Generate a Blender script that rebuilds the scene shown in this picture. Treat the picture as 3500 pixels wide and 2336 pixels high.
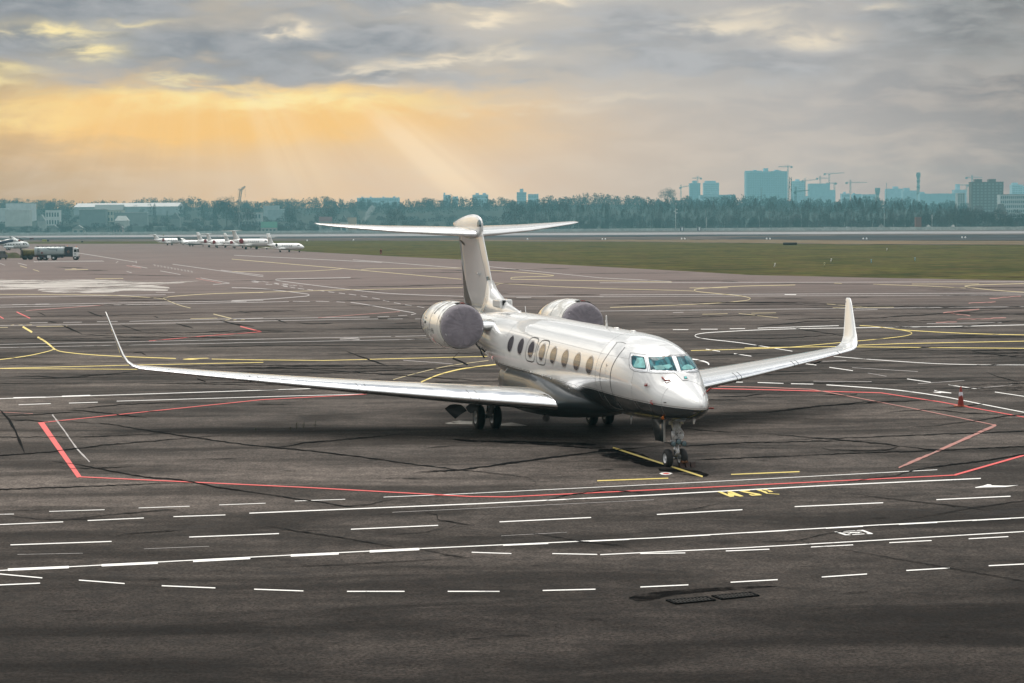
import bpy, bmesh, math, random
from math import sin, cos, pi, radians, sqrt, atan, atan2, exp
from mathutils import Vector, Matrix
from mathutils.bvhtree import BVHTree

for o in list(bpy.data.objects):
    bpy.data.objects.remove(o)
SC = bpy.context.scene
COL = SC.collection

# ------------------------------------------------------------------ camera
CW, CH = 3500.0, 2336.0          # size of the photograph
CF, CHGT = 7013.0, 7.42          # focal length in its pixels, eye height in metres
CPITCH = atan((CH/2 - 770.0)/CF)
CROLL = -0.0075
cam_d = bpy.data.cameras.new('camera')
cam_d.sensor_width = 36.0
cam_d.lens = 36.0*CF/CW
cam_d.clip_start = 0.5
cam_d.clip_end = 60000.0
cam = bpy.data.objects.new('camera', cam_d)
COL.objects.link(cam)
cam.matrix_world = (Matrix.Translation((0, 0, CHGT)) @ Matrix.Rotation(pi/2 - CPITCH, 4, 'X')
                    @ Matrix.Rotation(CROLL, 4, 'Z'))
SC.camera = cam

# ------------------------------------------------------------------ light
SUN_AZ, SUN_EL = radians(-24), radians(62)     # azimuth from +Y towards +X
sun_d = bpy.data.lights.new('sun', 'SUN')
sun_d.energy = 2.2
sun_d.angle = radians(38)
sun_d.color = (1.0, 0.92, 0.82)
sun = bpy.data.objects.new('sun', sun_d)
COL.objects.link(sun)
sd = Vector((sin(SUN_AZ)*cos(SUN_EL), cos(SUN_AZ)*cos(SUN_EL), sin(SUN_EL)))
sun.rotation_euler = sd.to_track_quat('Z', 'Y').to_euler()

SC.view_settings.view_transform = 'Standard'
SC.view_settings.look = 'None'
SC.view_settings.exposure = 0.0
SC.view_settings.gamma = 1.0
SC.render.engine = 'CYCLES'
SC.cycles.use_denoising = True
SC.cycles.max_bounces = 7
SC.cycles.volume_bounces = 0
SC.cycles.transparent_max_bounces = 8
SC.cycles.caustics_reflective = False
SC.cycles.caustics_refractive = False

# ------------------------------------------------------------------ node helpers
class NT:
    """small helper to write node trees as expressions"""
    def __init__(s, tree): s.t = tree; s.n = tree.nodes; s.l = tree.links
    def add(s, typ, **kw):
        n = s.n.new(typ)
        for k, v in kw.items(): setattr(n, k, v)
        return n
    def put(s, sock, v):
        if isinstance(v, bpy.types.NodeSocket): s.l.new(v, sock)
        elif v is not None: sock.default_value = v
    def m(s, op, a, b=None, c=None, clamp=False):
        n = s.add('ShaderNodeMath', operation=op, use_clamp=clamp)
        s.put(n.inputs[0], a); s.put(n.inputs[1], b)
        if c is not None: s.put(n.inputs[2], c)
        return n.outputs[0]
    def mix(s, f, a, b, mode='MIX'):
        n = s.add('ShaderNodeMix', data_type='RGBA', blend_type=mode)
        s.put(n.inputs['Factor'], f)
        s.put(n.inputs[6], rgba(a)); s.put(n.inputs[7], rgba(b))
        return n.outputs[2]
    def noise(s, vec, scale, detail=4, rough=0.55, dist=0.0, dim='3D'):
        n = s.add('ShaderNodeTexNoise', noise_dimensions=dim)
        s.put(n.inputs['Vector'], vec)
        n.inputs['Scale'].default_value = scale; n.inputs['Detail'].default_value = detail
        n.inputs['Roughness'].default_value = rough; n.inputs['Distortion'].default_value = dist
        return n.outputs['Fac']
    def mapr(s, v, a, b, c=0.0, d=1.0, smooth=True):
        n = s.add('ShaderNodeMapRange', interpolation_type='SMOOTHSTEP' if smooth else 'LINEAR')
        s.put(n.inputs[0], v)
        for k, x in zip((1, 2, 3, 4), (a, b, c, d)): s.put(n.inputs[k], x)
        return n.outputs[0]
    def comb(s, x, y, z):
        n = s.add('ShaderNodeCombineXYZ')
        s.put(n.inputs[0], x); s.put(n.inputs[1], y); s.put(n.inputs[2], z)
        return n.outputs[0]
    def sep(s, v):
        n = s.add('ShaderNodeSeparateXYZ'); s.l.new(v, n.inputs[0]); return n.outputs
    def scalev(s, v, sc):
        n = s.add('ShaderNodeMapping'); s.l.new(v, n.inputs[0]); n.inputs['Scale'].default_value = sc
        return n.outputs[0]
    def ramp(s, v, stops):
        n = s.add('ShaderNodeValToRGB'); s.put(n.inputs[0], v)
        e = n.color_ramp.elements
        while len(e) < len(stops): e.new(0.5)
        for el, (p, c) in zip(e, stops): el.position = p; el.color = rgba(c)
        return n.outputs[0]
    def bump(s, h, strength=0.3, dist=0.02):
        n = s.add('ShaderNodeBump'); s.put(n.inputs['Height'], h)
        n.inputs['Strength'].default_value = strength; n.inputs['Distance'].default_value = dist
        return n.outputs[0]

def rgba(c):
    if isinstance(c, bpy.types.NodeSocket) or c is None: return c
    if isinstance(c, (int, float)): return (c, c, c, 1)
    return tuple(c) if len(c) == 4 else (c[0], c[1], c[2], 1)

# ------------------------------------------------------------------ sky
world = bpy.data.worlds.new('World')
SC.world = world
world.use_nodes = True
HAZE_D = 0.00017
HAZE_C = (0.27, 0.62, 0.69)
HAZE_L = (0.165, 0.38, 0.42)
def build_sky():
    W = NT(world.node_tree)
    W.n.clear()
    out = W.add('ShaderNodeOutputWorld')
    co = W.add('ShaderNodeTexCoord').outputs['Generated']
    x, y, z = W.sep(co)
    az = W.m('MULTIPLY', W.m('ARCTAN2', x, y), 57.2958)            # degrees from +Y
    el = W.m('MULTIPLY', W.m('ARCSINE', z), 57.2958)
    # cloud fields: long bands low over the horizon, wider masses overhead
    warp = W.noise(W.comb(W.m('MULTIPLY', az, 0.30), W.m('MULTIPLY', el, 0.9), 9.0), 1.0, 3, 0.5)
    elw = W.m('ADD', el, W.m('MULTIPLY', W.m('SUBTRACT', warp, 0.5), 0.9))
    n1 = W.noise(W.comb(W.m('MULTIPLY', az, 0.16), W.m('MULTIPLY', elw, 0.75), 0.0), 1.3, 5, 0.5, 0.1)
    n2 = W.noise(W.comb(W.m('MULTIPLY', az, 0.42), W.m('MULTIPLY', elw, 1.5), 4.0), 1.3, 6, 0.52, 0.2)
    n4 = W.noise(W.comb(W.m('MULTIPLY', az, 0.75), W.m('MULTIPLY', elw, 2.3), 6.0), 1.25, 5, 0.5, 0.0)
    zz = W.m('ADD', W.m('MAXIMUM', z, 0.0), 0.10)
    pc = W.comb(W.m('DIVIDE', x, zz), W.m('DIVIDE', y, zz), 2.0)
    n3 = W.noise(pc, 1.1, 6, 0.55, 0.4)
    # positions of light and dark patches are nudged by noise so that no edge is smooth
    azb = W.m('ADD', az, W.m('MULTIPLY', W.m('SUBTRACT', n4, 0.5), 2.4))
    elb = W.m('ADD', el, W.m('MULTIPLY', W.m('SUBTRACT', n2, 0.5), 0.9))
    elb = W.m('ADD', elb, W.m('MULTIPLY', W.m('SUBTRACT', n4, 0.5), 0.45))
    def blob(a0, e0, wa, we, amp=1.0):
        da = W.m('DIVIDE', W.m('SUBTRACT', azb, a0), wa); de = W.m('DIVIDE', W.m('SUBTRACT', elb, e0), we)
        r = W.m('ADD', W.m('MULTIPLY', da, da), W.m('MULTIPLY', de, de))
        return W.m('MULTIPLY', W.m('POWER', 2.718, W.m('MULTIPLY', r, -1.0)), amp)
    def total(L):
        t = L[0]
        for b in L[1:]: t = W.m('ADD', t, b)
        return W.m('MINIMUM', t, 1.0)
    # hazy air under the cloud: peach on the left, grey to the right
    lo = W.ramp(W.mapr(az, -14, 14, 0, 1, False), [(0, (0.50, 0.37, 0.25)), (.25, (0.72, 0.535, 0.365)), (.45, (0.72, 0.55, 0.405)), (.62, (0.57, 0.49, 0.42)), (.8, (0.46, 0.44, 0.425)), (1, (0.30, 0.305, 0.315))])
    hi_ = W.ramp(W.mapr(az, -14, 14, 0, 1, False), [(0, (0.30, 0.28, 0.24)), (.25, (0.50, 0.44, 0.36)), (.45, (0.56, 0.51, 0.44)), (.62, (0.49, 0.475, 0.455)), (.8, (0.38, 0.385, 0.40)), (1, (0.21, 0.22, 0.24))])
    air = W.mix(W.mapr(elb, 1.6, 4.6), lo, hi_)
    air = W.mix(W.mapr(n2, .35, .7, 0, .35), air, (0.66, 0.58, 0.50))
    glow = total([blob(-11.0, 3.05, 4.2, .85, .85), blob(-6.0, 3.15, 5.0, .80, .95), blob(-9.0, 2.2, 5.5, .9, .22), blob(-1.5, 2.6, 3.4, .8, .30)])
    air = W.mix(glow, air, (0.89, 0.56, 0.225))
    hot = total([blob(-8.5, 3.55, 3.8, .34, .8), blob(-4.6, 3.45, 3.0, .26, .65), blob(-13.0, 3.0, 1.6, .35, .5)])
    air = W.mix(W.m('MULTIPLY', hot, W.mapr(n4, .3, .6, .45, 1)), air, (0.98, 0.80, 0.38))
    # cloud
    den = W.m('ADD', W.m('MULTIPLY', n1, 0.52), W.m('ADD', W.m('MULTIPLY', n2, 0.33), W.m('MULTIPLY', n4, 0.15)))
    cov = W.m('ADD', W.mapr(el, 2.4, 4.3, -0.15, 0.055), total([blob(-12.5, 6.3, 4.2, .75, .40), blob(-13.5, 5.0, 2.2, .5, .18), blob(-8.6, 4.95, 3.6, .55, .30), blob(-3.6, 5.0, 2.6, .62, .24),
          blob(-6.0, 4.15, 3.0, .34, .22), blob(-2.2, 6.3, 3.2, .55, .26), blob(3.8, 5.1, 3.2, .75, .20), blob(12.4, 5.9, 2.6, 1.3, .30), blob(6.8, 4.3, 2.6, .5, .12), blob(.4, 4.2, 2.0, .35, .12), blob(11.5, 3.8, 3, .6, .10)]))
    mask = W.mapr(W.m('ADD', den, cov), 0.42, 0.82)
    mask = W.m('MULTIPLY', mask, W.mapr(elb, 2.5, 4.3))
    bright = W.mapr(W.m('ADD', W.m('MULTIPLY', n4, 0.45), W.m('MULTIPLY', n2, 0.55)), 0.34, 0.64)
    shadeL = W.mix(bright, (0.235, 0.265, 0.30), (0.375, 0.39, 0.41))
    shadeM = W.mix(bright, (0.27, 0.295, 0.33), (0.44, 0.45, 0.465))
    shadeR = W.mix(bright, (0.20, 0.215, 0.23), (0.34, 0.35, 0.355))
    shade = W.mix(W.mapr(az, -8, 2), shadeL, shadeM); shade = W.mix(W.mapr(az, 8, 13.5), shade, shadeR)
    shade = W.mix(W.mapr(mask, 0.3, 1.0, 0.55, 0.0), shade, (0.56, 0.53, 0.49))
    low = W.mix(mask, air, shade)
    # light breaking through at the cloud edges
    gapY = total([blob(-12.4, 5.35, 1.3, .17, 1.0), blob(-11.3, 4.85, .85, .20, 1.0), blob(-13.6, 4.3, 1.0, .16, .6), blob(-10.2, 5.62, .8, .09, .5), blob(-8.9, 4.1, .9, .10, .6), blob(-13.9, 3.9, .8, .2, .6)])
    gapW = total([blob(-5.85, 5.50, .62, .20, 1.1), blob(-1.9, 6.0, .7, .14, .5), blob(-.4, 5.75, .8, .16, .8), blob(1.3, 6.25, .9, .18, .8), blob(-.1, 4.75, .9, .18, .75), blob(-1.8, 4.55, 1.5, .14, .7), blob(-3.6, 4.35, .8, .13, .55),
                  blob(6.4, 5.45, 1.4, .22, .65), blob(8.6, 5.15, 1.0, .22, .6), blob(7.2, 5.8, 1.2, .12, .4), blob(10.3, 5.9, .7, .12, .4), blob(.5, 3.25, 2.0, .14, .35), blob(3.0, 3.55, 2.0, .12, .25), blob(-3.8, 3.9, 1.0, .1, .4)])
    low = W.mix(W.m('MULTIPLY', gapW, W.mapr(n4, .3, .62, .25, 1)), low, (0.93, 0.80, 0.60))
    low = W.mix(W.m('MULTIPLY', gapY, W.mapr(n4, .3, .6, .4, 1)), low, (0.98, 0.82, 0.44))
    # slanting shafts of light below the cloud base, fanning from the gap up left
    ang = W.m('ARCTAN2', W.m('SUBTRACT', az, -8.6), W.m('SUBTRACT', 7.6, el))
    ray = W.noise(W.comb(W.m('MULTIPLY', ang, 7.0), 0.0, 7.0), 1.0, 3, 0.6)
    core2 = W.m('MULTIPLY', W.mapr(W.m('ABSOLUTE', W.m('SUBTRACT', ang, 0.42)), 0.0, 0.20, 0.6, 0.0), W.m('MULTIPLY', W.mapr(el, 4.2, 3.0), W.mapr(el, 0.0, 1.8)))
    core = W.m('MULTIPLY', W.mapr(W.m('ABSOLUTE', W.m('SUBTRACT', ang, 0.83)), 0.0, 0.15, 1.0, 0.0), W.m('MULTIPLY', W.mapr(el, 3.7, 2.4), W.mapr(el, 0.0, 1.4)))
    rays = W.m('MULTIPLY', W.mapr(ray, 0.40, 0.70), W.m('MULTIPLY', W.mapr(el, 4.6, 3.2), W.mapr(el, 0.2, 1.8)))
    rays = W.m('MULTIPLY', rays, W.mapr(az, 4.0, -2.0, 0.02, 0.085))
    low = W.mix(rays, low, (1.0, 0.86, 0.66))
    low = W.mix(W.m('MULTIPLY', core2, W.mapr(ray, .35, .6, .1, .45)), low, (0.95, 0.74, 0.48))
    low = W.mix(W.m('MULTIPLY', core, W.mapr(ray, .3, .6, .25, .62)), low, (0.98, 0.78, 0.54))
    # the band just above the ground is seen through kilometres of haze and is the brighter for it
    path = W.m('MINIMUM', 6500.0, W.m('DIVIDE', 178.0, W.m('MAXIMUM', z, 0.004)))
    tr = W.m('POWER', 2.71828, W.m('MULTIPLY', path, -HAZE_D))
    front = W.mapr(y, 0.2, 0.6)
    tr = W.m('ADD', W.m('MULTIPLY', tr, front), W.m('SUBTRACT', 1.0, front))
    inv = W.m('DIVIDE', 1.0, tr); om = W.m('SUBTRACT', 1.0, tr)
    airl = W.mix(1.0, HAZE_L, W.comb(om, om, om), 'MULTIPLY')
    low = W.mix(1.0, low, airl, 'SUBTRACT')
    low = W.mix(1.0, low, W.comb(inv, inv, inv), 'MULTIPLY')
    # the rest of the dome: broken overcast, brighter overhead
    hi = W.mix(W.mapr(n3, 0.44, 0.60), (0.85, 0.87, 0.92), (3.6, 3.5, 3.35))
    zen = W.mapr(z, 0.18, 0.80, 0.42, 1.0)
    hi = W.mix(1.0, hi, W.comb(zen, zen, zen), 'MULTIPLY')
    hi = W.mix(W.mapr(z, 0.115, 0.26), low, hi)
    # brightest part of the cloud deck: west, just outside the picture
    da = W.m('DIVIDE', W.m('SUBTRACT', az, -37.0), 13.0); de = W.m('DIVIDE', W.m('SUBTRACT', el, 8.0), 7.5)
    west = W.m('POWER', 2.718, W.m('MULTIPLY', W.m('ADD', W.m('MULTIPLY', da, da), W.m('MULTIPLY', de, de)), -1.0))
    west = W.m('MULTIPLY', west, W.mapr(n4, 0.34, 0.58, 0.25, 1.0))
    hi = W.mix(W.m('MULTIPLY', west, W.mapr(az, -15.0, -20.0)), hi, (2.3, 1.65, 0.95))
    back = W.mapr(y, 0.35, -0.25)
    hi2 = W.mix(W.mapr(n3, 0.42, 0.60), (0.36, 0.38, 0.42), (1.5, 1.48, 1.42))
    hi2 = W.mix(1.0, hi2, W.comb(zen, zen, zen), 'MULTIPLY')
    dome = W.mix(W.m('MULTIPLY', back, 0.75), hi, hi2)
    dome = W.mix(W.mapr(el, -0.2, -3.0), dome, (0.12, 0.115, 0.11))
    sky = W.add('ShaderNodeTexSky', sky_type='NISHITA', sun_disc=False)
    sky.sun_elevation = SUN_EL; sky.sun_rotation = SUN_AZ
    sky.air_density = 1.5; sky.dust_density = 4.0
    b1 = W.add('ShaderNodeBackground'); W.l.new(sky.outputs[0], b1.inputs[0]); b1.inputs[1].default_value = 0.004
    b2 = W.add('ShaderNodeBackground'); W.l.new(dome, b2.inputs[0]); b2.inputs[1].default_value = 1.0
    ad = W.add('ShaderNodeAddShader'); W.l.new(b1.outputs[0], ad.inputs[0]); W.l.new(b2.outputs[0], ad.inputs[1])
    W.l.new(ad.outputs[0], out.inputs[0])
build_sky()
world.cycles.sampling_method = 'MANUAL'
world.cycles.sample_map_resolution = 2048

# ------------------------------------------------------------------ object helpers
def tag(o, label=None, cat=None, group=None, kind=None):
    if label: o['label'] = label
    if cat: o['category'] = cat
    if group: o['group'] = group
    if kind: o['kind'] = kind
    return o

def empty(name, loc=(0, 0, 0), rz=0.0, label=None, cat=None, group=None, parent=None):
    o = bpy.data.objects.new(name, None)
    o.empty_display_size = 0.3
    COL.objects.link(o)
    o.location = loc; o.rotation_euler = (0, 0, rz)
    if parent: o.parent = parent
    return tag(o, label, cat, group)

class MB:
    """collects vertices and faces; build() makes ONE mesh object"""
    def __init__(s): s.v = []; s.f = []; s.sm = []; s.mi = []
    def add(s, vs, fs, smooth=False, mi=0):
        k = len(s.v)
        s.v += [tuple(p) for p in vs]
        for f in fs: s.f.append(tuple(i + k for i in f)); s.sm.append(smooth); s.mi.append(mi)
        return s
    def box(s, c, size, rot=None, mi=0, bev=0):
        hx, hy, hz = (a/2 for a in size)
        M = Matrix.Translation(c) @ (rot.to_4x4() if rot is not None else Matrix.Identity(4))
        P = [M @ Vector((sx*hx, sy*hy, sz*hz)) for sx in (-1, 1) for sy in (-1, 1) for sz in (-1, 1)]
        return s.add(P, [(0, 1, 3, 2), (4, 6, 7, 5), (0, 4, 5, 1), (2, 3, 7, 6), (0, 2, 6, 4), (1, 5, 7, 3)], False, mi)
    def tube(s, a, b, r0, r1=None, n=10, caps=True, mi=0, smooth=True):
        a, b = Vector(a), Vector(b); r1 = r0 if r1 is None else r1
        d = (b - a)
        if d.length < 1e-7: return s
        q = d.to_track_quat('Z', 'Y')
        P = [a + q @ Vector((cos(2*pi*i/n)*r0, sin(2*pi*i/n)*r0, 0)) for i in range(n)]
        P += [b + q @ Vector((cos(2*pi*i/n)*r1, sin(2*pi*i/n)*r1, 0)) for i in range(n)]
        s.add(P, [(i, (i+1) % n, n+(i+1) % n, n+i) for i in range(n)], smooth, mi)
        if caps:
            k = len(s.v) - 2*n
            s.f.append(tuple(k+i for i in reversed(range(n)))); s.sm.append(False); s.mi.append(mi)
            s.f.append(tuple(k+n+i for i in range(n))); s.sm.append(False); s.mi.append(mi)
        return s
    def path(s, pts, r, n=8, mi=0):
        for a, b in zip(pts[:-1], pts[1:]): s.tube(a, b, r, r, n, True, mi)
        return s
    def lathe(s, prof, origin=(0, 0, 0), axis='X', n=32, mi=0, smooth=True, a0=0.0, a1=2*pi):
        o = Vector(origin); full = abs(a1 - a0 - 2*pi) < 1e-6
        m = n if full else n + 1
        P = []
        for (t, r) in prof:
            for i in range(m):
                a = a0 + (a1 - a0)*i/n
                if axis == 'X': P.append(o + Vector((t, cos(a)*r, sin(a)*r)))
                elif axis == 'Y': P.append(o + Vector((cos(a)*r, t, sin(a)*r)))
                else: P.append(o + Vector((cos(a)*r, sin(a)*r, t)))
        F = []
        for j in range(len(prof)-1):
            for i in range(n):
                F.append((j*m+i, j*m+(i+1) % m, (j+1)*m+(i+1) % m, (j+1)*m+i))
        return s.add(P, F, smooth, mi)
    def loft(s, rings, close=True, caps=True, smooth=True, mi=0):
        n = len(rings[0]); k = len(s.v); m = n if close else n-1
        P = [p for r in rings for p in r]
        F = [(j*n+i, j*n+(i+1) % n, (j+1)*n+(i+1) % n, (j+1)*n+i) for j in range(len(rings)-1) for i in range(m)]
        s.add(P, F, smooth, mi)
        if caps:
            s.f.append(tuple(k+i for i in reversed(range(n)))); s.sm.append(False); s.mi.append(mi)
            kk = k + (len(rings)-1)*n
            s.f.append(tuple(kk+i for i in range(n))); s.sm.append(False); s.mi.append(mi)
        return s
    def mesh(s, name, mats):
        me = bpy.data.meshes.new(name)
        me.from_pydata(s.v, [], s.f)
        me.polygons.foreach_set('use_smooth', s.sm)
        me.polygons.foreach_set('material_index', s.mi)
        for m in (mats if isinstance(mats, (list, tuple)) else [mats]): me.materials.append(m)
        me.update()
        return me
    def build(s, name, mats, parent=None, fix=True, loc=None):
        me = s.mesh(name, mats)
        if fix:
            bm = bmesh.new(); bm.from_mesh(me)
            bmesh.ops.recalc_face_normals(bm, faces=bm.faces)
            bm.to_mesh(me); bm.free()
        o = bpy.data.objects.new(name, me)
        COL.objects.link(o)
        if parent: o.parent = parent
        if loc: o.location = loc
        return o

def bevel(o, w, seg=2, ang=0.6):
    m = o.modifiers.new('bevel', 'BEVEL'); m.width = w; m.segments = seg; m.limit_method = 'ANGLE'; m.angle_limit = ang
    return o

def copy_tree(o, parent=None):
    c = o.copy(); COL.objects.link(c)
    if parent is not None: c.parent = parent
    for ch in o.children: copy_tree(ch, c)
    return c

# ------------------------------------------------------------------ picture geometry of real ground marks
_R3 = cam.matrix_world.to_3x3()
def ray(px, py):
    return (_R3 @ Vector(((px - CW/2)/CF, -(py - CH/2)/CF, -1.0)))
def G(px, py, z=0.0):
    """the point of the plane z that the surveyed image position shows"""
    r = ray(px, py); t = (z - CHGT)/r.z
    return Vector((r.x*t, r.y*t, z))
def horizon(px):
    return 770.0 + (px - CW/2)*math.tan(CROLL)

# ------------------------------------------------------------------ materials
MATS = {}
def mat(name, col=(.5, .5, .5), rough=0.6, metal=0.0, coat=0.0, var=0.0, vscale=3.0, spec=0.5, bump=0.0, bscale=30.0, bdist=0.01):
    if name in MATS: return MATS[name]
    m = bpy.data.materials.new(name); m.use_nodes = True
    t = NT(m.node_tree); b = m.node_tree.nodes['Principled BSDF']
    co = t.add('ShaderNodeTexCoord').outputs['Object']
    c = rgba(col)
    if var > 0:
        n = t.noise(co, vscale, 6, 0.6)
        lo = tuple(a*(1-var) for a in c[:3]); hi = tuple(min(1, a*(1+var)) for a in c[:3])
        cc = t.mix(t.mapr(n, 0.3, 0.7), lo, hi); t.l.new(cc, b.inputs['Base Color'])
        t.l.new(t.mapr(n, 0.3, 0.7, max(0.02, rough-0.08), min(1, rough+0.08)), b.inputs['Roughness'])
    else:
        b.inputs['Base Color'].default_value = c; b.inputs['Roughness'].default_value = rough
    b.inputs['Metallic'].default_value = metal
    b.inputs['Specular IOR Level'].default_value = spec
    b.inputs['Coat Weight'].default_value = coat; b.inputs['Coat Roughness'].default_value = 0.03
    if bump > 0: t.l.new(t.bump(t.noise(co, bscale, 5), bump, bdist), b.inputs['Normal'])
    MATS[name] = m
    return m
# ================================================================== ground
def ground_mat(name, lo, hi, rough=0.75, s=0.02, fine=2.0, tint=None, spec=0.35, mixf=0.30):
    m = bpy.data.materials.new(name); m.use_nodes = True
    t = NT(m.node_tree); b = m.node_tree.nodes['Principled BSDF']
    co = t.add('ShaderNodeTexCoord').outputs['Object']
    a = t.noise(co, s, 8, 0.62, 0.4); f = t.noise(co, fine, 7, 0.65)
    c = t.mix(t.mapr(a, 0.32, 0.68), lo, hi)
    if tint is not None:
        c = t.mix(t.mapr(t.noise(co, s*2.7, 6, 0.6), 0.42, 0.66), c, tint)
    c = t.mix(mixf, c, t.mix(t.mapr(f, 0.34, 0.62), 0.2, 1.25), 'MULTIPLY')
    t.l.new(c, b.inputs['Base Color'])
    b.inputs['Roughness'].default_value = rough
    b.inputs['Specular IOR Level'].default_value = spec
    t.l.new(t.bump(t.noise(co, fine*4, 6), 0.5, 0.05), b.inputs['Normal'])
    return m

def asphalt_mat():
    m = bpy.data.materials.new('asphalt'); m.use_nodes = True
    t = NT(m.node_tree); b = m.node_tree.nodes['Principled BSDF']
    co = t.add('ShaderNodeTexCoord').outputs['Object']
    big = t.noise(co, 0.035, 6, 0.55, 0.6)
    mid = t.noise(t.scalev(co, (0.10, 0.34, 1)), 1.0, 8, 0.62, 0.8)
    pav = t.noise(t.scalev(co, (0.004, 0.11, 1)), 1.0, 5, 0.6)          # paver lanes laid across the apron
    sm = t.noise(co, 1.6, 8, 0.68, 0.5)
    grit = t.noise(co, 15.0, 6, 0.8)
    warm = t.mix(t.mapr(big, 0.36, 0.64), (0.050, 0.0435, 0.039), (0.080, 0.068, 0.060))
    lane = t.mapr(pav, 0.38, 0.62, 0.80, 1.15)
    c = t.mix(1.0, warm, t.comb(lane, lane, lane), 'MULTIPLY')
    k = t.mapr(mid, 0.36, 0.64, 0.50, 1.36)
    c = t.mix(1.0, c, t.comb(k, k, k), 'MULTIPLY')
    k2 = t.mapr(sm, 0.32, 0.68, 0.68, 1.28)
    c = t.mix(1.0, c, t.comb(k2, k2, k2), 'MULTIPLY')
    k3 = t.mapr(grit, 0.34, 0.66, 0.38, 1.62)
    c = t.mix(1.0, c, t.comb(k3, k3, k3), 'MULTIPLY')
    # oil stains
    oil = t.noise(t.scalev(co, (0.22, 0.5, 1)), 1.0, 6, 0.7, 1.2)
    c = t.mix(t.mapr(oil, 0.60, 0.74, 0.0, 0.6), c, (0.030, 0.030, 0.032))
    # shade painted into the asphalt colour, darker towards the camera like a vignette
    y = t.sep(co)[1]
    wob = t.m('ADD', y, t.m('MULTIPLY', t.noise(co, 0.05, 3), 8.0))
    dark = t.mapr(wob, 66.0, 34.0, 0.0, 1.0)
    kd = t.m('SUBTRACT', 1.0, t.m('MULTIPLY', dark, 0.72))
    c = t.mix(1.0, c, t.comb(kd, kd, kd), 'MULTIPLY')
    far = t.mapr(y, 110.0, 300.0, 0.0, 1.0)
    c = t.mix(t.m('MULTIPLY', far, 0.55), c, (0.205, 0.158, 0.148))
    t.l.new(c, b.inputs['Base Color'])
    t.l.new(t.mapr(sm, 0.3, 0.7, 0.72, 0.90), b.inputs['Roughness'])
    b.inputs['Specular IOR Level'].default_value = 0.04
    h = t.m('ADD', t.m('MULTIPLY', grit, 0.5), t.m('MULTIPLY', sm, 0.5))
    t.l.new(t.bump(h, 0.45, 0.012), b.inputs['Normal'])
    return m

def paint_mat(name, col, wear=0.4, rough=0.6):
    m = bpy.data.materials.new(name); m.use_nodes = True
    t = NT(m.node_tree); b = m.node_tree.nodes['Principled BSDF']
    co = t.add('ShaderNodeTexCoord').outputs['Object']
    n = t.noise(co, 1.3, 8, 0.75); g = t.noise(co, 14.0, 4, 0.7)
    w = t.m('ADD', t.m('MULTIPLY', n, 0.6), t.m('MULTIPLY', g, 0.4))
    c = t.mix(t.mapr(w, 0.62 - wear*0.25, 0.72 - wear*0.16, 0.0, 0.85), col, (0.10, 0.095, 0.09))
    t.l.new(c, b.inputs['Base Color'])
    b.inputs['Roughness'].default_value = rough
    b.inputs['Specular IOR Level'].default_value = 0.4
    return m

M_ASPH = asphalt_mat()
M_WHITE = paint_mat('white_road_paint', (0.72, 0.71, 0.69), 0.3)
M_WHITE2 = paint_mat('worn_white_road_paint', (0.34, 0.32, 0.31), 0.55)
M_YEL = paint_mat('yellow_road_paint', (0.62, 0.49, 0.13), 0.3)
M_YEL2 = paint_mat('faded_yellow_road_paint', (0.38, 0.315, 0.16), 0.45)
M_RED = paint_mat('red_road_paint', (0.56, 0.065, 0.058), 0.3)
M_RED2 = paint_mat('faded_red_road_paint', (0.31, 0.12, 0.095), 0.55)
M_TAR = mat('tar_seal', (0.004, 0.004, 0.0045), 0.9, spec=0.03)

def sheet(name, pts, m, z, kind='structure'):
    """flat polygon on the ground, fan-free via bmesh triangulation"""
    bm = bmesh.new()
    f = bm.faces.new([bm.verts.new((p[0], p[1], z)) for p in pts])
    bmesh.ops.triangulate(bm, faces=[f])
    bmesh.ops.recalc_face_normals(bm, faces=bm.faces)
    for ff in bm.faces:
        if ff.normal.z < 0: ff.normal_flip()
    me = bpy.data.meshes.new(name); bm.to_mesh(me); bm.free(); me.materials.append(m)
    o = bpy.data.objects.new(name, me); COL.objects.link(o)
    return tag(o, kind=kind)

def pxsheet(name, pts, m, z):
    return sheet(name, [G(*p) for p in pts], m, z)

M_GRASS = ground_mat('mown_grass', (0.024, 0.031, 0.005), (0.084, 0.078, 0.018), 0.95, 0.045, 0.35, (0.072, 0.054, 0.018), 0.05, .62)
M_DRY = ground_mat('dry_grass', (0.095, 0.066, 0.036), (0.17, 0.115, 0.06), 0.95, 0.02, 0.4, (0.12, 0.10, 0.07), 0.1)
M_BURNT = ground_mat('burnt_grass', (0.020, 0.022, 0.026), (0.05, 0.05, 0.055), 0.95, 0.01, 0.3, None, 0.1)
M_SOIL = ground_mat('brown_soil', (0.07, 0.05, 0.045), (0.11, 0.082, 0.072), 0.95, 0.01, 0.3, (0.05, 0.046, 0.042), 0.1)
M_RWY = ground_mat('runway_concrete', (0.19, 0.175, 0.18), (0.27, 0.255, 0.26), 0.8, 0.01, 0.2, None, 0.2)
M_FIELD = ground_mat('rough_field', (0.020, 0.022, 0.018), (0.036, 0.034, 0.027), 0.95, 0.006, 0.1, None, 0.1)

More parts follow.
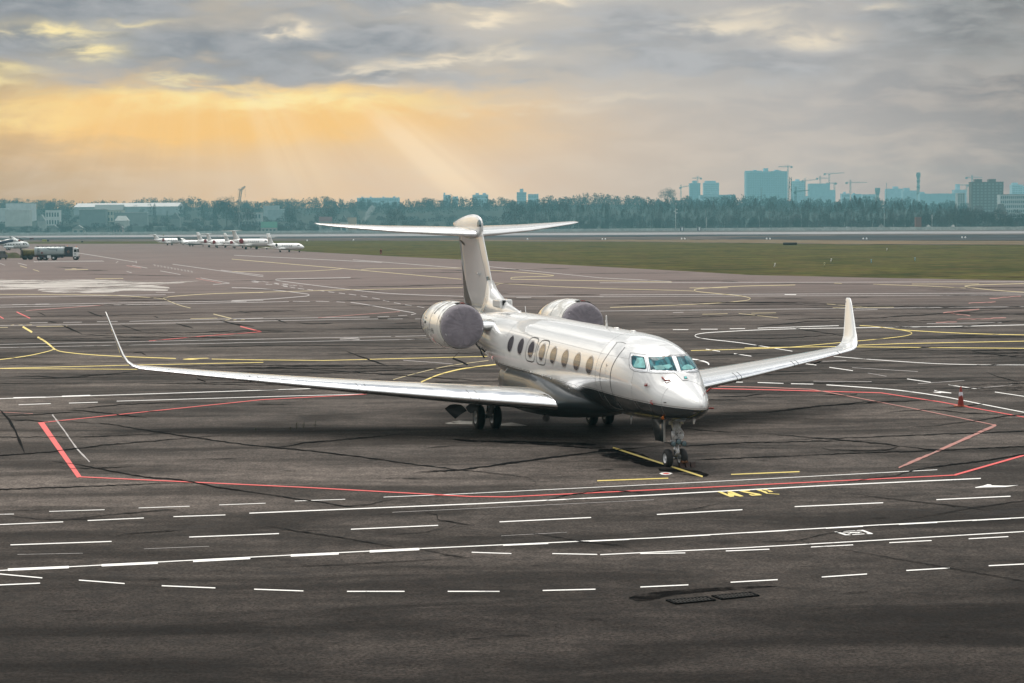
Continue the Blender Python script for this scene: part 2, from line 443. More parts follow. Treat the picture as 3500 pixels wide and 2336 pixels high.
sheet('ground', [(-4000, -300), (4000, -300), (4000, 2420), (-4000, 2420)], M_GRASS, 0.0)
edge = [(-2200, 838), (-300, 835), (0, 834), (700, 834), (860, 846), (1043, 861), (1300, 875), (1800, 899), (2324, 927), (2560, 941), (3000, 951), (3500, 960), (4300, 975)]
ew = [G(*p) for p in edge]
jit = random.Random(3)
ew2 = []
for a, b in zip(ew[:-1], ew[1:]):
    for k in range(6):
        p = a.lerp(b, k/6); p.y += jit.uniform(-.6, .6)*(1 if p.y < 500 else 3); ew2.append(p)
ew2.append(ew[-1])
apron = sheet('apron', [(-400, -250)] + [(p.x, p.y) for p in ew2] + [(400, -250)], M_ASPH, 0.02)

def hpx(xs_o):  # list of (x, offset below horizon)
    return [(x, horizon(x) + o) for x, o in xs_o]
def band(name, lower, upper, m, z):
    jr = random.Random(name)
    def sub(l):
        out = []
        for a, b in zip(l[:-1], l[1:]):
            for k in range(14):
                t = k/14; out.append((a[0] + (b[0]-a[0])*t, a[1] + (b[1]-a[1])*t + jr.uniform(-.7, .7)))
        return out + [l[-1]]
    return pxsheet(name, hpx(sub(lower)) + hpx(sub(upper))[::-1], m, z)
band('dry_grass', [(-900, 44), (300, 45), (1300, 50), (2100, 60), (3000, 76), (4400, 90)], [(-900, 19), (300, 20), (1300, 20), (2100, 20), (3000, 21.5), (4400, 23)], M_SOIL, 0.02)
band('tan_grass', [(1500, 52), (2100, 59), (2500, 67), (3000, 75), (4400, 90)], [(1500, 50), (2100, 53), (2500, 56), (3000, 61), (4400, 73)], M_DRY, 0.04)
band('burnt_grass', [(2450, 51), (2700, 57), (3000, 62), (4400, 74)], [(2450, 49), (2700, 46), (3000, 44), (4400, 50)], M_BURNT, 0.06)
band('runway_shoulder', [(-900, 38), (300, 38), (1300, 40.5), (2100, 43), (2700, 43)], [(-900, 30), (300, 30), (1300, 34), (2100, 36), (2700, 38)], M_BURNT, 0.06)
pxsheet('runway', hpx([(-900, 30), (300, 31), (1300, 35), (2100, 36.5), (3000, 40), (4400, 46)]) + hpx([(4400, 37), (3000, 32), (2100, 28.8), (1300, 27), (300, 25), (-900, 23)]), M_RWY, 0.1)

# ---------------------------------------------------------------- painted marks
def catmull(p, n=8):
    if len(p) < 3: return p
    out = []
    for i in range(len(p)-1):
        p0 = p[i-1] if i else p[i]; p1 = p[i]; p2 = p[i+1]; p3 = p[i+2] if i+2 < len(p) else p[i+1]
        for k in range(n):
            t = k/n
            out.append(tuple(0.5*((2*p1[j]) + (-p0[j]+p2[j])*t + (2*p0[j]-5*p1[j]+4*p2[j]-p3[j])*t*t + (-p0[j]+3*p1[j]-3*p2[j]+p3[j])*t**3) for j in (0, 1)))
    return out + [p[-1]]

class Marks:
    def __init__(s, z): s.m = MB(); s.z = z
    def line(s, pts, t, curve=False, jit=0.0, seed=0, taper=False):
        if s.z < 0.0375: t *= 0.66
        if curve: pts = catmull(pts)
        pts = list(pts)
        if abs(pts[-1][0] - pts[0][0]) > 330:      # long lines run on past the picture's edges
            for e, s_ in ((0, 1), (-1, -2)):
                x, y = pts[e]; x2, y2 = pts[s_]
                if (x < 4 or x > 3496) and abs(x-x2) > 5:
                    k = 800.0/abs(x-x2); q = (x+(x-x2)*k, y+(y-y2)*k*.9)
                    pts.insert(0, q) if e == 0 else pts.append(q)
        if jit:
            r = random.Random(seed); q = []
            for a, b in zip(pts[:-1], pts[1:]):
                n = max(2, int(math.hypot(b[0]-a[0], b[1]-a[1])/14))
                for k in range(n):
                    q.append((a[0]+(b[0]-a[0])*k/n, a[1]+(b[1]-a[1])*k/n + (r.uniform(-jit, jit) if k or q else 0)))
            pts = q + [pts[-1]]
        L, R = [], []
        N = len(pts)
        for i, p in enumerate(pts):
            a = pts[max(0, i-1)]; b = pts[min(N-1, i+1)]
            dx, dy = b[0]-a[0], b[1]-a[1]; d = math.hypot(dx, dy) or 1
            nx, ny = -dy/d, dx/d
            w = t/2
            if jit: w *= (0.6 + 0.8*random.Random(seed*977+i).random())
            if taper: w *= min(1.0, 0.25 + 3.0*min(i, N-1-i)/max(1, N-1))
            L.append(G(p[0]+nx*w, p[1]+ny*w, 0)); R.append(G(p[0]-nx*w, p[1]-ny*w, 0))
        s.z += 0.000008
        for q in L + R: q.z = s.z
        s.m.add(L + R, [(i, i+1, N+i+1, N+i) for i in range(N-1)])
        return s
    def poly(s, pts):
        P = [G(*p) for p in pts]
        s.z += 0.000008
        for q in P: q.z = s.z
        s.m.add(P, [tuple(range(len(P)))])
        return s
    def build(s, name, m):
        o = s.m.build(name, m, fix=False)
        me = o.data; bm = bmesh.new(); bm.from_mesh(me)
        bmesh.ops.triangulate(bm, faces=[f for f in bm.faces if len(f.verts) > 4])
        for f in bm.faces:
            f.normal_update()
            if f.normal.z < 0: f.normal_flip()
        bm.to_mesh(me); bm.free()
        return tag(o, kind='structure')

def T(scale, ox, oy):
    return lambda pts: [(ox + x*scale, oy + y*scale) for x, y in pts]
OV = T(1.49, 0, 0); Z4 = T(.5102, 0, 1300); Z5 = T(.42553, 900, 1450); Z7 = T(.5102, 2600, 1250)
ZL = T(.38298, 0, 860); ZM = T(.38298, 800, 860); ZR = T(.51064, 2300, 880); ZT = T(.42553, 1050, 700); Z6 = T(.39543, 1800, 1500)
def segs(M, F, data, t):
    for x0, y0, x1, y1 in data: M.line(F([(x0, y0), (x1, y1)]), t)

wh = Marks(0.0270)
segs(wh, OV, [(-20, 1346, 92, 1341), (-10, 1319, 97, 1329), (181, 1334, 286, 1342), (371, 1347, 494, 1352), (583, 1355, 696, 1359), (796, 1360, 928, 1360),
     (1027, 1360, 1146, 1360), (1245, 1358, 1366, 1355), (1469, 1350, 1579, 1345), (1676, 1339, 1784, 1333), (1885, 1327, 1989, 1320), (2079, 1312, 2179, 1306), (2268, 1301, 2370, 1296)], 5.0)
wh.line(OV([(-20, 1313), (500, 1285), (950, 1262), (1500, 1237), (2000, 1208), (2370, 1189)]), 4.2)
segs(wh, OV, [(18, 1310, 158, 1304), (233, 1300, 362, 1294), (443, 1290, 574, 1283), (667, 1277.5, 777, 1272.5), (848, 1268, 962, 1262.5)], 12)
segs(wh, OV, [(1154, 1254.5, 1258, 1250), (1350, 1245, 1444, 1240.5), (1532, 1235.5, 1629, 1230.5), (1714, 1225, 1808, 1220), (1894, 1215, 1980, 1210.5), (2062, 1206, 2150, 1201.5), (2230, 1197, 2318, 1192.5)], 3.6)
wh.line(OV([(1377, 1275.5), (1700, 1260), (2000, 1243), (2370, 1221)]), 4.2)
segs(wh, OV, [(1082, 1270, 1173, 1273), (1267, 1273, 1370, 1275), (1469, 1273, 1572, 1271.5), (1665, 1267, 1765, 1263), (1860, 1258, 1957, 1253), (2040, 1248, 2137, 1243), (2222, 1239, 2313, 1234)], 4.2)
segs(wh, OV, [(24, 1253, 256, 1245), (434, 1235, 640, 1227), (805, 1217, 1005, 1208), (1146, 1200, 1356, 1190), (1507, 1183, 1703, 1172), (1823, 1165, 2026, 1156), (2148, 1149, 2318, 1141)], 4.4)
segs(wh, OV, [(-20, 1207, 145, 1200), (201, 1197, 330, 1191), (398, 1188, 517, 1184)], 3.8)
wh.line(OV([(572, 1180), (1100, 1158), (1500, 1138), (1900, 1116), (2250, 1100)]), 4.6)
segs(wh, OV, [(-20, 1183, 32, 1182), (113, 1176, 240, 1172), (318, 1168, 435, 1164), (503, 1161, 609, 1157), (676, 1152, 792, 1148)], 2.6)
wh.line(OV([(880, 1143), (1025, 1137), (1600, 1109), (2150, 1080)]), 2.4)
wh.line([(-20, 1366), (1000, 1333), (1083, 1330), (1560, 1316)], 2.6); wh.line([(399, 1374), (1000, 1356), (1560, 1342)], 2.2)
segs(wh, Z4, [(125, 169, 340, 161), (462, 158, 655, 152)], 2.6); segs(wh, Z4, [(90, 122, 305, 118), (415, 112, 605, 106)], 4.2)
segs(wh, ZR, [(370, 838, 468, 840), (567, 842, 740, 848), (790, 850, 940, 853), (1047, 740, 1205, 763), (850, 712, 960, 725), (408, 648, 525, 665), (220, 618, 315, 633), (1567, 818, 1726, 841), (1843, 858, 2034, 885), (2155, 906, 2370, 938)], 3.0)
wh.line(ZR([(1028, 858), (1250, 873), (1500, 893), (1800, 935), (2080, 990), (2380, 1048)]), 3.6, True)
wh.line(ZR([(1033, 662), (1300, 685), (1700, 712), (2000, 722), (2380, 724)]), 2.3, True)
wh.line(ZR([(800, 632), (470, 578), (250, 553), (170, 540), (148, 527), (180, 514), (300, 503), (600, 488), (900, 479), (1150, 476), (1500, 470), (1900, 465), (2380, 454)]), 2.5, True)
wh.line(ZR([(130, 685), (200, 698), (235, 712), (240, 724)]), 6, True)
segs(wh, ZR, [(568, 477, 1110, 460), (0, 487, 103, 487), (187, 484, 300, 484), (380, 481, 483, 480), (748, 251, 825, 252)], 2.4)
# white chevron, direction marks and the framed letter on the road
wh.poly(ZR([(1750, 893), (1775, 899), (1865, 911), (1862, 915), (1800, 910), (1790, 913), (1745, 908), (1745, 905), (1788, 904), (1750, 897)]))
wh.poly(Z7([(1435, 822), (1490, 812), (1520, 802), (1545, 804), (1545, 809), (1640, 812), (1730, 808), (1640, 820), (1490, 823), (1440, 826)]))
K = T(.0766, 2830, 1800)
for q in ([(275, 285), (595, 275), (590, 293), (490, 293), (850, 405), (1000, 420), (1005, 437), (755, 440)],
          [(1265, 222), (1570, 205), (2015, 370), (1990, 385), (1750, 392), (1700, 372), (1805, 360), (1470, 236), (1290, 243)],
          [(640, 268), (1215, 230), (1240, 246), (700, 283)], [(1050, 408), (1590, 370), (1655, 392), (1110, 432)],
          [(650, 318), (1005, 300), (1500, 290), (1520, 305), (1140, 345), (1050, 350), (900, 400), (860, 388), (1000, 340), (980, 325), (660, 334)],
          [(1195, 350), (1330, 338), (1400, 312), (1425, 335), (1390, 355), (1230, 362)]): wh.poly(K(q))
wh.poly([(2253, 1622), (2262, 1619), (2275, 1617.5), (2290, 1619), (2299, 1622), (2290, 1625.5), (2275, 1627.5), (2262, 1626)])
wh.build('white_marking', M_WHITE)

ww = Marks(0.0250)
segs(ww, ZR, [(1305, 778, 1430, 800), (1000, 700, 1160, 695), (1200, 742, 1640, 768), (940, 833, 1330, 836), (1640, 850, 1950, 828), (2040, 880, 2270, 858)], 1.8)
for y0, y1, t in ((358, 332, 2.2), (250, 240, 2.2), (262, 253, 1.6), (168, 165, 1.8)): ww.line(ZR([(-490, y0+4), (2380, y1)]), t)
segs(ww, ZR, [(0, 372, 70, 370), (1200, 356, 1370, 352), (1700, 446, 2200, 440)], 2)
for y0, y1 in ((834, 785), (863, 815), (482, 440), (500, 455)): ww.line(ZL([(-20, y0), (2350, y1)]), 1.9)
segs(ww, ZL, [(265, 640, 425, 638), (565, 636, 730, 634), (865, 630, 1050, 627), (110, 478, 245, 476), (315, 473, 440, 471), (0, 665, 1050, 651), (1050, 651, 2350, 625), (1155, 627, 2350, 597),
     (0, 410, 1480, 388), (820, 347, 905, 352), (955, 355, 1060, 358), (1390, 366, 1560, 368), (2060, 450, 2200, 449)], 1.9)
segs(ww, ZL, [(1540, 115, 2350, 228), (700, 15, 1220, 98), (1215, 84, 1217, 106), (1035, 105, 1055, 88), (1130, 180, 1175, 192), (1180, 125, 1315, 150), (160, 105, 240, 125), (0, 108, 45, 125), (1430, 175, 1612, 208), (1790, 238, 2050, 285), (2050, 285, 1900, 298), (1970, 168, 2350, 215)], 2.1)
for k in range(12): segs(ww, ZL, [(1370+k*30, 119+k*5.2, 1388+k*30, 122+k*5.2), (1375+k*30, 128+k*5.2, 1390+k*30, 130.5+k*5.2)], 1.6)
for k in range(26): segs(ww, ZL, [(300+k*24, 88-k*.2, 314+k*24, 91-k*.2), (312+k*24, 93-k*.2, 326+k*24, 96-k*.2)], 2.2)
rj = random.Random(9)
for k in range(26):
    x = rj.uniform(150, 640); y = 268 + (x-150)*.12 + rj.uniform(-12, 12)
    segs(ww, ZM, [(x, y, x+rj.uniform(20, 60), y+rj.uniform(1, 6))], 1.4)
ww.line(ZM([(1040, 235), (900, 238), (430, 247), (378, 252), (375, 258), (450, 270), (900, 326), (1400, 378), (2045, 403)]), 2.6, True)
ww.line(ZM([(-20, 325), (250, 335), (600, 375), (668, 388), (655, 398), (600, 405), (300, 428), (-20, 441)]), 2.8, True)
segs(ww, ZM, [(1025, 383, 1090, 392), (1130, 399, 1190, 409), (1232, 416, 1300, 428), (1330, 438, 1385, 449), (1428, 460, 1487, 470), (1527, 478, 1587, 487), (1633, 493, 1697, 505), (840, 362, 895, 368), (935, 373, 990, 380), (750, 350, 805, 357), (655, 342, 705, 347), (570, 333, 625, 338), (510, 323, 545, 328), (440, 313, 480, 318)], 2.4)
ww.line(ZM([(1040, 458), (1115, 466), (1600, 550), (1625, 557), (1580, 568)]), 3.0)
segs(ww, ZM, [(0, 446, 110, 450), (525, 448, 675, 450), (730, 448, 850, 450), (915, 452, 990, 457), (0, 460, 490, 450), (0, 605, 1210, 588), (1280, 587, 1385, 582), (1465, 577, 1545, 573), (0, 628, 1285, 605), (1370, 605, 1505, 605), (1615, 605, 1700, 605), (0, 791, 1400, 763), (1440, 762, 1740, 755), (0, 820, 1760, 785), (0, 35, 1320, 100), (1060, 75, 2020, 150), (1510, 975, 1950, 1008)], 1.9)
ww.line(ZM([(945, 786), (1040, 783), (1120, 787)]), 4); ww.line(ZM([(980, 770), (1110, 772)]), 2.5)
segs(ww, ZT, [(1520, 737, 2380, 741), (2360, 590, 2920, 618), (1680, 748, 1800, 748), (1465, 500, 2360, 590)], 1.9)
segs(ww, OV, [(40, 1275, 190, 1272), (330, 1262, 480, 1256), (1150, 1232, 1300, 1224), (900, 1178, 1500, 1149)], 1.5)
ww.line(Z4([(350, 235), (435, 350), (520, 470), (600, 553)]), 7, jit=1.0, seed=4)
ww.build('worn_white_marking', M_WHITE2)

ye = Marks(0.0290)
ye.line(OV([(1406, 1029), (1612, 1096)]), 8.0)
segs(ye, OV, [(1370, 1105.5, 1533, 1099.5), (1677, 1091, 1834, 1084.5)], 4.6)
ye.line(ZM([(2340, 1013), (2050, 1050), (1850, 1098), (1740, 1140), (1668, 1172)]), 5.5, True)
ye.line(ZL([(335, 768), (400, 805), (450, 845), (490, 880)]), 8, True)
ye.line(ZL([(485, 874), (430, 895), (250, 935), (-20, 973)]), 3.2, True)
ye.line(ZL([(487, 875), (560, 900), (800, 925), (1100, 942), (1570, 960)]), 3.4, True)
ye.line(ZL([(203, 675), (287, 725)]), 9)
ye.line(ZL([(-20, 1049), (1150, 1020), (2350, 995)]), 2.6); ye.line(ZL([(-20, 1050), (1240, 1057)]), 2.4)
ye.line(ZL([(1890, 965), (2350, 974)]), 2.6); ye.line(ZM([(0, 970), (800, 978), (2300, 940)]), 2.6)
for q in ([(1630, 965), (1700, 958), (1850, 955), (1870, 959), (1720, 964), (1780, 968), (1700, 972), (1640, 969)],): ye.poly(ZL(q))
ye.line(ZR([(1250, 460), (1340, 465), (1500, 485), (1580, 500), (1598, 514), (1550, 530), (1400, 548), (1250, 562), (1000, 585), (700, 610), (120, 628)]), 2.6, True)
ye.line(ZR([(1510, 487), (1800, 505), (2100, 517), (2380, 523)]), 3, True)
ye.line(ZR([(1240, 592), (1500, 582), (1900, 573), (2380, 564)]), 2.8); ye.line(ZR([(480, 610), (1150, 600), (1240, 603), (2380, 613)]), 2.8)
YW = T(.1149, 2430, 1660)
for q in ([(185, 215), (300, 205), (480, 285), (520, 296), (690, 292), (480, 205), (590, 192), (975, 350), (860, 360), (690, 322), (680, 362), (580, 375)],
          [(485, 245), (545, 240), (690, 292), (520, 296)],
          [(820, 188), (1140, 165), (1170, 187), (985, 197), (1440, 278), (1525, 320), (1215, 336), (1120, 295), (1170, 288), (1240, 305), (1340, 298), (960, 232)],
          [(1340, 158), (1490, 145), (1530, 180), (1640, 210), (1700, 262), (2040, 285), (2035, 298), (1640, 270), (1480, 200), (1430, 192)],
          [(1520, 150), (1650, 138), (1730, 170), (1640, 175)], [(1670, 185), (1760, 175), (1860, 220), (1740, 228)]): ye.poly(YW(q))
ye.build('yellow_marking', M_YEL)

yf = Marks(0.0310)
yf.line(ZM([(2270, 978), (1900, 1030), (1600, 1100), (1420, 1150)]), 3, True)
yf.line(ZM([(-20, 70), (900, 148), (2030, 250)]), 2.4); yf.line(ZM([(-20, 182), (600, 178), (900, 163), (975, 152)]), 2, True)
yf.line(ZM([(2030, 150), (1300, 155), (1160, 161), (1135, 166)]), 2, True); yf.line(ZM([(-20, 374), (1000, 345), (2040, 325)]), 2.2)
yf.line(ZL([(-20, 385), (900, 392), (1300, 412), (1455, 427)]), 2.4, True); yf.line(ZL([(2350, 368), (1900, 380), (1560, 402), (1480, 416), (1465, 427), (1600, 482), (1700, 508)]), 2.8, True)
yf.line(ZL([(1905, 562), (2065, 602)]), 4); segs(yf, ZL, [(0, 683, 70, 681), (325, 674, 600, 670), (1700, 604, 1940, 599), (180, 130, 240, 148), (295, 163, 350, 180), (580, 165, 785, 163), (850, 245, 1100, 243), (2010, 617, 2050, 612), (2080, 616, 2110, 612), (2150, 615, 2185, 613), (640, 155, 680, 155), (95, 663, 125, 659), (165, 661, 200, 659), (235, 661, 285, 658)], 2.4)
yf.line(ZR([(820, 187), (480, 194), (300, 203), (175, 212), (143, 221), (170, 232), (300, 245), (440, 259), (508, 272), (515, 281), (480, 292), (300, 308), (-20, 324), (-420, 338)]), 3.0, True)
yf.line(ZR([(-20, 222), (143, 228)]), 2); yf.line(ZR([(2380, 237), (2200, 226), (2040, 211), (1965, 199), (1962, 193), (2050, 186), (2380, 177)]), 3, True)
segs(yf, ZR, [(1080, 175, 1130, 177), (1340, 182, 1700, 194), (1700, 194, 1960, 208), (1030, 315, 1300, 337), (440, 378, 705, 408), (525, 377, 690, 374), (197, 384, 367, 380), (1070, 340, 1480, 337), (1600, 181, 2050, 180), (110, 207, 370, 206)], 2.2)
yf.line(ZT([(1465, 528), (1800, 552), (1960, 568), (1975, 573), (1900, 578), (1665, 585), (1640, 594), (1660, 601), (1900, 606), (2360, 614), (2930, 624)]), 2.4, True)
yf.line(ZT([(2925, 690), (2360, 676), (1900, 656), (1545, 634)]), 2.2); yf.line(ZT([(1500, 655), (1535, 643), (1545, 634), (1490, 630)]), 2, True)
yf.build('faded_yellow_marking', M_YEL2)

re = Marks(0.0330)
re.poly(OV([(87, 971.5), (101, 971), (187, 1096), (177, 1099)]))
re.line(OV([(180, 1096.5), (700, 1121), (1080, 1142)]) + [(1650, 1702)] + OV([(1160, 1143), (1700, 1117)]), 4.6); re.line(OV([(1700, 1117), (2195, 1092.5)]), 4.4); re.line(OV([(2190, 1092.5), (2370, 1041)]), 8)
re.line(OV([(92, 972), (600, 919)]) + [(1274, 1349), (1500, 1347)], 2.9)
re.line(ZR([(200, 882), (700, 893), (1390, 912), (1800, 975), (2380, 1081)]), 3.8)
segs(re, ZL, [(148, 543, 267, 600), (-20, 575, 32, 603), (2145, 673, 2335, 722)], 4.5)
re.line(ZL([(2335, 722), (1850, 757), (1330, 803)]), 2.0)
re.poly([(2265, 1622.3), (2275, 1620), (2287, 1621.5), (2290, 1622.8), (2280, 1625), (2268, 1624.5)])
re.build('red_marking', M_RED)

rf = Marks(0.0350)
rf.line(ZR([(225, 866), (600, 875), (930, 889), (1200, 939), (1700, 1036), (2165, 1131)]), 4); rf.line(Z7([(1575, 405), (1240, 555), (925, 692)]), 11, jit=.6, seed=2)
rf.line(ZM([(750, 596), (1480, 540)]), 2); segs(rf, ZL, [(230, 532, 930, 481), (1750, 243, 1975, 285), (1130, 128, 1260, 150)], 2.4)
rf.line(Z4([(-20, 218), (220, 230)]), 2.2)
for x0, y0, x1, y1 in ((1810, 375, 2050, 350), (1850, 375, 1990, 395), (2120, 278, 2330, 262), (1900, 420, 2230, 408), (1980, 310, 2160, 300), (1760, 440, 1900, 436)): rf.line(ZR([(x0, y0), (x1, y1)]), 3.5, jit=1.2, seed=int(x0))
rf.build('faded_red_marking', M_RED2)

# ---------------------------------------------------------------- sealed cracks and seams
tar = Marks(0.0380)
CR = [(OV, [(130, 968), (250, 975), (400, 1000), (560, 1022), (740, 1040), (860, 1055), (950, 1068), (1050, 1080), (1130, 1088), (1210, 1098), (1230, 1110)], 3.2),
 (OV, [(960, 1084), (1060, 1080), (1200, 1060), (1380, 1037), (1420, 1030)], 3.0),
 (OV, [(1500, 1030), (1700, 1018), (2000, 1012)], 2.4),
 (Z4, [(0, 512), (330, 488), (700, 440), (1240, 397), (1500, 377)], 3), (Z4, [(-10, 740), (500, 722), (1180, 695), (1300, 695)], 3), (Z4, [(0, 246), (200, 238), (430, 222), (600, 215)], 2),
 (Z4, [(350, 550), (550, 578), (720, 612), (850, 635), (1000, 660), (1180, 672), (1290, 690), (1450, 725), (1600, 745), (1800, 775), (1960, 797)], 3.6), (Z4, [(380, 602), (640, 596), (890, 587)], 2.2),
 (Z4, [(0, 205), (60, 270), (100, 340), (130, 410), (165, 495)], 9.5), (Z4, [(440, 204), (560, 210), (760, 232), (985, 258)], 3), (Z4, [(480, 198), (800, 170), (1200, 150)], 2), (Z4, [(60, 272), (180, 274), (320, 285)], 3),
 (Z4, [(0, 388), (600, 385), (1400, 352)], 1.8), (Z4, [(30, 912), (250, 940), (420, 945), (800, 930)], 2), (Z4, [(400, 945), (900, 895), (1150, 876), (1280, 910)], 2.2), (Z4, [(770, 1063), (830, 1040), (1200, 1015), (1250, 1000)], 2),
 (Z5, [(0, 187), (160, 190), (340, 158), (800, 118), (1100, 90)], 3.2), (Z5, [(0, 567), (240, 608), (500, 640), (655, 672), (850, 655), (1080, 605)], 2.6), (Z5, [(1280, 710), (1395, 740), (1400, 778), (1700, 830)], 2.6),
 (Z5, [(0, 820), (220, 862), (700, 935), (1000, 990), (1150, 1005)], 2.6), (Z5, [(1240, 1010), (1440, 1055), (1660, 1090)], 2.2), (Z5, [(1490, 850), (1570, 810)], 1.6), (Z5, [(1000, 900), (1300, 880), (1440, 850)], 1.6),
 (Z5, [(1180, 403), (1560, 380), (2000, 322), (2350, 275)], 3), (Z5, [(-10, 1168), (700, 1138), (1400, 1100), (1780, 1075)], 1.8),
 (Z6, [(0, 825), (260, 862), (420, 892), (800, 935), (950, 972)], 2.4), (Z6, [(130, 570), (210, 528), (370, 495), (640, 462), (700, 455), (640, 430)], 2.6), (Z6, [(700, 455), (900, 470), (1050, 483)], 2.2), (Z6, [(1370, 195), (2276, 158)], 2.6), (Z6, [(0, 203), (350, 155), (600, 125), (1190, 65)], 2.6), (Z6, [(1300, 640), (1500, 610), (1700, 562)], 1.6),
 (Z7, [(0, 460), (300, 485), (600, 510), (850, 535), (930, 550), (860, 570), (700, 578), (500, 572), (335, 557)], 2.6), (Z7, [(930, 545), (1100, 565), (1260, 575)], 2.6), (Z7, [(80, 507), (600, 490), (1230, 465), (1780, 447)], 2.6),
 (Z7, [(0, 622), (400, 602), (1000, 582), (1780, 548)], 2.8), (Z7, [(1035, 415), (1200, 407), (1270, 395), (1450, 375), (1600, 348), (1780, 333)], 2.8), (Z7, [(830, 323), (960, 308), (1150, 300), (1400, 325), (1630, 335)], 2.2),
 (Z7, [(500, 803), (700, 770), (900, 745), (1020, 710), (1200, 680), (1500, 645), (1780, 600)], 3.8), (Z7, [(0, 320), (300, 285), (700, 250), (1180, 237)], 2.2), (Z7, [(380, 193), (570, 205), (640, 202), (645, 188)], 2.2), (Z7, [(1230, 293), (1400, 272), (1520, 258)], 2.4),
 (Z7, [(600, 865), (850, 900), (1180, 935), (1400, 960), (1560, 985)], 2), (Z7, [(880, 1060), (1100, 1020), (1400, 965), (1780, 912)], 2), (Z7, [(0, 1190), (220, 1188), (420, 1140), (800, 1080)], 2), (Z7, [(280, 1200), (600, 1250), (1000, 1320), (1400, 1390), (1780, 1458)], 2),
 (ZR, [(40, 1145), (200, 1165), (400, 1178)], 2), (ZR, [(270, 940), (490, 935), (640, 915)], 2.2), (ZR, [(225, 1048), (700, 1040), (1000, 1000), (1700, 960)], 2), (ZR, [(1970, 620), (2050, 645), (2350, 675)], 2.2), (ZR, [(2100, 772), (2160, 800), (2340, 845)], 1.8),
 (ZL, [(550, 660), (640, 700), (735, 745)], 4.5), (ZL, [(735, 745), (990, 758), (1340, 778)], 2), (ZL, [(775, 537), (920, 590)], 3.5), (ZL, [(430, 625), (505, 638)], 2.5), (ZL, [(1570, 648), (1640, 665), (1725, 690)], 3.5), (ZL, [(1955, 615), (2150, 668)], 3.5), (ZL, [(335, 545), (415, 583)], 2.5),
 (ZL, [(1190, 905), (1255, 905), (1310, 935)], 3), (ZL, [(2130, 540), (2240, 552)], 2), (ZL, [(130, 1120), (350, 1118), (560, 1135), (740, 1120), (1270, 1075)], 2.4), (ZL, [(1370, 580), (1420, 600)], 2), (ZL, [(1080, 655), (1170, 690), (1265, 718)], 2),
 (ZM, [(1005, 898), (1180, 962), (1370, 1030)], 4), (ZM, [(0, 650), (180, 675)], 3), (ZM, [(370, 610), (480, 648)], 3), (ZM, [(550, 640), (680, 652), (880, 645)], 2.2), (ZM, [(500, 1055), (600, 1045), (900, 1075), (1400, 1105), (2280, 1165)], 2.4), (ZM, [(700, 1090), (1200, 1075), (2300, 1030)], 1.8), (ZM, [(0, 1045), (700, 1030), (2000, 1020)], 1.8),
 (ZR, [(560, 470), (900, 432), (1160, 430)], 2.2), (ZR, [(1240, 415), (1700, 388), (2200, 352)], 2.2), (ZR, [(820, 480), (1150, 528)], 2), (ZR, [(150, 545), (700, 545), (1150, 520)], 1.8), (ZR, [(1250, 632), (1700, 608), (1860, 600)], 2), (ZR, [(1870, 475), (2300, 425)], 2),
 (OV, [(-10, 1176), (120, 1172)], 1.6)]
for i, (F, p, t) in enumerate(CR): tar.line(F(p), t*0.8, jit=1.1, seed=i+1, taper=True)
rs = random.Random(41)
for i in range(95):
    y = 1040 + 330*rs.random()**1.1; x = rs.uniform(-300, 3400); L = rs.uniform(90, 900)*(0.6+0.6*(y-900)/400); s = rs.uniform(-.032, .012)
    tar.line([(x, y), (x+L*.4, y+s*L*.4+rs.uniform(-3, 3)), (x+L, y+s*L)], rs.uniform(.7, 1.5), jit=.8, seed=100+i, taper=True)
for i in range(36):
    y = 905 + 140*rs.random(); x = rs.uniform(-300, 3400); L = rs.uniform(60, 500); s = rs.uniform(-.02, .02)
    if y < horizon(x) + 95 + 90*max(0, min(1, (x-900)/1600)): continue
    tar.line([(x, y), (x+L, y+s*L)], rs.uniform(.7, 1.3), jit=.4, seed=300+i, taper=True)
for i in range(60):
    y = rs.uniform(1380, 2250); x = rs.uniform(0, 3400); L = rs.uniform(20, 140); s = rs.uniform(-.08, .03)
    tar.line([(x, y), (x+L, y+s*L)], rs.uniform(.6, 1.4), jit=.9, seed=500+i, taper=True)
tar.build('tar_sealed_cracks', M_TAR)

# damp stains by the nose wheel, pale spill by the main wheels, bare concrete on the far apron
def blobpoly(cx, cy, rx, ry, seed, n=44, rough=.25):
    r = random.Random(seed); ph = [(r.uniform(0, 6.28), r.uniform(.3, 1)) for _ in range(6)]
    return [(cx + rx*cos(a)*(1+rough*sum(w*sin((k+2)*a+p) for k, (p, w) in enumerate(ph))/2), cy + ry*sin(a)*(1+rough*sum(w*sin((k+2)*a+p+1) for k, (p, w) in enumerate(ph))/2)) for a in [2*pi*i/n for i in range(n)]]
def stainmat(name, col, rough, spec=.5, lo=.42, hi=.56, amount=1.0, sc=.35):
    m = bpy.data.materials.new(name); m.use_nodes = True
    t = NT(m.node_tree); b = m.node_tree.nodes['Principled BSDF']; out = m.node_tree.nodes['Material Output']
    co = t.add('ShaderNodeTexCoord').outputs['Object']
    b.inputs['Base Color'].default_value = rgba(col); b.inputs['Roughness'].default_value = rough; b.inputs['Specular IOR Level'].default_value = spec
    t.l.new(t.mapr(t.noise(co, sc, 7, .65, .6), lo, hi, 0, amount), b.inputs['Alpha'])
    return m
M_WET = stainmat('damp_asphalt', (0.010, 0.0095, 0.010), 1.0, .0, .36, .54, .92, .75)
M_PALE = stainmat('pale_spill', (0.42, 0.39, 0.36), 0.8, .2, .40, .58, .9, .11)
Z1 = T(.44681, 1400, 980)
def rag(pts, n=7):
    """closed smooth outline with a ragged wet edge"""
    r = random.Random(len(pts)); P = catmull(list(pts) + [pts[0]], n)[:-1]
    return [(x + r.uniform(-2.5, 2.5), y + r.uniform(-.7, .7)) for x, y in P]
st = Marks(0.0225)
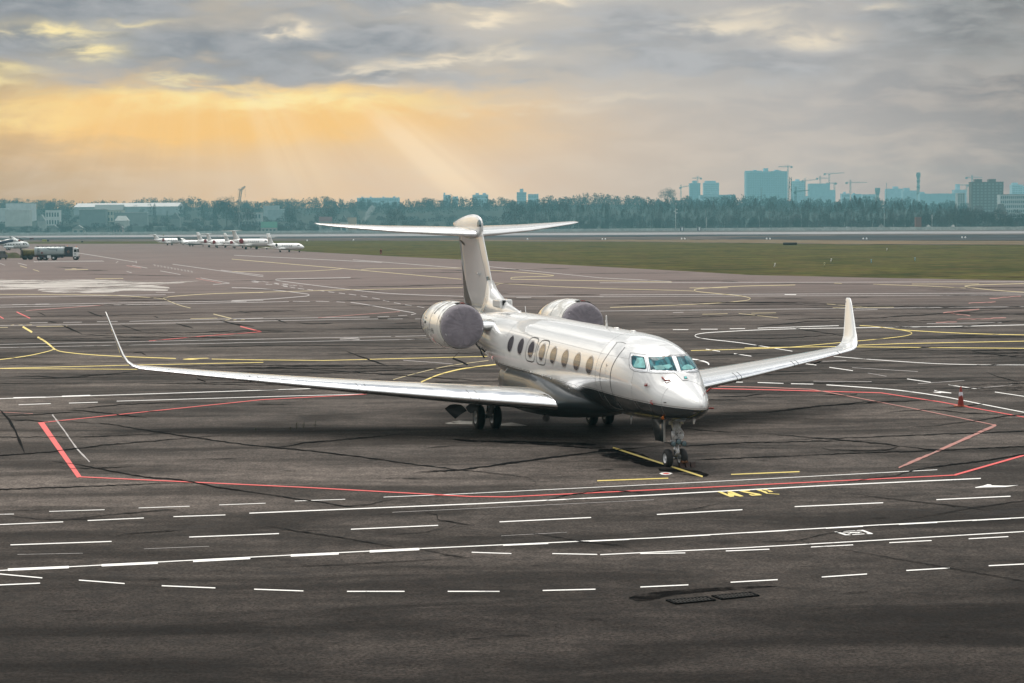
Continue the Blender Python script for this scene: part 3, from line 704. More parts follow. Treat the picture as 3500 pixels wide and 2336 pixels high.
st.poly(rag(Z1([(300, 1165), (480, 1178), (700, 1183), (1000, 1190), (1300, 1200), (1480, 1222), (1490, 1240), (1380, 1245), (1250, 1235), (1000, 1218), (700, 1200), (420, 1190)])))
st.poly(rag(Z1([(1440, 1252), (1560, 1248), (1700, 1262), (1830, 1310), (1800, 1345), (1700, 1340), (1560, 1325), (1450, 1290)])))
st.poly(rag(Z1([(1690, 1342), (1900, 1345), (1960, 1375), (1860, 1388), (1760, 1368)])))
st.poly(rag(Z1([(1900, 1398), (2120, 1400), (2280, 1440), (2240, 1462), (2060, 1440), (1920, 1415)])))
st.build('damp_stains', M_WET)
st = Marks(0.0225)
st.poly(rag(Z6([(880, 1388), (960, 1358), (1250, 1322), (1700, 1294), (2080, 1283), (2150, 1289), (1800, 1318), (1500, 1340), (1260, 1366), (1130, 1398), (1010, 1416), (930, 1408)])))
st.build('drain_hollow_shade', stainmat('drain_hollow_shade', (0.0085, 0.008, 0.008), 1.0, .0, .30, .62, .9, 1.1))  # dark crescent painted in for the shading of the drain's hollow
sp = Marks(0.0235)
sp.poly(Z1([(270, 1050), (380, 1030), (480, 1036), (480, 1058), (300, 1056)])); sp.poly(Z1([(640, 1060), (780, 1045), (900, 1068), (860, 1074), (700, 1068)]))
sp.build('pale_spill', stainmat('dry_pale_spill', (0.36, 0.345, 0.31), 0.85, .2, .30, .50, .85, 1.2)); sp = Marks(0.0235)
sp.poly(ZL(blobpoly(300, 292, 900, 34, 5))); sp.poly(ZL(blobpoly(900, 330, 520, 46, 8)))
sp.poly(ZL([(0, 248), (650, 255), (1100, 260), (1790, 265), (1650, 280), (1500, 298), (1250, 312), (1300, 332), (760, 345), (380, 335), (0, 350)]))
sp.build('pale_concrete_patch', M_PALE)
# ================================================================== the business jet
# local axes of the aircraft: x = station (0 at the nose tip, growing aft), y = towards its right wing, z = up
def body_paint(name, white, dark=None, split=None, rough=0.22, stripe=None):
    m = bpy.data.materials.new(name); m.use_nodes = True
    t = NT(m.node_tree); b = m.node_tree.nodes['Principled BSDF']
    co = t.add('ShaderNodeTexCoord').outputs['Object']
    n = t.noise(co, 0.9, 6, 0.6)
    w = t.mix(t.mapr(n, 0.3, 0.7), tuple(a*0.965 for a in white), white)
    if split:
        x, y, z = t.sep(co)
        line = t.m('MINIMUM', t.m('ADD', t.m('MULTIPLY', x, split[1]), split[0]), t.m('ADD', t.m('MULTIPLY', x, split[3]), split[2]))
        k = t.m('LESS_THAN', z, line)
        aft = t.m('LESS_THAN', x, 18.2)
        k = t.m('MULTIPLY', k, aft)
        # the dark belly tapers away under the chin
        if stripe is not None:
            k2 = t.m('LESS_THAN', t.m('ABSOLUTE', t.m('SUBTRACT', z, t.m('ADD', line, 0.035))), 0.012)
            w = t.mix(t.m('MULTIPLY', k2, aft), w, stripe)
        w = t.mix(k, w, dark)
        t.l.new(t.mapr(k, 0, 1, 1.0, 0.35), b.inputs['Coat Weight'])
    t.l.new(w, b.inputs['Base Color'])
    b.inputs['Roughness'].default_value = rough
    b.inputs['Coat Weight'].default_value = 1.0
    b.inputs['Coat Roughness'].default_value = 0.025
    b.inputs['Coat IOR'].default_value = 1.85
    # faint panel waviness
    t.l.new(t.bump(t.noise(t.scalev(co, (1.0, 1.0, 1.0)), 1.7, 2), 0.10, 0.02), b.inputs['Coat Normal'])
    return m
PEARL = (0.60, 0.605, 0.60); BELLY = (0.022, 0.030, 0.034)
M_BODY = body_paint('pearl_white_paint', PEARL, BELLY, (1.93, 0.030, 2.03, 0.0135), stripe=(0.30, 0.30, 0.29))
M_PEARL = body_paint('plain_pearl_paint', PEARL)
M_WINGP = body_paint('wing_paint', (0.60, 0.60, 0.58))
M_BELLY = body_paint('dark_belly_paint', BELLY, rough=0.3)
M_BELLY.node_tree.nodes['Principled BSDF'].inputs['Coat IOR'].default_value = 1.4
M_BELLY.node_tree.nodes['Principled BSDF'].inputs['Coat Weight'].default_value = 0.45
M_BELLY.node_tree.nodes['Principled BSDF'].inputs['Specular IOR Level'].default_value = 0.25
M_CHROME = mat('polished_metal', (0.82, 0.83, 0.84), 0.13, 1.0, var=0.06, vscale=2.0)
M_FRAME = mat('window_frame_metal', (0.80, 0.82, 0.84), 0.30, 0.45, spec=.8)
M_SEAM = mat('panel_seam', (0.015, 0.015, 0.016), 0.5)
M_SEAML = mat('light_seam', (0.62, 0.63, 0.62), 0.4)
M_RUB = mat('tyre_rubber', (0.012, 0.012, 0.013), 0.75, var=0.3, vscale=6)
M_HUB = mat('wheel_hub_paint', (0.62, 0.63, 0.64), 0.4, 0.2, var=0.1)
M_GEAR = mat('gear_grey_paint', (0.42, 0.42, 0.40), 0.4, 0.1, var=0.15, vscale=8)
M_GEARD = mat('dark_gear_metal', (0.05, 0.052, 0.055), 0.4, 0.6)
M_STEEL = mat('steel', (0.55, 0.56, 0.58), 0.25, 1.0)
M_COVER = None
def cover_mat():
    m = bpy.data.materials.new('grey_cover_fabric'); m.use_nodes = True
    t = NT(m.node_tree); b = m.node_tree.nodes['Principled BSDF']
    co = t.add('ShaderNodeTexCoord').outputs['Object']
    n = t.noise(co, 3.0, 5, 0.6, 0.5)
    t.l.new(t.mix(t.mapr(n, 0.3, 0.7), (0.125, 0.112, 0.132), (0.165, 0.148, 0.172)), b.inputs['Base Color'])
    b.inputs['Roughness'].default_value = 0.8; b.inputs['Sheen Weight'].default_value = 0.2
    w = t.noise(t.scalev(co, (1, 1.0, 2.6)), 1.5, 2, 0.45, 1.6)
    t.l.new(t.bump(w, 0.35, 0.12), b.inputs['Normal'])
    return m
M_COVER = cover_mat()
M_STRAP = mat('black_strap', (0.02, 0.02, 0.022), 0.6)
M_REDC = mat('red_cover_fabric', (0.20, 0.018, 0.012), 0.7)
M_ORG = mat('orange_flag', (0.80, 0.22, 0.03), 0.6)
M_DKGREY = mat('dark_grey_paint', (0.075, 0.082, 0.088), 0.3, coat=.6)
M_BLACK = mat('black_opening', (0.006, 0.006, 0.007), 0.6)
M_LENS = mat('blue_grey_lens', (0.10, 0.17, 0.20), 0.08, coat=1.0)
M_TEAL = mat('turquoise_glass', (0.05, 0.42, 0.40), 0.08, coat=1.0)

def glass_mat(name, a, b_, sc=2.2, coat=.7):
    m = bpy.data.materials.new(name); m.use_nodes = True
    t = NT(m.node_tree); b = m.node_tree.nodes['Principled BSDF']
    co = t.add('ShaderNodeTexCoord').outputs['Object']
    n = t.noise(t.scalev(co, (1.2, 3.4, .8)), sc, 4, 0.6, 0.6)
    t.l.new(t.mix(t.mapr(n, 0.35, 0.65), a, b_), b.inputs['Base Color'])
    b.inputs['Roughness'].default_value = 0.04; b.inputs['Coat Weight'].default_value = coat; b.inputs['Coat Roughness'].default_value = 0.01; b.inputs['Specular IOR Level'].default_value = .3
    return m
M_WSGLASS = glass_mat('windshield_glass', (0.004, 0.035, 0.05), (0.03, 0.20, 0.24), coat=0.0)
M_CABGLASS = glass_mat('cabin_glass', (0.030, 0.028, 0.032), (0.055, 0.05, 0.055))
M_SHADE = mat('sunshade', (0.17, 0.42, 0.42), 0.6, coat=.0, var=.35, vscale=5)

HD = 0.288
JO = Vector((4.955, 62.39, 0)); NGS = 2.18
Rz = Matrix.Rotation(pi/2 + HD, 4, 'Z')
JLOC = JO - (Rz.to_3x3() @ Vector((NGS, 0, 0)))
jet = empty('business_jet', JLOC, pi/2 + HD, 'large glossy pearl white twin-engine business jet with dark belly, grey engine covers and tall winglets', 'airplane')
JM = Matrix.Translation(JLOC) @ Rz
JMI = JM.inverted()
def jray(px, py):
    o = JMI @ Vector((0, 0, CHGT)); d = JMI.to_3x3() @ ray(px, py)
    return o, d.normalized()

FUS = [ # station, top, bottom, half width, height of the widest point
 (0.00, 2.05, 1.95, .05, 2.00), (0.05, 2.14, 1.86, .14, 1.99), (0.18, 2.23, 1.76, .24, 1.98), (0.40, 2.34, 1.66, .37, 1.98), (0.70, 2.46, 1.575, .52, 1.99),
 (1.00, 2.575, 1.51, .64, 2.00), (1.33, 2.70, 1.46, .76, 2.03), (1.62, 2.83, 1.43, .85, 2.07), (1.82, 2.96, 1.41, .905, 2.11), (2.06, 3.20, 1.395, .96, 2.17),
 (2.32, 3.425, 1.38, 1.02, 2.24), (2.60, 3.57, 1.365, 1.075, 2.30), (2.90, 3.68, 1.35, 1.125, 2.36), (3.3, 3.785, 1.335, 1.18, 2.42), (3.8, 3.86, 1.32, 1.24, 2.48),
 (4.5, 3.925, 1.30, 1.30, 2.54), (5.3, 3.955, 1.29, 1.335, 2.58), (6.2, 3.975, 1.285, 1.35, 2.61), (8.0, 4.00, 1.31, 1.35, 2.64), (10.0, 4.03, 1.335, 1.35, 2.67),
 (12.0, 4.06, 1.36, 1.35, 2.70), (14.0, 4.085, 1.40, 1.35, 2.73), (15.5, 4.10, 1.45, 1.345, 2.76), (17.0, 4.11, 1.54, 1.32, 2.80), (18.5, 4.11, 1.72, 1.25, 2.87), (20.0, 4.09, 1.98, 1.13, 2.97),
 (21.5, 4.06, 2.28, .98, 3.08), (23.0, 4.02, 2.58, .82, 3.20), (24.5, 3.96, 2.86, .64, 3.33), (26.0, 3.89, 3.10, .44, 3.45), (27.2, 3.82, 3.27, .28, 3.53), (27.9, 3.76, 3.36, .18, 3.56)]
def lerp_tab(tab, x):
    if x <= tab[0][0]: return tab[0][1:]
    for i in range(len(tab)-1):
        a, b = tab[i], tab[i+1]
        if x <= b[0]:
            p0 = tab[max(0, i-1)]; p3 = tab[min(len(tab)-1, i+2)]; h = b[0]-a[0]; t = (x-a[0])/h
            out = []
            for k in range(1, len(a)):
                m1 = (b[k]-p0[k])/(b[0]-p0[0]) if i > 0 else (b[k]-a[k])/h
                m2 = (p3[k]-a[k])/(p3[0]-a[0]) if i+2 < len(tab) else (b[k]-a[k])/h
                out.append((2*t**3-3*t*t+1)*a[k] + (t**3-2*t*t+t)*h*m1 + (-2*t**3+3*t*t)*b[k] + (t**3-t*t)*h*m2)
            return tuple(out)
    return tab[-1][1:]
def fus_ring(S, n=96):
    top, bot, w, zc = lerp_tab(FUS, S)
    R = []
    for i in range(n):
        a = 2*pi*i/n; c, s = cos(a), sin(a)
        e = 2.0
        y = w*(abs(c)**(2/e))*(1 if c >= 0 else -1)
        h = (top-zc) if s >= 0 else (zc-bot)
        R.append((S, y, zc + h*(abs(s)**(2/e))*(1 if s >= 0 else -1)))
    return R
stations = []
for a, b in zip(FUS[:-1], FUS[1:]):
    k = max(2, int(math.ceil((b[0]-a[0])/0.16)))
    stations += [a[0] + (b[0]-a[0])*j/k for j in range(k)]
stations.append(FUS[-1][0])
fb = MB().loft([fus_ring(S) for S in stations])
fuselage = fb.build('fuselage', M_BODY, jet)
FUSBVH = BVHTree.FromPolygons([Vector(v) for v in fb.v], [f for f in fb.f])
BIG = BIGN = None
def hit_px(px, py, bvh=None):
    o, d = jray(px, py); r = (bvh or FUSBVH).ray_cast(o, d)
    return (r[0], r[1] if r[1] is not None and r[1].dot(d) < 0 else (-r[1] if r[1] is not None else None))
def hit_side(S, z, sg=1, bvh=None):
    o = Vector((S, 8*sg, z)); d = Vector((0, -sg, 0)); r = (bvh or FUSBVH).ray_cast(o, d)
    if r[0] is None: return (None, None)
    return (r[0], r[1] if r[1].dot(d) < 0 else -r[1])
def patch(mb, pts, caster, off, thick=None, rings=5, mi=0, sub=4):
    """solid plate following the skin: outline points are cast onto it"""
    q = []
    for a, b in zip(pts, pts[1:] + pts[:1]):
        for k in range(sub): q.append((a[0]+(b[0]-a[0])*k/sub, a[1]+(b[1]-a[1])*k/sub))
    cx = sum(p[0] for p in q)/len(q); cy = sum(p[1] for p in q)/len(q)
    n = len(q); V = []; miss = 0
    def cast(x, y):
        nonlocal miss
        p, nn = caster(x, y)
        if p is None: miss += 1; return None
        return p + nn*off
    c0 = cast(cx, cy)
    if c0 is None: return miss
    V.append(c0)
    for r in range(1, rings+1):
        for p in q:
            v = cast(cx+(p[0]-cx)*r/rings, cy+(p[1]-cy)*r/rings)
            V.append(v if v is not None else V[-1])
    F = [(0, 1+i, 1+(i+1) % n) for i in range(n)]
    for r in range(1, rings):
        F += [(1+(r-1)*n+i, 1+r*n+i, 1+r*n+(i+1) % n, 1+(r-1)*n+(i+1) % n) for i in range(n)]
    # rim going back into the skin
    mb.add(V, F, True, mi)
    V2 = V[1+(rings-1)*n:1+rings*n]
    for i, p in enumerate(q):
        pp, nn = caster(p[0], p[1]); V2.append((pp - nn*0.01) if pp is not None else V2[i])
    mb.add(V2, [(i, n+i, n+(i+1) % n, (i+1) % n) for i in range(n)], False, mi)
    return miss
def mirror_pts(mb):
    m = MB(); m.v = [(x, -y, z) for x, y, z in mb.v]; m.f = [tuple(reversed(f)) for f in mb.f]; m.sm = list(mb.sm); m.mi = list(mb.mi)
    return m
def seam(mb, pts, caster, w, off=0.003):
    """thin raised line lying on the skin"""
    P = []
    q = catmull(pts, 6) if len(pts) > 2 else [(pts[0][0]+(pts[1][0]-pts[0][0])*k/12, pts[0][1]+(pts[1][1]-pts[0][1])*k/12) for k in range(13)]
    for x, y in q:
        p, n = caster(x, y)
        if p is not None: P.append((p + n*off, n))
    L, R = [], []
    for i, (p, n) in enumerate(P):
        a = P[max(0, i-1)][0]; b = P[min(len(P)-1, i+1)][0]
        s = (b-a).cross(n)
        if s.length < 1e-9: s = Vector((0, 0, 1))
        s.normalize(); L.append(p + s*w/2); R.append(p - s*w/2)
    N = len(P)
    if N > 1: mb.add(L + R, [(i, i+1, N+i+1, N+i) for i in range(N-1)], True)

# ---- cockpit glazing, read off the photograph on the right half, mirrored to the left
W5 = T(.21042, 2050, 1150)
fr = MB()
front_frame = W5([(752, 305), (1208, 312), (1330, 590), (1000, 603), (800, 590), (775, 500)])
side_frame = W5([(497, 268), (620, 283), (752, 305), (775, 500), (800, 590), (650, 578), (560, 560), (500, 520), (483, 460), (482, 380)])
def half(caster):  # keep the glazing on its own side of the centreline
    def c(x, y):
        p, n = caster(x, y)
        if p is not None and p.y < 0.0: p = Vector((p.x, 0.0, p.z))
        return p, n
    return c
patch(fr, front_frame, half(hit_px), 0.006)
patch(fr, side_frame, hit_px, 0.005)
def glazed(name, pts, m, off, par, cast=hit_px):
    g = MB(); patch(g, pts, cast, off)
    a = g.build(name, m, par, fix=False); b = mirror_pts(g).build(name, m, par, fix=False)
    return a, b
W_RIM = mat('black_window_seal', (0.01, 0.012, 0.013), 0.4)
glazed('window_seal', W5([(784, 332), (1166, 332), (1258, 566), (826, 552)]), W_RIM, 0.009, fuselage)
wp = glazed('windshield_pane', W5([(795, 340), (1158, 340), (1246, 558), (834, 545)]), M_WSGLASS, 0.013, fuselage)
glazed('window_seal', W5([(512, 330), (545, 310), (600, 318), (722, 336), (758, 500), (756, 530), (730, 540), (580, 522), (545, 505), (516, 450)]), W_RIM, 0.009, fuselage)
sp_ = glazed('side_pane', W5([(520, 335), (550, 318), (600, 325), (714, 342), (750, 500), (748, 522), (728, 530), (584, 514), (552, 500), (524, 450)]), M_WSGLASS, 0.013, fuselage)
glazed('sunshade', W5([(548, 500), (610, 355), (700, 352), (735, 430), (742, 515), (590, 512)]), M_SHADE, 0.015, fuselage)
for q in (W5([(870, 490), (1010, 470), (1062, 530), (1000, 552), (910, 545)]), W5([(1075, 530), (1010, 480), (1130, 455), (1185, 490), (1120, 530)])):
    g = MB(); patch(g, q, hit_px, 0.015); g.build('sunshade', M_SHADE, fuselage, fix=False)
g = MB(); patch(g, W5([(1330, 520), (1370, 475), (1430, 460), (1490, 480), (1530, 525), (1450, 545), (1360, 548)]), hit_px, 0.015); g.build('sunshade', M_SHADE, fuselage, fix=False)
# rivets round the frame
for poly in (W5([(762, 318), (1200, 322), (1310, 578), (1000, 590), (812, 576)]), W5([(500, 285), (735, 312), (758, 430), (785, 575), (640, 562), (540, 540), (494, 470)])):
    for a, b in zip(poly, poly[1:] + poly[:1]):
        L = math.hypot(b[0]-a[0], b[1]-a[1]); n = int(L/2.6)
        for k in range(n):
            p, nn = hit_px(a[0]+(b[0]-a[0])*k/n, a[1]+(b[1]-a[1])*k/n)
            if p is not None and p.y > .01: fr.tube(p, p+nn*0.011, 0.011, 0.008, 6, mi=1)
seam(fr, side_frame + [side_frame[0]], hit_px, .012, .008) if False else None
for a_, b_ in zip(W5([(497, 268), (620, 283), (752, 303), (1208, 308)]) + W5([(1330, 592), (1000, 606), (800, 593), (650, 582), (560, 564), (497, 522), (478, 460), (478, 380)]), W5([(620, 283), (752, 303), (1208, 308), (1208, 308.1)]) + W5([(1000, 606), (800, 593), (650, 582), (560, 564), (497, 522), (478, 460), (478, 380), (497, 268)])):
    k0 = len(fr.mi); seam(fr, [a_, b_], hit_px, .014, .008)
    for q_ in range(k0, len(fr.mi)): fr.mi[q_] = 1
fr.build('windshield_frame', [M_FRAME, M_GEARD], fuselage, fix=False)
mirror_pts(fr).build('windshield_frame', [M_FRAME, M_GEARD], fuselage, fix=False)

# seams: radome, doors, noses
se = MB()
for S in (1.33,):
    pts = [Vector(p) for p in fus_ring(S, 96)]
    for k in range(-8, 57):
        a, b = pts[k % 96], pts[(k+1) % 96]
        se.tube(a*1.0 + Vector((0, a.y*.002, (a.z-2)*.002)), b*1.0 + Vector((0, b.y*.002, (b.z-2)*.002)), 0.004, 0.004, 4)
se.build('radome_seam', mat('grey_seam', (.25, .25, .25), .5), fuselage, fix=False)
M_GSEAM = mat('grey_seam')
def ring_seam(tab, S, d0, d1, r=.0045, par=None):
    q = [Vector(p) for p in fus_ring(S, 96)]; mb = MB()
    for k in range(d0, d1): mb.tube(q[k % 96], q[(k+1) % 96], r, r, 4)
    mb.build('skin_joint', M_GSEAM, fuselage, fix=False)
for S in (2.95, 5.75, 16.15, 19.3, 22.4): ring_seam(FUS, S, -10 if S < 16 else -4, 58 if S < 16 else 52)
for pts in ([(2.0, 2.05), (2.75, 2.08), (2.75, 1.80), (2.0, 1.78), (2.0, 2.05)], [(4.2, 2.0), (4.2, 1.75)], [(17.2, 2.9), (18.3, 2.93), (18.3, 2.55), (17.2, 2.52), (17.2, 2.9)], [(3.3, 3.25), (6.0, 3.32), (16.1, 3.55)]):
    for a_, b_ in zip(pts[:-1], pts[1:]):
        for sg in (1, -1):
            hs0 = MB(); seam(hs0, [a_, b_], lambda x, y, sg=sg: hit_side(x, y, sg), .010, .002)
            if hs0.v: hs0.build('skin_joint', M_GSEAM, fuselage, fix=False)
# airstair door outline
dr = MB()
pxs = lambda pts: Z1(pts)
seam(dr, pxs([(1585, 432), (1540, 490), (1480, 580), (1458, 650), (1458, 720), (1472, 790), (1492, 835)]), hit_px, 0.034, 0.004)
seam(dr, pxs([(1648, 465), (1590, 540), (1548, 620), (1535, 700), (1540, 770), (1560, 840), (1578, 870)]), hit_px, 0.042, 0.004)
seam(dr, pxs([(1578, 428), (1620, 426), (1655, 438)]), hit_px, 0.02, 0.004)
door = dr.build('cabin_door', M_SEAM, fuselage, fix=False)
dr = MB(); seam(dr, pxs([(1492, 835), (1520, 880), (1560, 922), (1632, 942)]), hit_px, 0.018, 0.006); seam(dr, pxs([(1578, 870), (1605, 910), (1635, 943)]), hit_px, 0.018, 0.006)
dr.build('door_edge', M_SEAML, door, fix=False)
dr = MB(); seam(dr, pxs([(1503, 600), (1498, 640), (1494, 680)]), hit_px, 0.008, 0.004); patch(dr, pxs([(1503, 592), (1512, 590), (1514, 606), (1505, 610)]), hit_px, .01, rings=2)
dr.build('door_handle', mat('handle_grey', (.35, .35, .34), .3, .5), door, fix=False)

# cabin windows, eight a side
M_WRIM = mat('window_rim', (0.33, 0.33, 0.34), 0.3, 0.6)
def oval(S, z, a, b, n=36): return [(S + a*cos(2*pi*i/n), z + b*sin(2*pi*i/n)) for i in range(n)]
for i in range(8):
    S = 6.39 + i*1.291; z = 2.885 + 0.0232*(S-6.39)
    for sg in (1, -1):
        cs = lambda x, y, sg=sg: hit_side(x, y, sg)
        f_ = MB(); patch(f_, oval(S, z, 0.350, 0.312), cs, 0.006, rings=4, sub=1)
        wo = f_.build('cabin_window', M_WRIM, fuselage, fix=False)
        f_ = MB(); patch(f_, oval(S, z, 0.305, 0.272), cs, 0.010, rings=4, sub=1)
        f_.build('pane', M_CABGLASS, wo, fix=False)
        if i in (4, 5):
            e = MB(); P = []
            for k in range(40):
                a = 2*pi*k/40; c, s_ = cos(a), sin(a)
                P.append((S + .56*(abs(c)**.5)*(1 if c > 0 else -1), z - .01 + .42*(abs(s_)**.5)*(1 if s_ > 0 else -1)))
            P.append(P[0])
            seam(e, P, cs, 0.042, 0.004); e.build('exit_outline', M_SEAM, fuselage, fix=False)

# little things on the nose
def probe(pts, r, m, name, base=None):
    """pitot/vane cover: a short tube standing off the skin at the seen place"""
    mb = MB(); P = []
    for (x, y, o) in pts:
        p, n = hit_px(*W5([(x, y)])[0])
        if p is None: continue
        P.append(p + n*o)
    if len(P) > 1: mb.path(P, r, 8); return mb.build(name, m, fuselage)
probe([(1015, 672, .02), (1045, 715, .05), (1075, 742, .06), (1150, 725, .03)], 0.022, M_REDC, 'probe_cover')
probe([(735, 805, .02), (765, 808, .06), (805, 812, .10)], 0.022, M_REDC, 'probe_cover')
probe([(750, 783, .06), (805, 790, .08)], 0.012, M_REDC, 'probe_cover')
probe([(830, 1078, .02), (865, 1078, .06), (900, 1098, .09)], 0.022, M_REDC, 'probe_cover')
probe([(842, 1050, .06), (880, 1048, .07)], 0.012, M_REDC, 'probe_cover')
probe([(1010, 1325, .02), (1035, 1290, .04), (1048, 1325, .03), (1020, 1332, .02)], 0.020, M_ORG, 'orange_flag')
probe([(1040, 1073, .005), (1080, 1075, .005)], 0.012, M_SEAM, 'static_port')
for (S, y, z, dy, dz) in ((1.15, -.66, 2.36, -.07, .13), (1.25, -.74, 1.85, -.10, .01)):
    b = MB().path([(S, y+.05, z), (S-.02, y+dy*.5, z+dz*.5), (S-.12, y+dy, z+dz)], 0.024, 8); b.build('probe_cover', M_REDC, fuselage)
g = MB(); patch(g, W5([(1215, 600), (1395, 590), (1440, 715), (1350, 722)]), hit_px, 0.022, rings=3); vs = g.build('vision_camera', M_PEARL, fuselage, fix=False)
g = MB(); patch(g, W5([(1362, 668), (1404, 662), (1424, 703), (1370, 708)]), hit_px, 0.030, rings=3); g.build('seal', M_SEAM, vs, fix=False)
g = MB(); patch(g, W5([(1369, 673), (1401, 668), (1416, 698), (1375, 703)]), hit_px, 0.036, rings=3); g.build('lens', M_TEAL, vs, fix=False)
def blade(S, z, h, c, y=0, rake=.12, t=.03, name='blade_antenna', down=False):
    s = -1 if down else 1
    mb = MB()
    rings = []
    for k, (hh, cc) in enumerate(((0, c), (h*.9, c*.5), (h, c*.35))):
        x0 = S + rake*hh/h
        tt = t*(1-.5*hh/h)
        rings.append([(x0, y, z+s*hh), (x0+cc*.3, y+tt, z+s*hh), (x0+cc, y, z+s*hh), (x0+cc*.3, y-tt, z+s*hh)])
    mb.loft(rings); return mb.build(name, M_PEARL, fuselage)
blade(8.35, 3.97, .42, .26); blade(17.7, 4.06, .30, .12, t=.02); blade(18.3, 4.05, .12, .10)
for S in (7.5, 5.9): MB().loft([[(S-.22+.22*k_, .09*sin(a)*(1-k_*.35), 3.955+.05*k_+ .0) if False else (S+.24*cos(a)*(1-.4*k_), .10*sin(a)*(1-.4*k_), lerp_tab(FUS, S)[0]-.02+.06*k_) for a in [2*pi*j/16 for j in range(16)]] for k_ in (0, 1)]).build('flat_antenna', M_PEARL, fuselage)
blade(5.95, 1.31, .36, .22, down=True, rake=.16); blade(3.75, 1.33, .14, .1, down=True); blade(.55, 1.62, .16, .10, down=True, rake=.05, t=.05)

# ---- wing to body fairing
FAIR = [(7.2, 1.75, 1.27, .25, 1.5), (8.0, 1.85, 1.10, .80, 1.5), (9.0, 1.98, .96, 1.14, 1.45), (9.8, 2.1, .86, 1.32, 1.38), (10.6, 2.2, .78, 1.43, 1.33), (11.5, 2.26, .70, 1.48, 1.3), (13.0, 2.27, .60, 1.47, 1.3), (14.5, 2.27, .54, 1.41, 1.32), (15.6, 2.27, .51, 1.385, 1.32), (16.35, 2.27, .52, 1.375, 1.32), (16.6, 2.2, .53, 1.22, 1.3), (17.3, 2.1, .58, 1.08, 1.3), (18.4, 2.05, .78, .92, 1.4), (19.4, 2.0, 1.25, .45, 1.62)]
def fair_ring(S, n=64):
    top, bot, w, zc = lerp_tab(FAIR, S); R = []
    u = max(0.0, min(1.0, (S-9.5)/3.5)); ex = .95-.65*u
    for i in range(n):
        a = 2*pi*i/n; c, s = cos(a), sin(a)
        R.append((S, w*(abs(c)**(ex if s > 0 else .8))*(1 if c > 0 else -1), zc + ((top-zc)*(abs(s)**(.95-.35*u)) if s >= 0 else -(zc-bot)*(abs(s)**.95))))
    return R
fa = MB().loft([fair_ring(7.2 + 12.2*k/70) for k in range(71)]); fairing = fa.build('belly_fairing', M_BELLY, jet)
FAIRBVH = BVHTree.FromPolygons([Vector(v) for v in fa.v], fa.f)
for (x, y) in ((928, 652), (1016, 681), (1080, 702), (1222, 783)):
    c = Z1([(x, y)])[0]
    p, n = hit_px(c[0], c[1]); p2, n2 = hit_px(c[0], c[1], FAIRBVH)
    if p2 is not None and (p is None or (p2.x < p.x)): p, n = p2, n2
    if p is not None: MB().tube(p, p+n*.012, .035, .03, 12).build('fuel_cap', M_FRAME, jet)
MB().tube((12.3, .95, .72), (12.05, 1.02, .66), .11, .13, 14).build('landing_light', M_STEEL, jet)

# ---- wings
def naca(x, t): return 5*t*(.2969*sqrt(max(x, 0)) - .1260*x - .3516*x*x + .2843*x**3 - .1036*x**4)
def wz(s): t = s-1.25; return 1.29 + .055*t + .0016*t*t
W_IN = 0.6
WING = []   # leading edge point, chord, thickness ratio, unit normal in (y,z)
for s in [0.6, 1.25, 2, 3, 4, 5, 6, 7, 8, 9, 10, 11, 12, 13, 13.6, 14.0]:
    le = 9.8 + .72*(s-1.25); te = 16.5 + .36*(s-1.25)
    if s < 3.2: te = 16.5 + .36*(s-1.25)
    sl = .055 + .0032*(s-1.25); L = sqrt(1+sl*sl)
    tk = .105 if s < 4 else .105 - .013*(s-4)/10*2
    WING.append(((le, s, wz(s)), te-le, tk, (-sl/L, 1/L)))
for (x, y, z, c, tk, ang) in ((19.22, 14.28, 2.285, 1.80, .085, 14), (19.42, 14.50, 2.36, 1.66, .08, 32), (19.70, 14.68, 2.52, 1.46, .078, 52), (19.99, 14.80, 2.76, 1.26, .075, 66), (20.32, 14.90, 3.08, 1.08, .07, 73), (20.80, 15.05, 3.58, .84, .07, 74), (21.26, 15.19, 4.06, .60, .07, 75), (21.47, 15.24, 4.24, .46, .07, 76), (21.60, 15.25, 4.29, .30, .05, 76)):
    a = radians(ang); WING.append(((x, y, z), c, tk, (-sin(a), cos(a))))
def airfoil_pts(le, c, tk, nrm, xs, sgn, twist=0.0, grow=0.0, camber=.012):
    """closed loop of points round the section"""
    out = []
    up = [(x, naca(x, tk)+grow/c + camber*4*x*(1-x)) for x in xs]; dn = [(x, -naca(x, tk)*.9-grow/c + camber*4*x*(1-x)) for x in xs]
    loop = up[::-1] + dn[1:] if xs[0] == 0 else up[::-1] + dn
    for x, h in loop:
        X = x*c; H = h*c - x*c*math.sin(twist)
        out.append((le[0] + X, (le[1] + nrm[0]*H)*sgn, le[2] + nrm[1]*H))
    return out
XS = [0, .003, .01, .02, .04, .07, .11, .16, .22, .3, .4, .5, .6, .7, .8, .9, 1.0]
XL = [0, .002, .006, .012, .02, .032, .05, .07, .092, .115]
wings = []
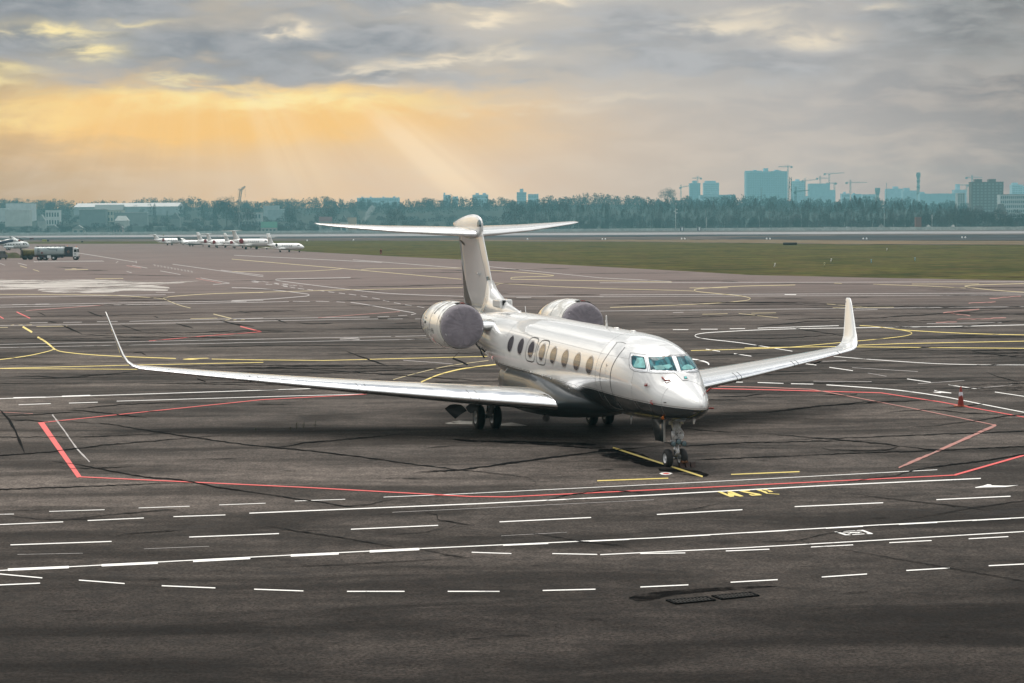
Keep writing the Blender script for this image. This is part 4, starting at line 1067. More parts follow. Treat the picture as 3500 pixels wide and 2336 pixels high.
for sg in (1, -1):
    w_ = MB().loft([airfoil_pts(l, c, tk, n, XS, sg) for l, c, tk, n in WING])
    wing = w_.build('wing', M_WINGP, jet); wings.append(wing)
    lm = MB().loft([airfoil_pts((l[0]-.004, l[1], l[2]), c, tk, n, XL, sg, grow=.005) for l, c, tk, n in WING[1:18]], close=False, caps=False)
    lead = lm.build('leading_edge', M_CHROME, wing)
    lm = MB().loft([airfoil_pts((l[0]-.004, l[1], l[2]), c, tk, n, [x*1.6 for x in XL], sg, grow=.004) for l, c, tk, n in WING[17:]], close=False, caps=False)
    lm.build('winglet_edge', mat('white_edge', (.72, .73, .73), .2, .3, coat=1), wing)
    # joints across the leading edge, and hinge lines of flap and aileron
    for s0 in (3.6, 3.85, 7.0, 7.25, 10.4, 10.65, 13.3):
        sec = ((9.8 + .72*(s0-1.25), s0, wz(s0)), 16.5-9.8 - .36*(s0-1.25), .1, (0, 1))
        P = airfoil_pts((sec[0][0]-.008, s0, sec[0][2]), sec[1], .105 - .0026*max(0, s0-4), sec[3], XL, sg, grow=.010)
        MB().path([Vector(p) for p in P], 0.006, 4).build('edge_joint', M_SEAM, lead)
    WB = BVHTree.FromPolygons([Vector(v) for v in w_.v], w_.f)
    def topw(x, y): 
        r = WB.ray_cast(Vector((x, y*sg, 6)), Vector((0, 0, -1))); return (r[0], Vector((0, 0, 1)))
    hl = MB()
    for f0, f1, s0, s1 in ((.74, .74, 1.9, 9.6), (.76, .76, 9.7, 13.4)):
        pts = []
        for k in range(9):
            s = s0+(s1-s0)*k/8; le = 9.8+.72*(s-1.25); te = 16.5+.36*(s-1.25); pts.append((le+(te-le)*(f0), s))
        seam(hl, pts, topw, .02, .004)
    for s in (9.65, 13.45):
        le = 9.8+.72*(s-1.25); te = 16.5+.36*(s-1.25); seam(hl, [(le+(te-le)*.75, s), (te-.03, s)], topw, .02, .004)
    hl.build('control_surface_joint', M_SEAM, wing, fix=False)
    for s in (5.2, 8.6):      # flap track fairings
        te = 16.5+.36*(s-1.25); z = wz(s)-.12
        MB().loft([[(te-1.3+u*1.9, (s+.09*sin(a)*r)*sg, z-.02+.10*cos(a)*r-.05*u) for a in [2*pi*k/12 for k in range(12)]] for u, r in ((0, .1), (.2, .8), (.5, 1), (.8, .7), (1, .1))]).build('flap_track_fairing', M_WINGP, wing)
    for s in (12.2,):         # hanging tag under the outer wing
        le = 9.8+.72*(s-1.25); MB().box((le+.5, s*sg, wz(s)-.20), (.04, .32, .035), Matrix.Rotation(.35*sg, 3, 'X')).build('hanging_tag', M_SEAM, wing)
    MB().tube((21.8, 15.2*sg, 4.12), (22.02, 15.21*sg, 4.12), .012, .006, 6).build('static_wick', M_SEAM, wing)
MB().path([(9.3, -1.9, 1.42), (9.15, -1.95, 1.44), (9.05, -2.0, 1.38)], .03, 8).build('wing_tag', M_REDC, wings[1])

# ---- engines
M_NAC = body_paint('nacelle_paint', (0.66, 0.655, 0.62))
NP = [(0.0, .70), (-.03, .735), (.02, .77), (.15, .805), (.45, .85), (.9, .893), (1.4, .915), (2.0, .915), (2.7, .865), (3.3, .775), (3.9, .66), (4.35, .56)]
for sg in (1, -1):
    ey, ez, es = 2.39*sg, 3.63, 17.95
    en = empty('engine', parent=jet)
    nac = MB().lathe([(x, r) for x, r in NP], (es, ey, ez), 'X', 72).build('nacelle', M_NAC, en)
    MB().lathe([(4.35, .58), (4.30, .50), (3.9, .46)], (es, ey, ez), 'X', 40).build('exhaust', M_GEARD, en)
    MB().lathe([(4.0, .0), (3.95, .25), (4.6, .12), (4.9, .02)], (es, ey, ez), 'X', 24).build('exhaust_plug', M_STEEL, en)
    # fabric blanking cover stretched over the intake
    cv = [(-.155, 0.0), (-.15, .18), (-.14, .34), (-.125, .50), (-.10, .61), (-.06, .70), (0, .757), (.08, .790), (.16, .812), (.22, .822)]
    c = MB(); rj2 = random.Random(11)
    n = 96; V = []; 
    for j, (x, r) in enumerate(cv):
        for i in range(n):
            a = 2*pi*i/n
            wr = .010*sin(7*a+1.3+j*.5)*r*r + (0, 0, 0, .006, .016, .010, 0, 0, 0, 0)[j]*(sin(19*a+.7*j)+.6*sin(31*a+1))
            back = 0
            if j == len(cv)-1: back = .12*max(0, -sin(a))**2 + .05*sin(3*a) # lower hem reaches further back
            V.append((es + x + wr + back, ey + cos(a)*(r+.012), ez + sin(a)*(r+.012)))
    F = [(j*n+i, j*n+(i+1) % n, (j+1)*n+(i+1) % n, (j+1)*n+i) for j in range(len(cv)-1) for i in range(n)]
    cover = c.add(V, F, True).build('inlet_cover', M_COVER, en)
    rg = MB()
    for k in range(80):
        a0, a1 = 2*pi*k/80, 2*pi*(k+1)/80
        f = lambda a: (es + .245 + .12*max(0, -sin(a))**2 + .05*sin(3*a), ey+cos(a)*.848, ez+sin(a)*.848)
        rg.tube(f(a0), f(a1), .010, .010, 5)
    rg.build('hem_cord', M_STRAP, cover)
    for xr, rr_ in ((.62, .870), (1.55, .922), (2.9, .846)):
        rs_ = MB()
        for k in range(60): rs_.tube((es+xr, ey+cos(2*pi*k/60)*rr_, ez+sin(2*pi*k/60)*rr_), (es+xr, ey+cos(2*pi*(k+1)/60)*rr_, ez+sin(2*pi*(k+1)/60)*rr_), .005, .005, 4)
        rs_.build('cowl_joint', M_GSEAM, nac, fix=False)
    if sg == 1:
        tp = MB()   # white tab held by cords on the upper outer quarter
        def onnac(x, a, o=.004):
            r = 0.0
            for (xa, ra), (xb, rb) in zip(NP[2:-1], NP[3:]):
                if xa <= x <= xb: r = ra+(rb-ra)*(x-xa)/(xb-xa)
            return Vector((es+x, ey+cos(a)*(r+o), ez+sin(a)*(r+o)))
        tp.path([onnac(.40, radians(d)) for d in (172, 168, 160, 150, 140, 134)] , .009, 5) if False else None
        tp.path([onnac(.32, radians(62)), onnac(.62, radians(44)), onnac(.58, radians(22)), onnac(.36, radians(12))], .009, 5)
        tp.build('cover_cord', M_STRAP, cover); tp = MB()
        tp.path([onnac(.32, radians(-38)), onnac(.60, radians(-46)), onnac(.52, radians(-62))], .010, 5)
        tp.build('cover_cord', M_STRAP, cover)
        hd = MB(); hd.path([onnac(1.15, radians(80)), onnac(1.1, radians(68)), onnac(1.12, radians(55)), onnac(1.2, radians(42)), onnac(1.3, radians(30))], .022, 6)
        hd.build('vent_lip', mat('vent_grey', (.30, .30, .29), .4), nac)
        for x0, d0, x1, d1 in ((1.1, -12, 1.9, -9), (1.15, -6, 1.15, -19), (1.3, -5, 1.3, -17), (1.9, -4, 1.9, -14)):
            MB().path([onnac(x0+(x1-x0)*k/4, radians(d0+(d1-d0)*k/4), .002) for k in range(5)], .009, 4).build('stencil_line', M_SEAM, nac)
        for k in range(2): MB().path([onnac(2.25+.14*k, radians(a_), .002) for a_ in (9, 6, 3)], .022, 4).build('stencil_letter', M_SEAM, nac)
        MB().path([onnac(2.3, radians(a_), .002) for a_ in (18, 15)], .022, 4).build('stencil_letter', M_SEAM, nac)
        ch = MB(); ch.path([(es+.25, ey-.55, ez-.66), (es+.2, ey-.68, ez-.84), (es+.3, ey-.80, ez-.86), (es+.45, ey-.95, ez-.98)], .035, 7)
        ch.path([(es+.2, ey-.70, ez-.85), (es+.1, ey-.74, ez-1.05), (es+.12, ey-.84, ez-1.2)], .03, 7); ch.build('cover_strap', M_STRAP, cover)
        st_ = MB(); q = [Vector((es+.3, ey+.35, ez-1.20)), Vector((es+.28, ey+.05, ez-1.32)), Vector((es+.25, ey-.22, ez-1.46))]
        for a_, b_ in zip(q[:-1], q[1:]): st_.box((a_+b_)/2, ((b_-a_).length, .012, .07), (b_-a_).to_track_quat('X', 'Z').to_matrix())
        st_.path([Vector((es+.25, ey+.1, ez-.96)), q[0]], .008, 4)
        st_.build('loose_strap', M_STRAP, cover)
    for d in (84, 96, 110):
        a = radians(d); MB().box((es+.5, ey+cos(a)*.885, ez+sin(a)*.875), (.3, .14, .03), Matrix.Rotation(a-pi/2, 3, 'X')).build('latch', M_REDC if d == 96 else M_STRAP, nac)
    # pylon
    R = []
    for y in (.85, 1.1, 1.35, 1.70):
        R.append([(x, y*sg, ez-.04+h) for x, h in ((18.75, 0), (18.79, .09), (18.95, .165), (19.5, .22), (21.0, .2), (22.3, .02), (21.0, -.2), (19.5, -.22), (18.95, -.165), (18.79, -.09))])
    MB().loft(R).build('pylon', M_CHROME, en)

# ---- fin with dorsal fillet, dark rear wedge, bullet and tailplane
M_WEDGE = mat('fin_wedge_dark', (.030, .036, .042), .4, coat=.2)
def fin_sec(z, le, te, t, n=14):
    xs = [0, .004, .015, .04, .09, .16, .26, .4, .55, .7, .85, 1]
    L = [(le+(te-le)*x, naca(x, t/(te-le)) if te > le else 0, z) for x in xs]
    return L[::-1] + [(x, -y, zz) for x, y, zz in L[1:]]
FS = [(3.75, 21.2, 26.55, .62), (4.3, 21.75, 26.6, .56), (4.78, 22.1, 26.7, .52), (5.3, 22.45, 26.82, .49), (5.9, 22.84, 26.98, .47), (6.5, 23.26, 27.2, .46), (7.0, 23.62, 27.42, .46), (7.4, 23.9, 27.6, .44)]
fn = MB().loft([fin_sec(*f) for f in FS]); fin = fn.build('tail_fin', M_PEARL, jet)
FINBVH = BVHTree.FromPolygons([Vector(v) for v in fn.v], fn.f)
MB().loft([[(x-.006, y*1.02, z) for x, y, z in fin_sec(*f)][6:17] for f in FS[2:-1]], close=False, caps=False).build('fin_leading_edge', mat('white_edge'), fin)
ds = []
for x, z, w in ((18.2, 4.08, .02), (18.7, 4.17, .06), (19.6, 4.32, .12), (20.6, 4.48, .19), (21.3, 4.66, .24), (22.0, 4.86, .28), (22.6, 5.25, .26)):
    ds.append([(x, -w*1.7, 3.9), (x, -w, 4.0+(z-4.0)*.4), (x, -w*.5, z-.04), (x, 0, z), (x, w*.5, z-.04), (x, w, 4.0+(z-4.0)*.4), (x, w*1.7, 3.9)])
MB().loft(ds).build('dorsal_fillet', M_PEARL, fin)
db = MB().box((20.9, 0, 4.36), (1.1, .52, .34)); dbo = db.build('air_intake', M_PEARL, fin); bevel(dbo, .07, 3)
MB().box((20.345, .10, 4.40), (.03, .13, .20)).build('intake_opening', M_BLACK, dbo)
fc = lambda x, y: hit_px(x, y, FINBVH)
g = MB(); patch(g, ZT([(1236, 430), (1262, 560), (1285, 680), (1325, 810), (1262, 800), (1250, 640), (1241, 500)]), fc, .006, rings=3); g.build('fin_dark_wedge', M_WEDGE, fin, fix=False)  # dark wedge low on the rear of the fin side
g = MB(); patch(g, ZT([(1224, 283), (1238, 286), (1262, 310), (1268, 330), (1250, 318)]), fc, .008, rings=3)
if g.v: g.build('hinge_opening', M_BLACK, fin, fix=False)
g = MB(); seam(g, ZT([(1370, 245), (1395, 400), (1420, 500), (1450, 640), (1468, 690)]), fc, .018, .004); seam(g, ZT([(1455, 680), (1485, 690)]), fc, .015); g.build('fin_seam', M_SEAM, fin, fix=False)
g = MB(); patch(g, ZT([(1437, 583), (1462, 577), (1472, 605), (1446, 620)]), fc, .012, rings=3); g.build('beacon_lens', M_LENS, fin, fix=False)
p, n = fc(*ZT([(1385, 555)])[0])
if p is not None: MB().loft([[(p.x-.15+u*.3, p.y+.02+.10*(1 if u else .2), p.z+.03*cos(a)*(1-u*.5)+.02) if False else (p.x-.1+.35*u, p.y+.16*u*0+.05+.06*sin(a)*(1-.6*u), p.z+.06*cos(a)*(1-.6*u)) for a in [2*pi*k/10 for k in range(10)]] for u in (0, .4, 1)]).build('position_lamp', M_PEARL, fin)
BL = [(23.76, 7.50, 7.20, .03), (23.82, 7.60, 7.05, .07), (24.0, 7.72, 6.95, .105), (24.4, 7.82, 6.88, .14), (25.0, 7.87, 6.85, .17), (25.8, 7.85, 6.88, .18), (26.6, 7.78, 6.95, .17), (27.3, 7.69, 7.06, .14), (27.9, 7.60, 7.20, .08), (28.2, 7.55, 7.34, .03)]
def bring(S):
    top, bot, w = lerp_tab(BL, S); zc = (top+bot)/2
    return [(S, w*cos(a), zc+(top-bot)/2*(abs(sin(a))**.85)*(1 if sin(a) > 0 else -1)) for a in [2*pi*i/40 for i in range(40)]]
bl = MB().loft([bring(23.74+4.46*(k/50)**1.3) for k in range(51)]); bullet = bl.build('tail_bullet', M_PEARL, fin)
BB = BVHTree.FromPolygons([Vector(v) for v in bl.v], bl.f)
g = MB(); patch(g, ZT([(1364, 150), (1372, 128), (1385, 122), (1396, 135), (1399, 178), (1366, 178)]), lambda x, y: hit_px(x, y, BB), .006, rings=4); g.build('front_lens', M_LENS, bullet, fix=False)
g = MB(); patch(g, ZT([(1382, 165), (1396, 165), (1396, 175), (1382, 175)]), lambda x, y: hit_px(x, y, BB), .010, rings=2); g.build('camera_port', M_BLACK, bullet, fix=False)
HS = [(.12, 24.15, 27.45, 7.04, 7.36, .10), (.35, 24.4, 27.5, 7.05, 7.37, .10), (1.2, 25.15, 27.85, 7.09, 7.40, .095), (2.9, 26.62, 28.52, 7.19, 7.44, .09), (4.3, 27.78, 29.02, 7.33, 7.50, .09), (5.3, 28.42, 29.3, 7.44, 7.55, .085), (5.62, 28.62, 29.36, 7.49, 7.565, .08), (5.79, 28.86, 29.40, 7.52, 7.57, .05)]
for sg in (1, -1):
    R = []; RL = []
    for y, le, te, zl, zt, tk in HS:
        c = te-le
        up = [(x, naca(x, tk)) for x in XS]; dn = [(x, -naca(x, tk)) for x in XS]
        R.append([(le+x*c, y*sg, zl+(zt-zl)*x+h*c) for x, h in up[::-1]+dn[1:]])
        up = [(x, naca(x, tk)+.004/c) for x in XL]; dn = [(x, -naca(x, tk)-.004/c) for x in XL]
        RL.append([(le-.004+x*c, y*sg, zl+(zt-zl)*x+h*c) for x, h in up[::-1]+dn[1:]])
    hs = MB().loft(R).build('tailplane', M_PEARL, jet)
    MB().loft(RL, close=False, caps=False).build('leading_edge', mat('white_edge'), hs)
    hb = BVHTree.FromPolygons([Vector(v) for r in R for v in r], [(j*33+i, j*33+(i+1) % 33, (j+1)*33+(i+1) % 33, (j+1)*33+i) for j in range(len(R)-1) for i in range(33)])
    g = MB(); seam(g, [(le+(te-le)*.68, y) for y, le, te, *_ in HS[1:-2]], lambda x, y: (hb.ray_cast(Vector((x, y*sg, 9)), Vector((0, 0, -1)))[0], Vector((0, 0, 1))), .02, .004)
    g.build('elevator_joint', M_SEAM, hs, fix=False)
MB().tube((27.8, 0, 3.56), (28.3, 0, 3.60), .15, .12, 20).build('apu_exhaust', M_GEARD, jet)

# ---- undercarriage
def wheel(par, x, y, r, w, hub, sgn):
    t_ = [(-w*.5, hub), (-w*.5, hub+.02), (-w*.50, r*.72), (-w*.44, r*.88), (-w*.30, r*.965), (-w*.12, r), (w*.12, r), (w*.30, r*.965), (w*.44, r*.88), (w*.50, r*.72), (w*.5, hub+.02), (w*.5, hub)]
    wh_ = MB().lathe([(a, b) for a, b in t_], (x, y, r*.985), 'Y', 48).build('wheel', M_RUB, par)
    rm = MB()
    for s in (1, -1):
        rm.lathe([(s*w*.50, hub+.005), (s*w*.47, hub*.93), (s*w*.30, hub*.80), (s*w*.28, hub*.35), (s*w*.42, hub*.28), (s*w*.44, 0)], (x, y, r*.985), 'Y', 32)
        for k in range(9):
            a = 2*pi*k/9; rm.tube((x+cos(a)*hub*.58, y+s*w*.26, r*.985+sin(a)*hub*.58), (x+cos(a)*hub*.58, y+s*w*.33, r*.985+sin(a)*hub*.58), hub*.10, hub*.10, 8)
    rm.build('rim', M_HUB, wh_)
    return wh_
M_GDOOR = mat('gear_door_paint', (.012, .014, .015), .35, coat=.3)
ng = empty('nose_gear', parent=jet)
for y in (.235, -.235): wheel(ng, NGS, y, .285, .20, .15, 1)
MB().tube((NGS, -.2, .28), (NGS, .2, .28), .05, .05, 12).build('axle', M_STEEL, ng)
s_ = MB().tube((NGS, 0, .26), (NGS-.03, 0, .75), .05, .05, 16); s_.build('piston', M_STEEL, ng)
MB().tube((NGS-.03, 0, .62), (NGS-.12, 0, 1.55), .085, .095, 18).build('strut', M_GEAR, ng)
tl = MB(); tl.path([(NGS-.10, .05, .66), (NGS-.27, 0.02, .50), (NGS-.06, .03, .33)], .028, 8); tl.path([(NGS-.10, -.05, .66), (NGS-.27, -0.02, .50), (NGS-.06, -.03, .33)], .028, 8)
tl.build('torque_link', M_HUB, ng)
br = MB(); br.path([(NGS-.10, .17, 1.46), (NGS-.12, .07, 1.05)], .03, 8); br.path([(NGS-.10, -.17, 1.46), (NGS-.12, -.07, 1.05)], .03, 8); br.tube((NGS-.10, -.22, 1.44), (NGS-.10, .22, 1.44), .035, .035, 10)
br.path([(NGS-.1, .2, 1.32), (NGS-.1, .2, 1.46)], .04, 8); br.path([(NGS-.1, -.2, 1.32), (NGS-.1, -.2, 1.46)], .04, 8); br.build('brace', mat('cream_gear_paint', (.50, .48, .38), .4), ng)
ac = MB(); ra = random.Random(6)
ac.tube((NGS-.16, .13, .86), (NGS-.17, .13, 1.12), .05, .05, 12); ac.tube((NGS-.2, -.10, .95), (NGS-.1, -.16, .95), .09, .09, 14); ac.box((NGS-.15, .02, .80), (.14, .34, .09)); ac.box((NGS-.15, .1, .92), (.1, .14, .08)); ac.box((NGS-.14, -.05, 1.1), (.1, .14, .06))
for k in range(9): ac.path([(NGS-.12-.08*ra.random(), ra.uniform(-.2, .2), .78+.1*ra.random()), (NGS-.16-.08*ra.random(), ra.uniform(-.22, .22), 1.0+.1*ra.random()), (NGS-.1, ra.uniform(-.12, .12), 1.3+.1*ra.random())], .011, 6)
ac.build('steering_unit', M_HUB, ng)
hs_ = MB()
for k in range(7): hs_.path([(NGS-.08, .16*sin(k), .72), (NGS-.18, .2*sin(k*1.7), .9), (NGS-.1, .18*sin(k*2.3), 1.12), (NGS, .1*sin(k), 1.4)], .012, 6)
hs_.build('hose', M_GEARD, ng)
for y, z in ((.15, .745), (-.02, .80), (-.20, .74)):
    lp = MB().lathe([(0, .03), (.0, .078), (-.09, .082), (-.11, .078)], (NGS-.16, y, z), 'X', 20).build('landing_lamp', M_GEARD, ng)
    MB().lathe([(-.105, .076), (-.118, .04), (-.12, 0)], (NGS-.16, y, z), 'X', 20).build('lens', M_LENS, lp)
# long door panel hanging aft on the right side
dp = MB(); dp.loft([[(NGS+.02, .34, z0), (NGS+.06, .37, z0), (NGS+.95-.5*(1.5-z0), .42, z0), (NGS+.91-.5*(1.5-z0), .38, z0)] for z0 in (1.46, .78)]); dpo = dp.build('gear_door', M_BELLY, ng)
MB().box((NGS+.0, .345, 1.12), (.03, .05, .70)).build('door_edge', M_GEAR, dpo)
MB().path([(NGS-.05, .1, .74), (NGS+.05, .34, .76)], .02, 8).build('door_rod', M_GEARD, ng)

for sg in (1, -1):
    mg = empty('main_gear', parent=jet)
    mx = 15.55; my = 2.17*sg
    for dy in (.31, -.31): wheel(mg, mx, my+dy, .455, .29, .24, 1)
    MB().tube((mx, my-.3, .45), (mx, my+.3, .45), .07, .07, 14).build('axle', M_STEEL, mg)
    MB().tube((mx-.45, my, .62), (mx-.75, my, 1.45), .11, .13, 18).build('strut', M_GEAR, mg)
    MB().tube((mx, my, .5), (mx-.46, my, .66), .10, .10, 14).build('trailing_arm', M_GEAR, mg)
    MB().tube((mx+.02, my, .58), (mx-.55, my, 1.35), .06, .07, 14).build('shock_absorber', M_STEEL, mg)
    MB().path([(mx-.62, my+.10, .82), (mx-.62, my+.12, .98), (mx-.62, my, 1.05), (mx-.62, my-.12, .98), (mx-.62, my-.10, .82)], .03, 8).build('yoke', M_HUB, mg)
    # curved door plates hanging outboard, facing forward
    ZG = T(.11064, 1500, 1360)
    def onS(pts, S):
        out = []
        for p in ZG(pts):
            o, d = jray(*p); q = o + d*((S - o.x)/d.x); out.append((q.x, q.y*sg, q.z))
        return out
    for pts, S, th_ in (([(180, 340), (340, 212), (500, 192), (665, 208), (760, 290), (850, 400), (720, 470), (600, 560), (495, 650), (330, 500)], 15.1, .05),
                       ([(830, 295), (975, 165), (1250, 130), (1200, 300), (1050, 450), (975, 488), (900, 440)], 15.0, .05)):
        F_ = onS(pts, S); n_ = len(F_)
        dpl = MB().loft([[(x - .10*sin(pi*k/n_), y, z) for k, (x, y, z) in enumerate(F_)], [(x+th_ - .10*sin(pi*k/n_), y, z) for k, (x, y, z) in enumerate(F_)]], smooth=False).build('gear_door', M_GDOOR, mg)
    MB().path([(mx-.6, my, 1.2), (mx-.4, my+.75*sg, .98)], .03, 8).build('door_rod', M_GEARD, mg)

# wheel chock pile in front of the nose wheel
ck = empty('wheel_chock', JM @ Vector((NGS-.34, -.26, 0)), pi/2+HD, 'rusty brown wheel chock with rope wedged ahead of the jet nose wheel', 'wheel chock')
M_CK = mat('rusty_chock', (0.030, 0.012, 0.008), 0.7, var=.5, vscale=14)
cb = MB()
for y in (-.17, .0, .17): cb.loft([[(-.13, y-.07, 0), (.13, y-.07, 0), (.10, y-.07, .12), (-.02, y-.07, .17)], [(-.13, y+.07, 0), (.13, y+.07, 0), (.10, y+.07, .12), (-.02, y+.07, .17)]], smooth=False)
cbo = cb.build('chock_block', M_CK, ck); bevel(cbo, .012)
MB().path([(-.05+.08*cos(k*.9), .1+.1*sin(k*1.3), .19+.03*sin(k*2.1)) for k in range(14)], .014, 6).build('rope', mat('orange_rope', (.12, .045, .015), .8), ck)
MB().path([(.0, -.26, .03), (.0, -.26, .16), (.0, .20, .18), (.0, .22, .03)], .014, 8).build('handle', M_CK, ck)
# ================================================================== things on the far apron
def px_at(px, py):  # ground point + metres-per-photo-pixel there
    g = G(px, py); return g, g.y/CF

M_WJ = body_paint('far_jet_white', (0.78, 0.79, 0.78), rough=.35)
M_WJ2 = body_paint('far_jet_dark_belly', (0.76, 0.78, 0.77), (0.02, 0.05, 0.05), (1.12, 0.0, 1.12, 0.0), rough=.35)
M_WJ3 = body_paint('far_jet_cream', (0.70, 0.70, 0.68), rough=.35)
M_REDF = mat('red_engine_cover', (0.15, 0.008, 0.012), 0.8)
M_NVY = mat('navy_paint', (0.02, 0.03, 0.06), 0.4)
def small_jet(name, nose_px, nose_py, h, L, H, span, label, body=None, tail='T', red=True, winglet=0.0, windows=6, tailcol=None, low_wing=True, fus_r=None, pusher=False, stripe=None):
    g = G(nose_px, nose_py)
    body = body or M_WJ
    r = fus_r or L*0.062
    rz = pi/2 + h
    ng_x = L*.13
    loc = g - (Matrix.Rotation(rz, 3, 'Z') @ Vector((ng_x, 0, 0)))
    root = empty(name, loc, rz, label, 'airplane', 'small jets parked in a row on the far apron')
    zc = r + L*.045
    prof = [(0, 0.03, -.25), (.012, .22, -.22), (.04, .45, -.16), (.08, .68, -.10), (.12, .86, -.02), (.17, .97, 0), (.24, 1, 0), (.60, 1, 0), (.70, .93, .05), (.80, .70, .22), (.90, .42, .42), (.97, .18, .60), (.985, .05, .62)]
    R = []
    for x, k, dz in prof:
        R.append([(x*L, r*k*cos(a), zc + r*dz + r*k*sin(a)*(1.05 if sin(a) > 0 else 1)) for a in [2*pi*i/28 for i in range(28)]])
    fus = MB().loft(R).build('fuselage', body, root)
    FB = BVHTree.FromPolygons([Vector(p) for q in R for p in q], [(j*28+i, j*28+(i+1) % 28, (j+1)*28+(i+1) % 28, (j+1)*28+i) for j in range(len(R)-1) for i in range(28)])
    cast = lambda sg: (lambda x, y: hit_side(x, y, sg, FB))
    for sg in (1, -1):
        ws = MB()
        for k in range(windows):
            w1 = MB(); patch(w1, oval(L*(.27 + .05*k), zc+r*.30, L*.0105, L*.0125, 10), cast(sg), .02, rings=2, sub=1)
            w1.build('cabin_window', M_BLACK, fus, fix=False)
        w1 = MB(); x0 = L*.078
        patch(w1, [(x0, zc+r*.28), (x0+L*.018, zc+r*.62), (x0+L*.05, zc+r*.62), (x0+L*.052, zc+r*.30)], cast(sg), .025, rings=3, sub=3); w1.build('cockpit_window', M_BLACK, fus, fix=False)
        if stripe:
            w1 = MB(); patch(w1, [(L*.12, zc-r*.05), (L*.12, zc+r*.02), (L*.75, zc+r*.12), (L*.75, zc+r*.02)], cast(sg), .015, rings=2, sub=6); w1.build('stripe', stripe, fus, fix=False)
        # wing
        zr = zc - r*.72 if low_wing else zc
        xw = L*(.42 if not pusher else .56); c0 = L*(.22 if not pusher else .11)
        S = []
        hs = span/2
        for s, x, c, z in ((r*.3, 0, c0, 0), (r*1.2, L*.03, c0*.86, .02*L*.1), (hs*.55, L*.09, c0*.52, hs*.035), (hs, L*.155 if not pusher else L*.03, c0*.24, hs*.065)):
            S.append([(xw+x+u*c, s*sg, zr+z+hh*c) for u, hh in ((0, 0), (.06, .035), (.3, .06), (.7, .03), (1, 0), (.6, -.03), (.2, -.035), (.05, -.02))])
        if winglet:
            b = S[-1]; q0 = b[0]; c = c0*.24
            S.append([(q0[0]+.35*winglet+u*c*.8, (hs+.10*winglet)*sg - .0*hh, q0[2]+winglet*.45) if False else (q0[0]+.3*winglet+u*c*.8, (hs+.1*winglet+hh*c*.6)*sg, q0[2]+winglet*.35) for u, hh in ((0, 0), (.06, .035), (.3, .06), (.7, .03), (1, 0), (.6, -.03), (.2, -.035), (.05, -.02))])
            S.append([(q0[0]+.8*winglet+u*c*.5, (hs+.22*winglet+hh*c*.6)*sg, q0[2]+winglet) for u, hh in ((0, 0), (.06, .035), (.3, .06), (.7, .03), (1, 0), (.6, -.03), (.2, -.035), (.05, -.02))])
        MB().loft(S).build('wing', body if not pusher else M_WJ, root)
        # engine
        if not pusher:
            er = L*.037; ex = L*.63; ey = (r*.95+er*1.15)*sg; ezz = zc + r*.42
            e = MB().lathe([(0, er*.78), (-.02*L*.1, er*.86), (L*.02, er), (L*.07, er*1.02), (L*.12, er*.9), (L*.155, er*.62)], (ex, ey, ezz), 'X', 24).build('engine', body, root)
            MB().lathe([(L*.155, er*.60), (L*.15, 0)], (ex, ey, ezz), 'X', 20).build('exhaust', M_BLACK if not red else M_REDF, e)
            if red: MB().lathe([(-.02*L, 0), (-.015*L, er*.7), (0, er*.98), (L*.018, er*1.05)], (ex, ey, ezz), 'X', 24).build('inlet_cover', M_REDF, e)
            else: MB().lathe([(.002*L, er*.8), (.012*L, 0)], (ex, ey, ezz), 'X', 20).build('inlet', M_BLACK, e)
            MB().box((ex+L*.07, (r*.75+er*.2)*sg, ezz), (L*.10, er*1.2, er*.3)).build('pylon', body, e)
        else:
            MB().lathe([(0, .05), (.3, .25), (1.2, .36), (2.6, .33), (3.4, .16), (3.7, .02)], (L*.5, 2.0*sg, zc+.15), 'X', 20).build('engine', body, root)
        # tailplane
        zt = {'T': H-.12, 'X': H*.80, 'P': H-.12}[tail]
        xt = {'T': L*.955, 'X': L*.90, 'P': L*.93}[tail]; tw = span*.19*(1.15 if tail == 'T' else 1.05); c = L*.085
        MB().loft([[(xt-c*.4+x+u*cc, y*sg, zt+hh*cc) for u, hh in ((0, 0), (.08, .04), (.4, .05), (1, 0), (.4, -.05), (.08, -.03))] for y, x, cc in ((0, 0, c*1.15), (tw*.5, c*.4, c*.85), (tw, c*.85, c*.5))]).build('tailplane', tailcol or body, root)
        # main wheels
        wx = L*.52; wy = span*.115*sg if not pusher else .9*sg; wr = L*.021
        for d in ((-.14, .14) if L > 17 else (0,)):
            MB().lathe([(-.10, 0), (-.10, wr*.9), (-.05, wr), (.05, wr), (.10, wr*.9), (.10, 0)], (wx, wy+d, wr), 'Y', 18).build('wheel', M_RUB, root)
        MB().tube((wx, wy, wr), (wx-.1, wy, zr+.05), .06, .09, 10).build('gear_leg', M_GEARD, root)
        MB().box((wx+.02, wy+.1*sg, zr-.22), (.6, .05, .45)).build('gear_door', body, root)
    fr_ = L*.795; 
    xs_ = [(zc+r*.7, fr_-L*.02, L*.965), (zc+r*1.35, fr_+L*.035, L*.968), ((zc+H)/2+r*.4, fr_+L*.075, L*.985), (H-.25, fr_+L*.115, L*1.0), (H, fr_+L*.125, L*1.005)]
    fnn = MB().loft([[(a+(b-a)*u, yy*.022*(b-a)*4*(1 if z < H-.1 else .6), z) for u, yy in ((0, 0), (.08, .3), (.3, .5), (.7, .35), (1, 0), (.7, -.35), (.3, -.5), (.08, -.3))] for z, a, b in xs_]).build('tail_fin', tailcol or body, root)
    if tail == 'T': MB().lathe([(-L*.02, 0), (0, .07), (L*.05, .11), (L*.09, .02)], (fr_+L*.11, 0, H-.1), 'X', 12).build('tail_bullet', tailcol or body, fnn)
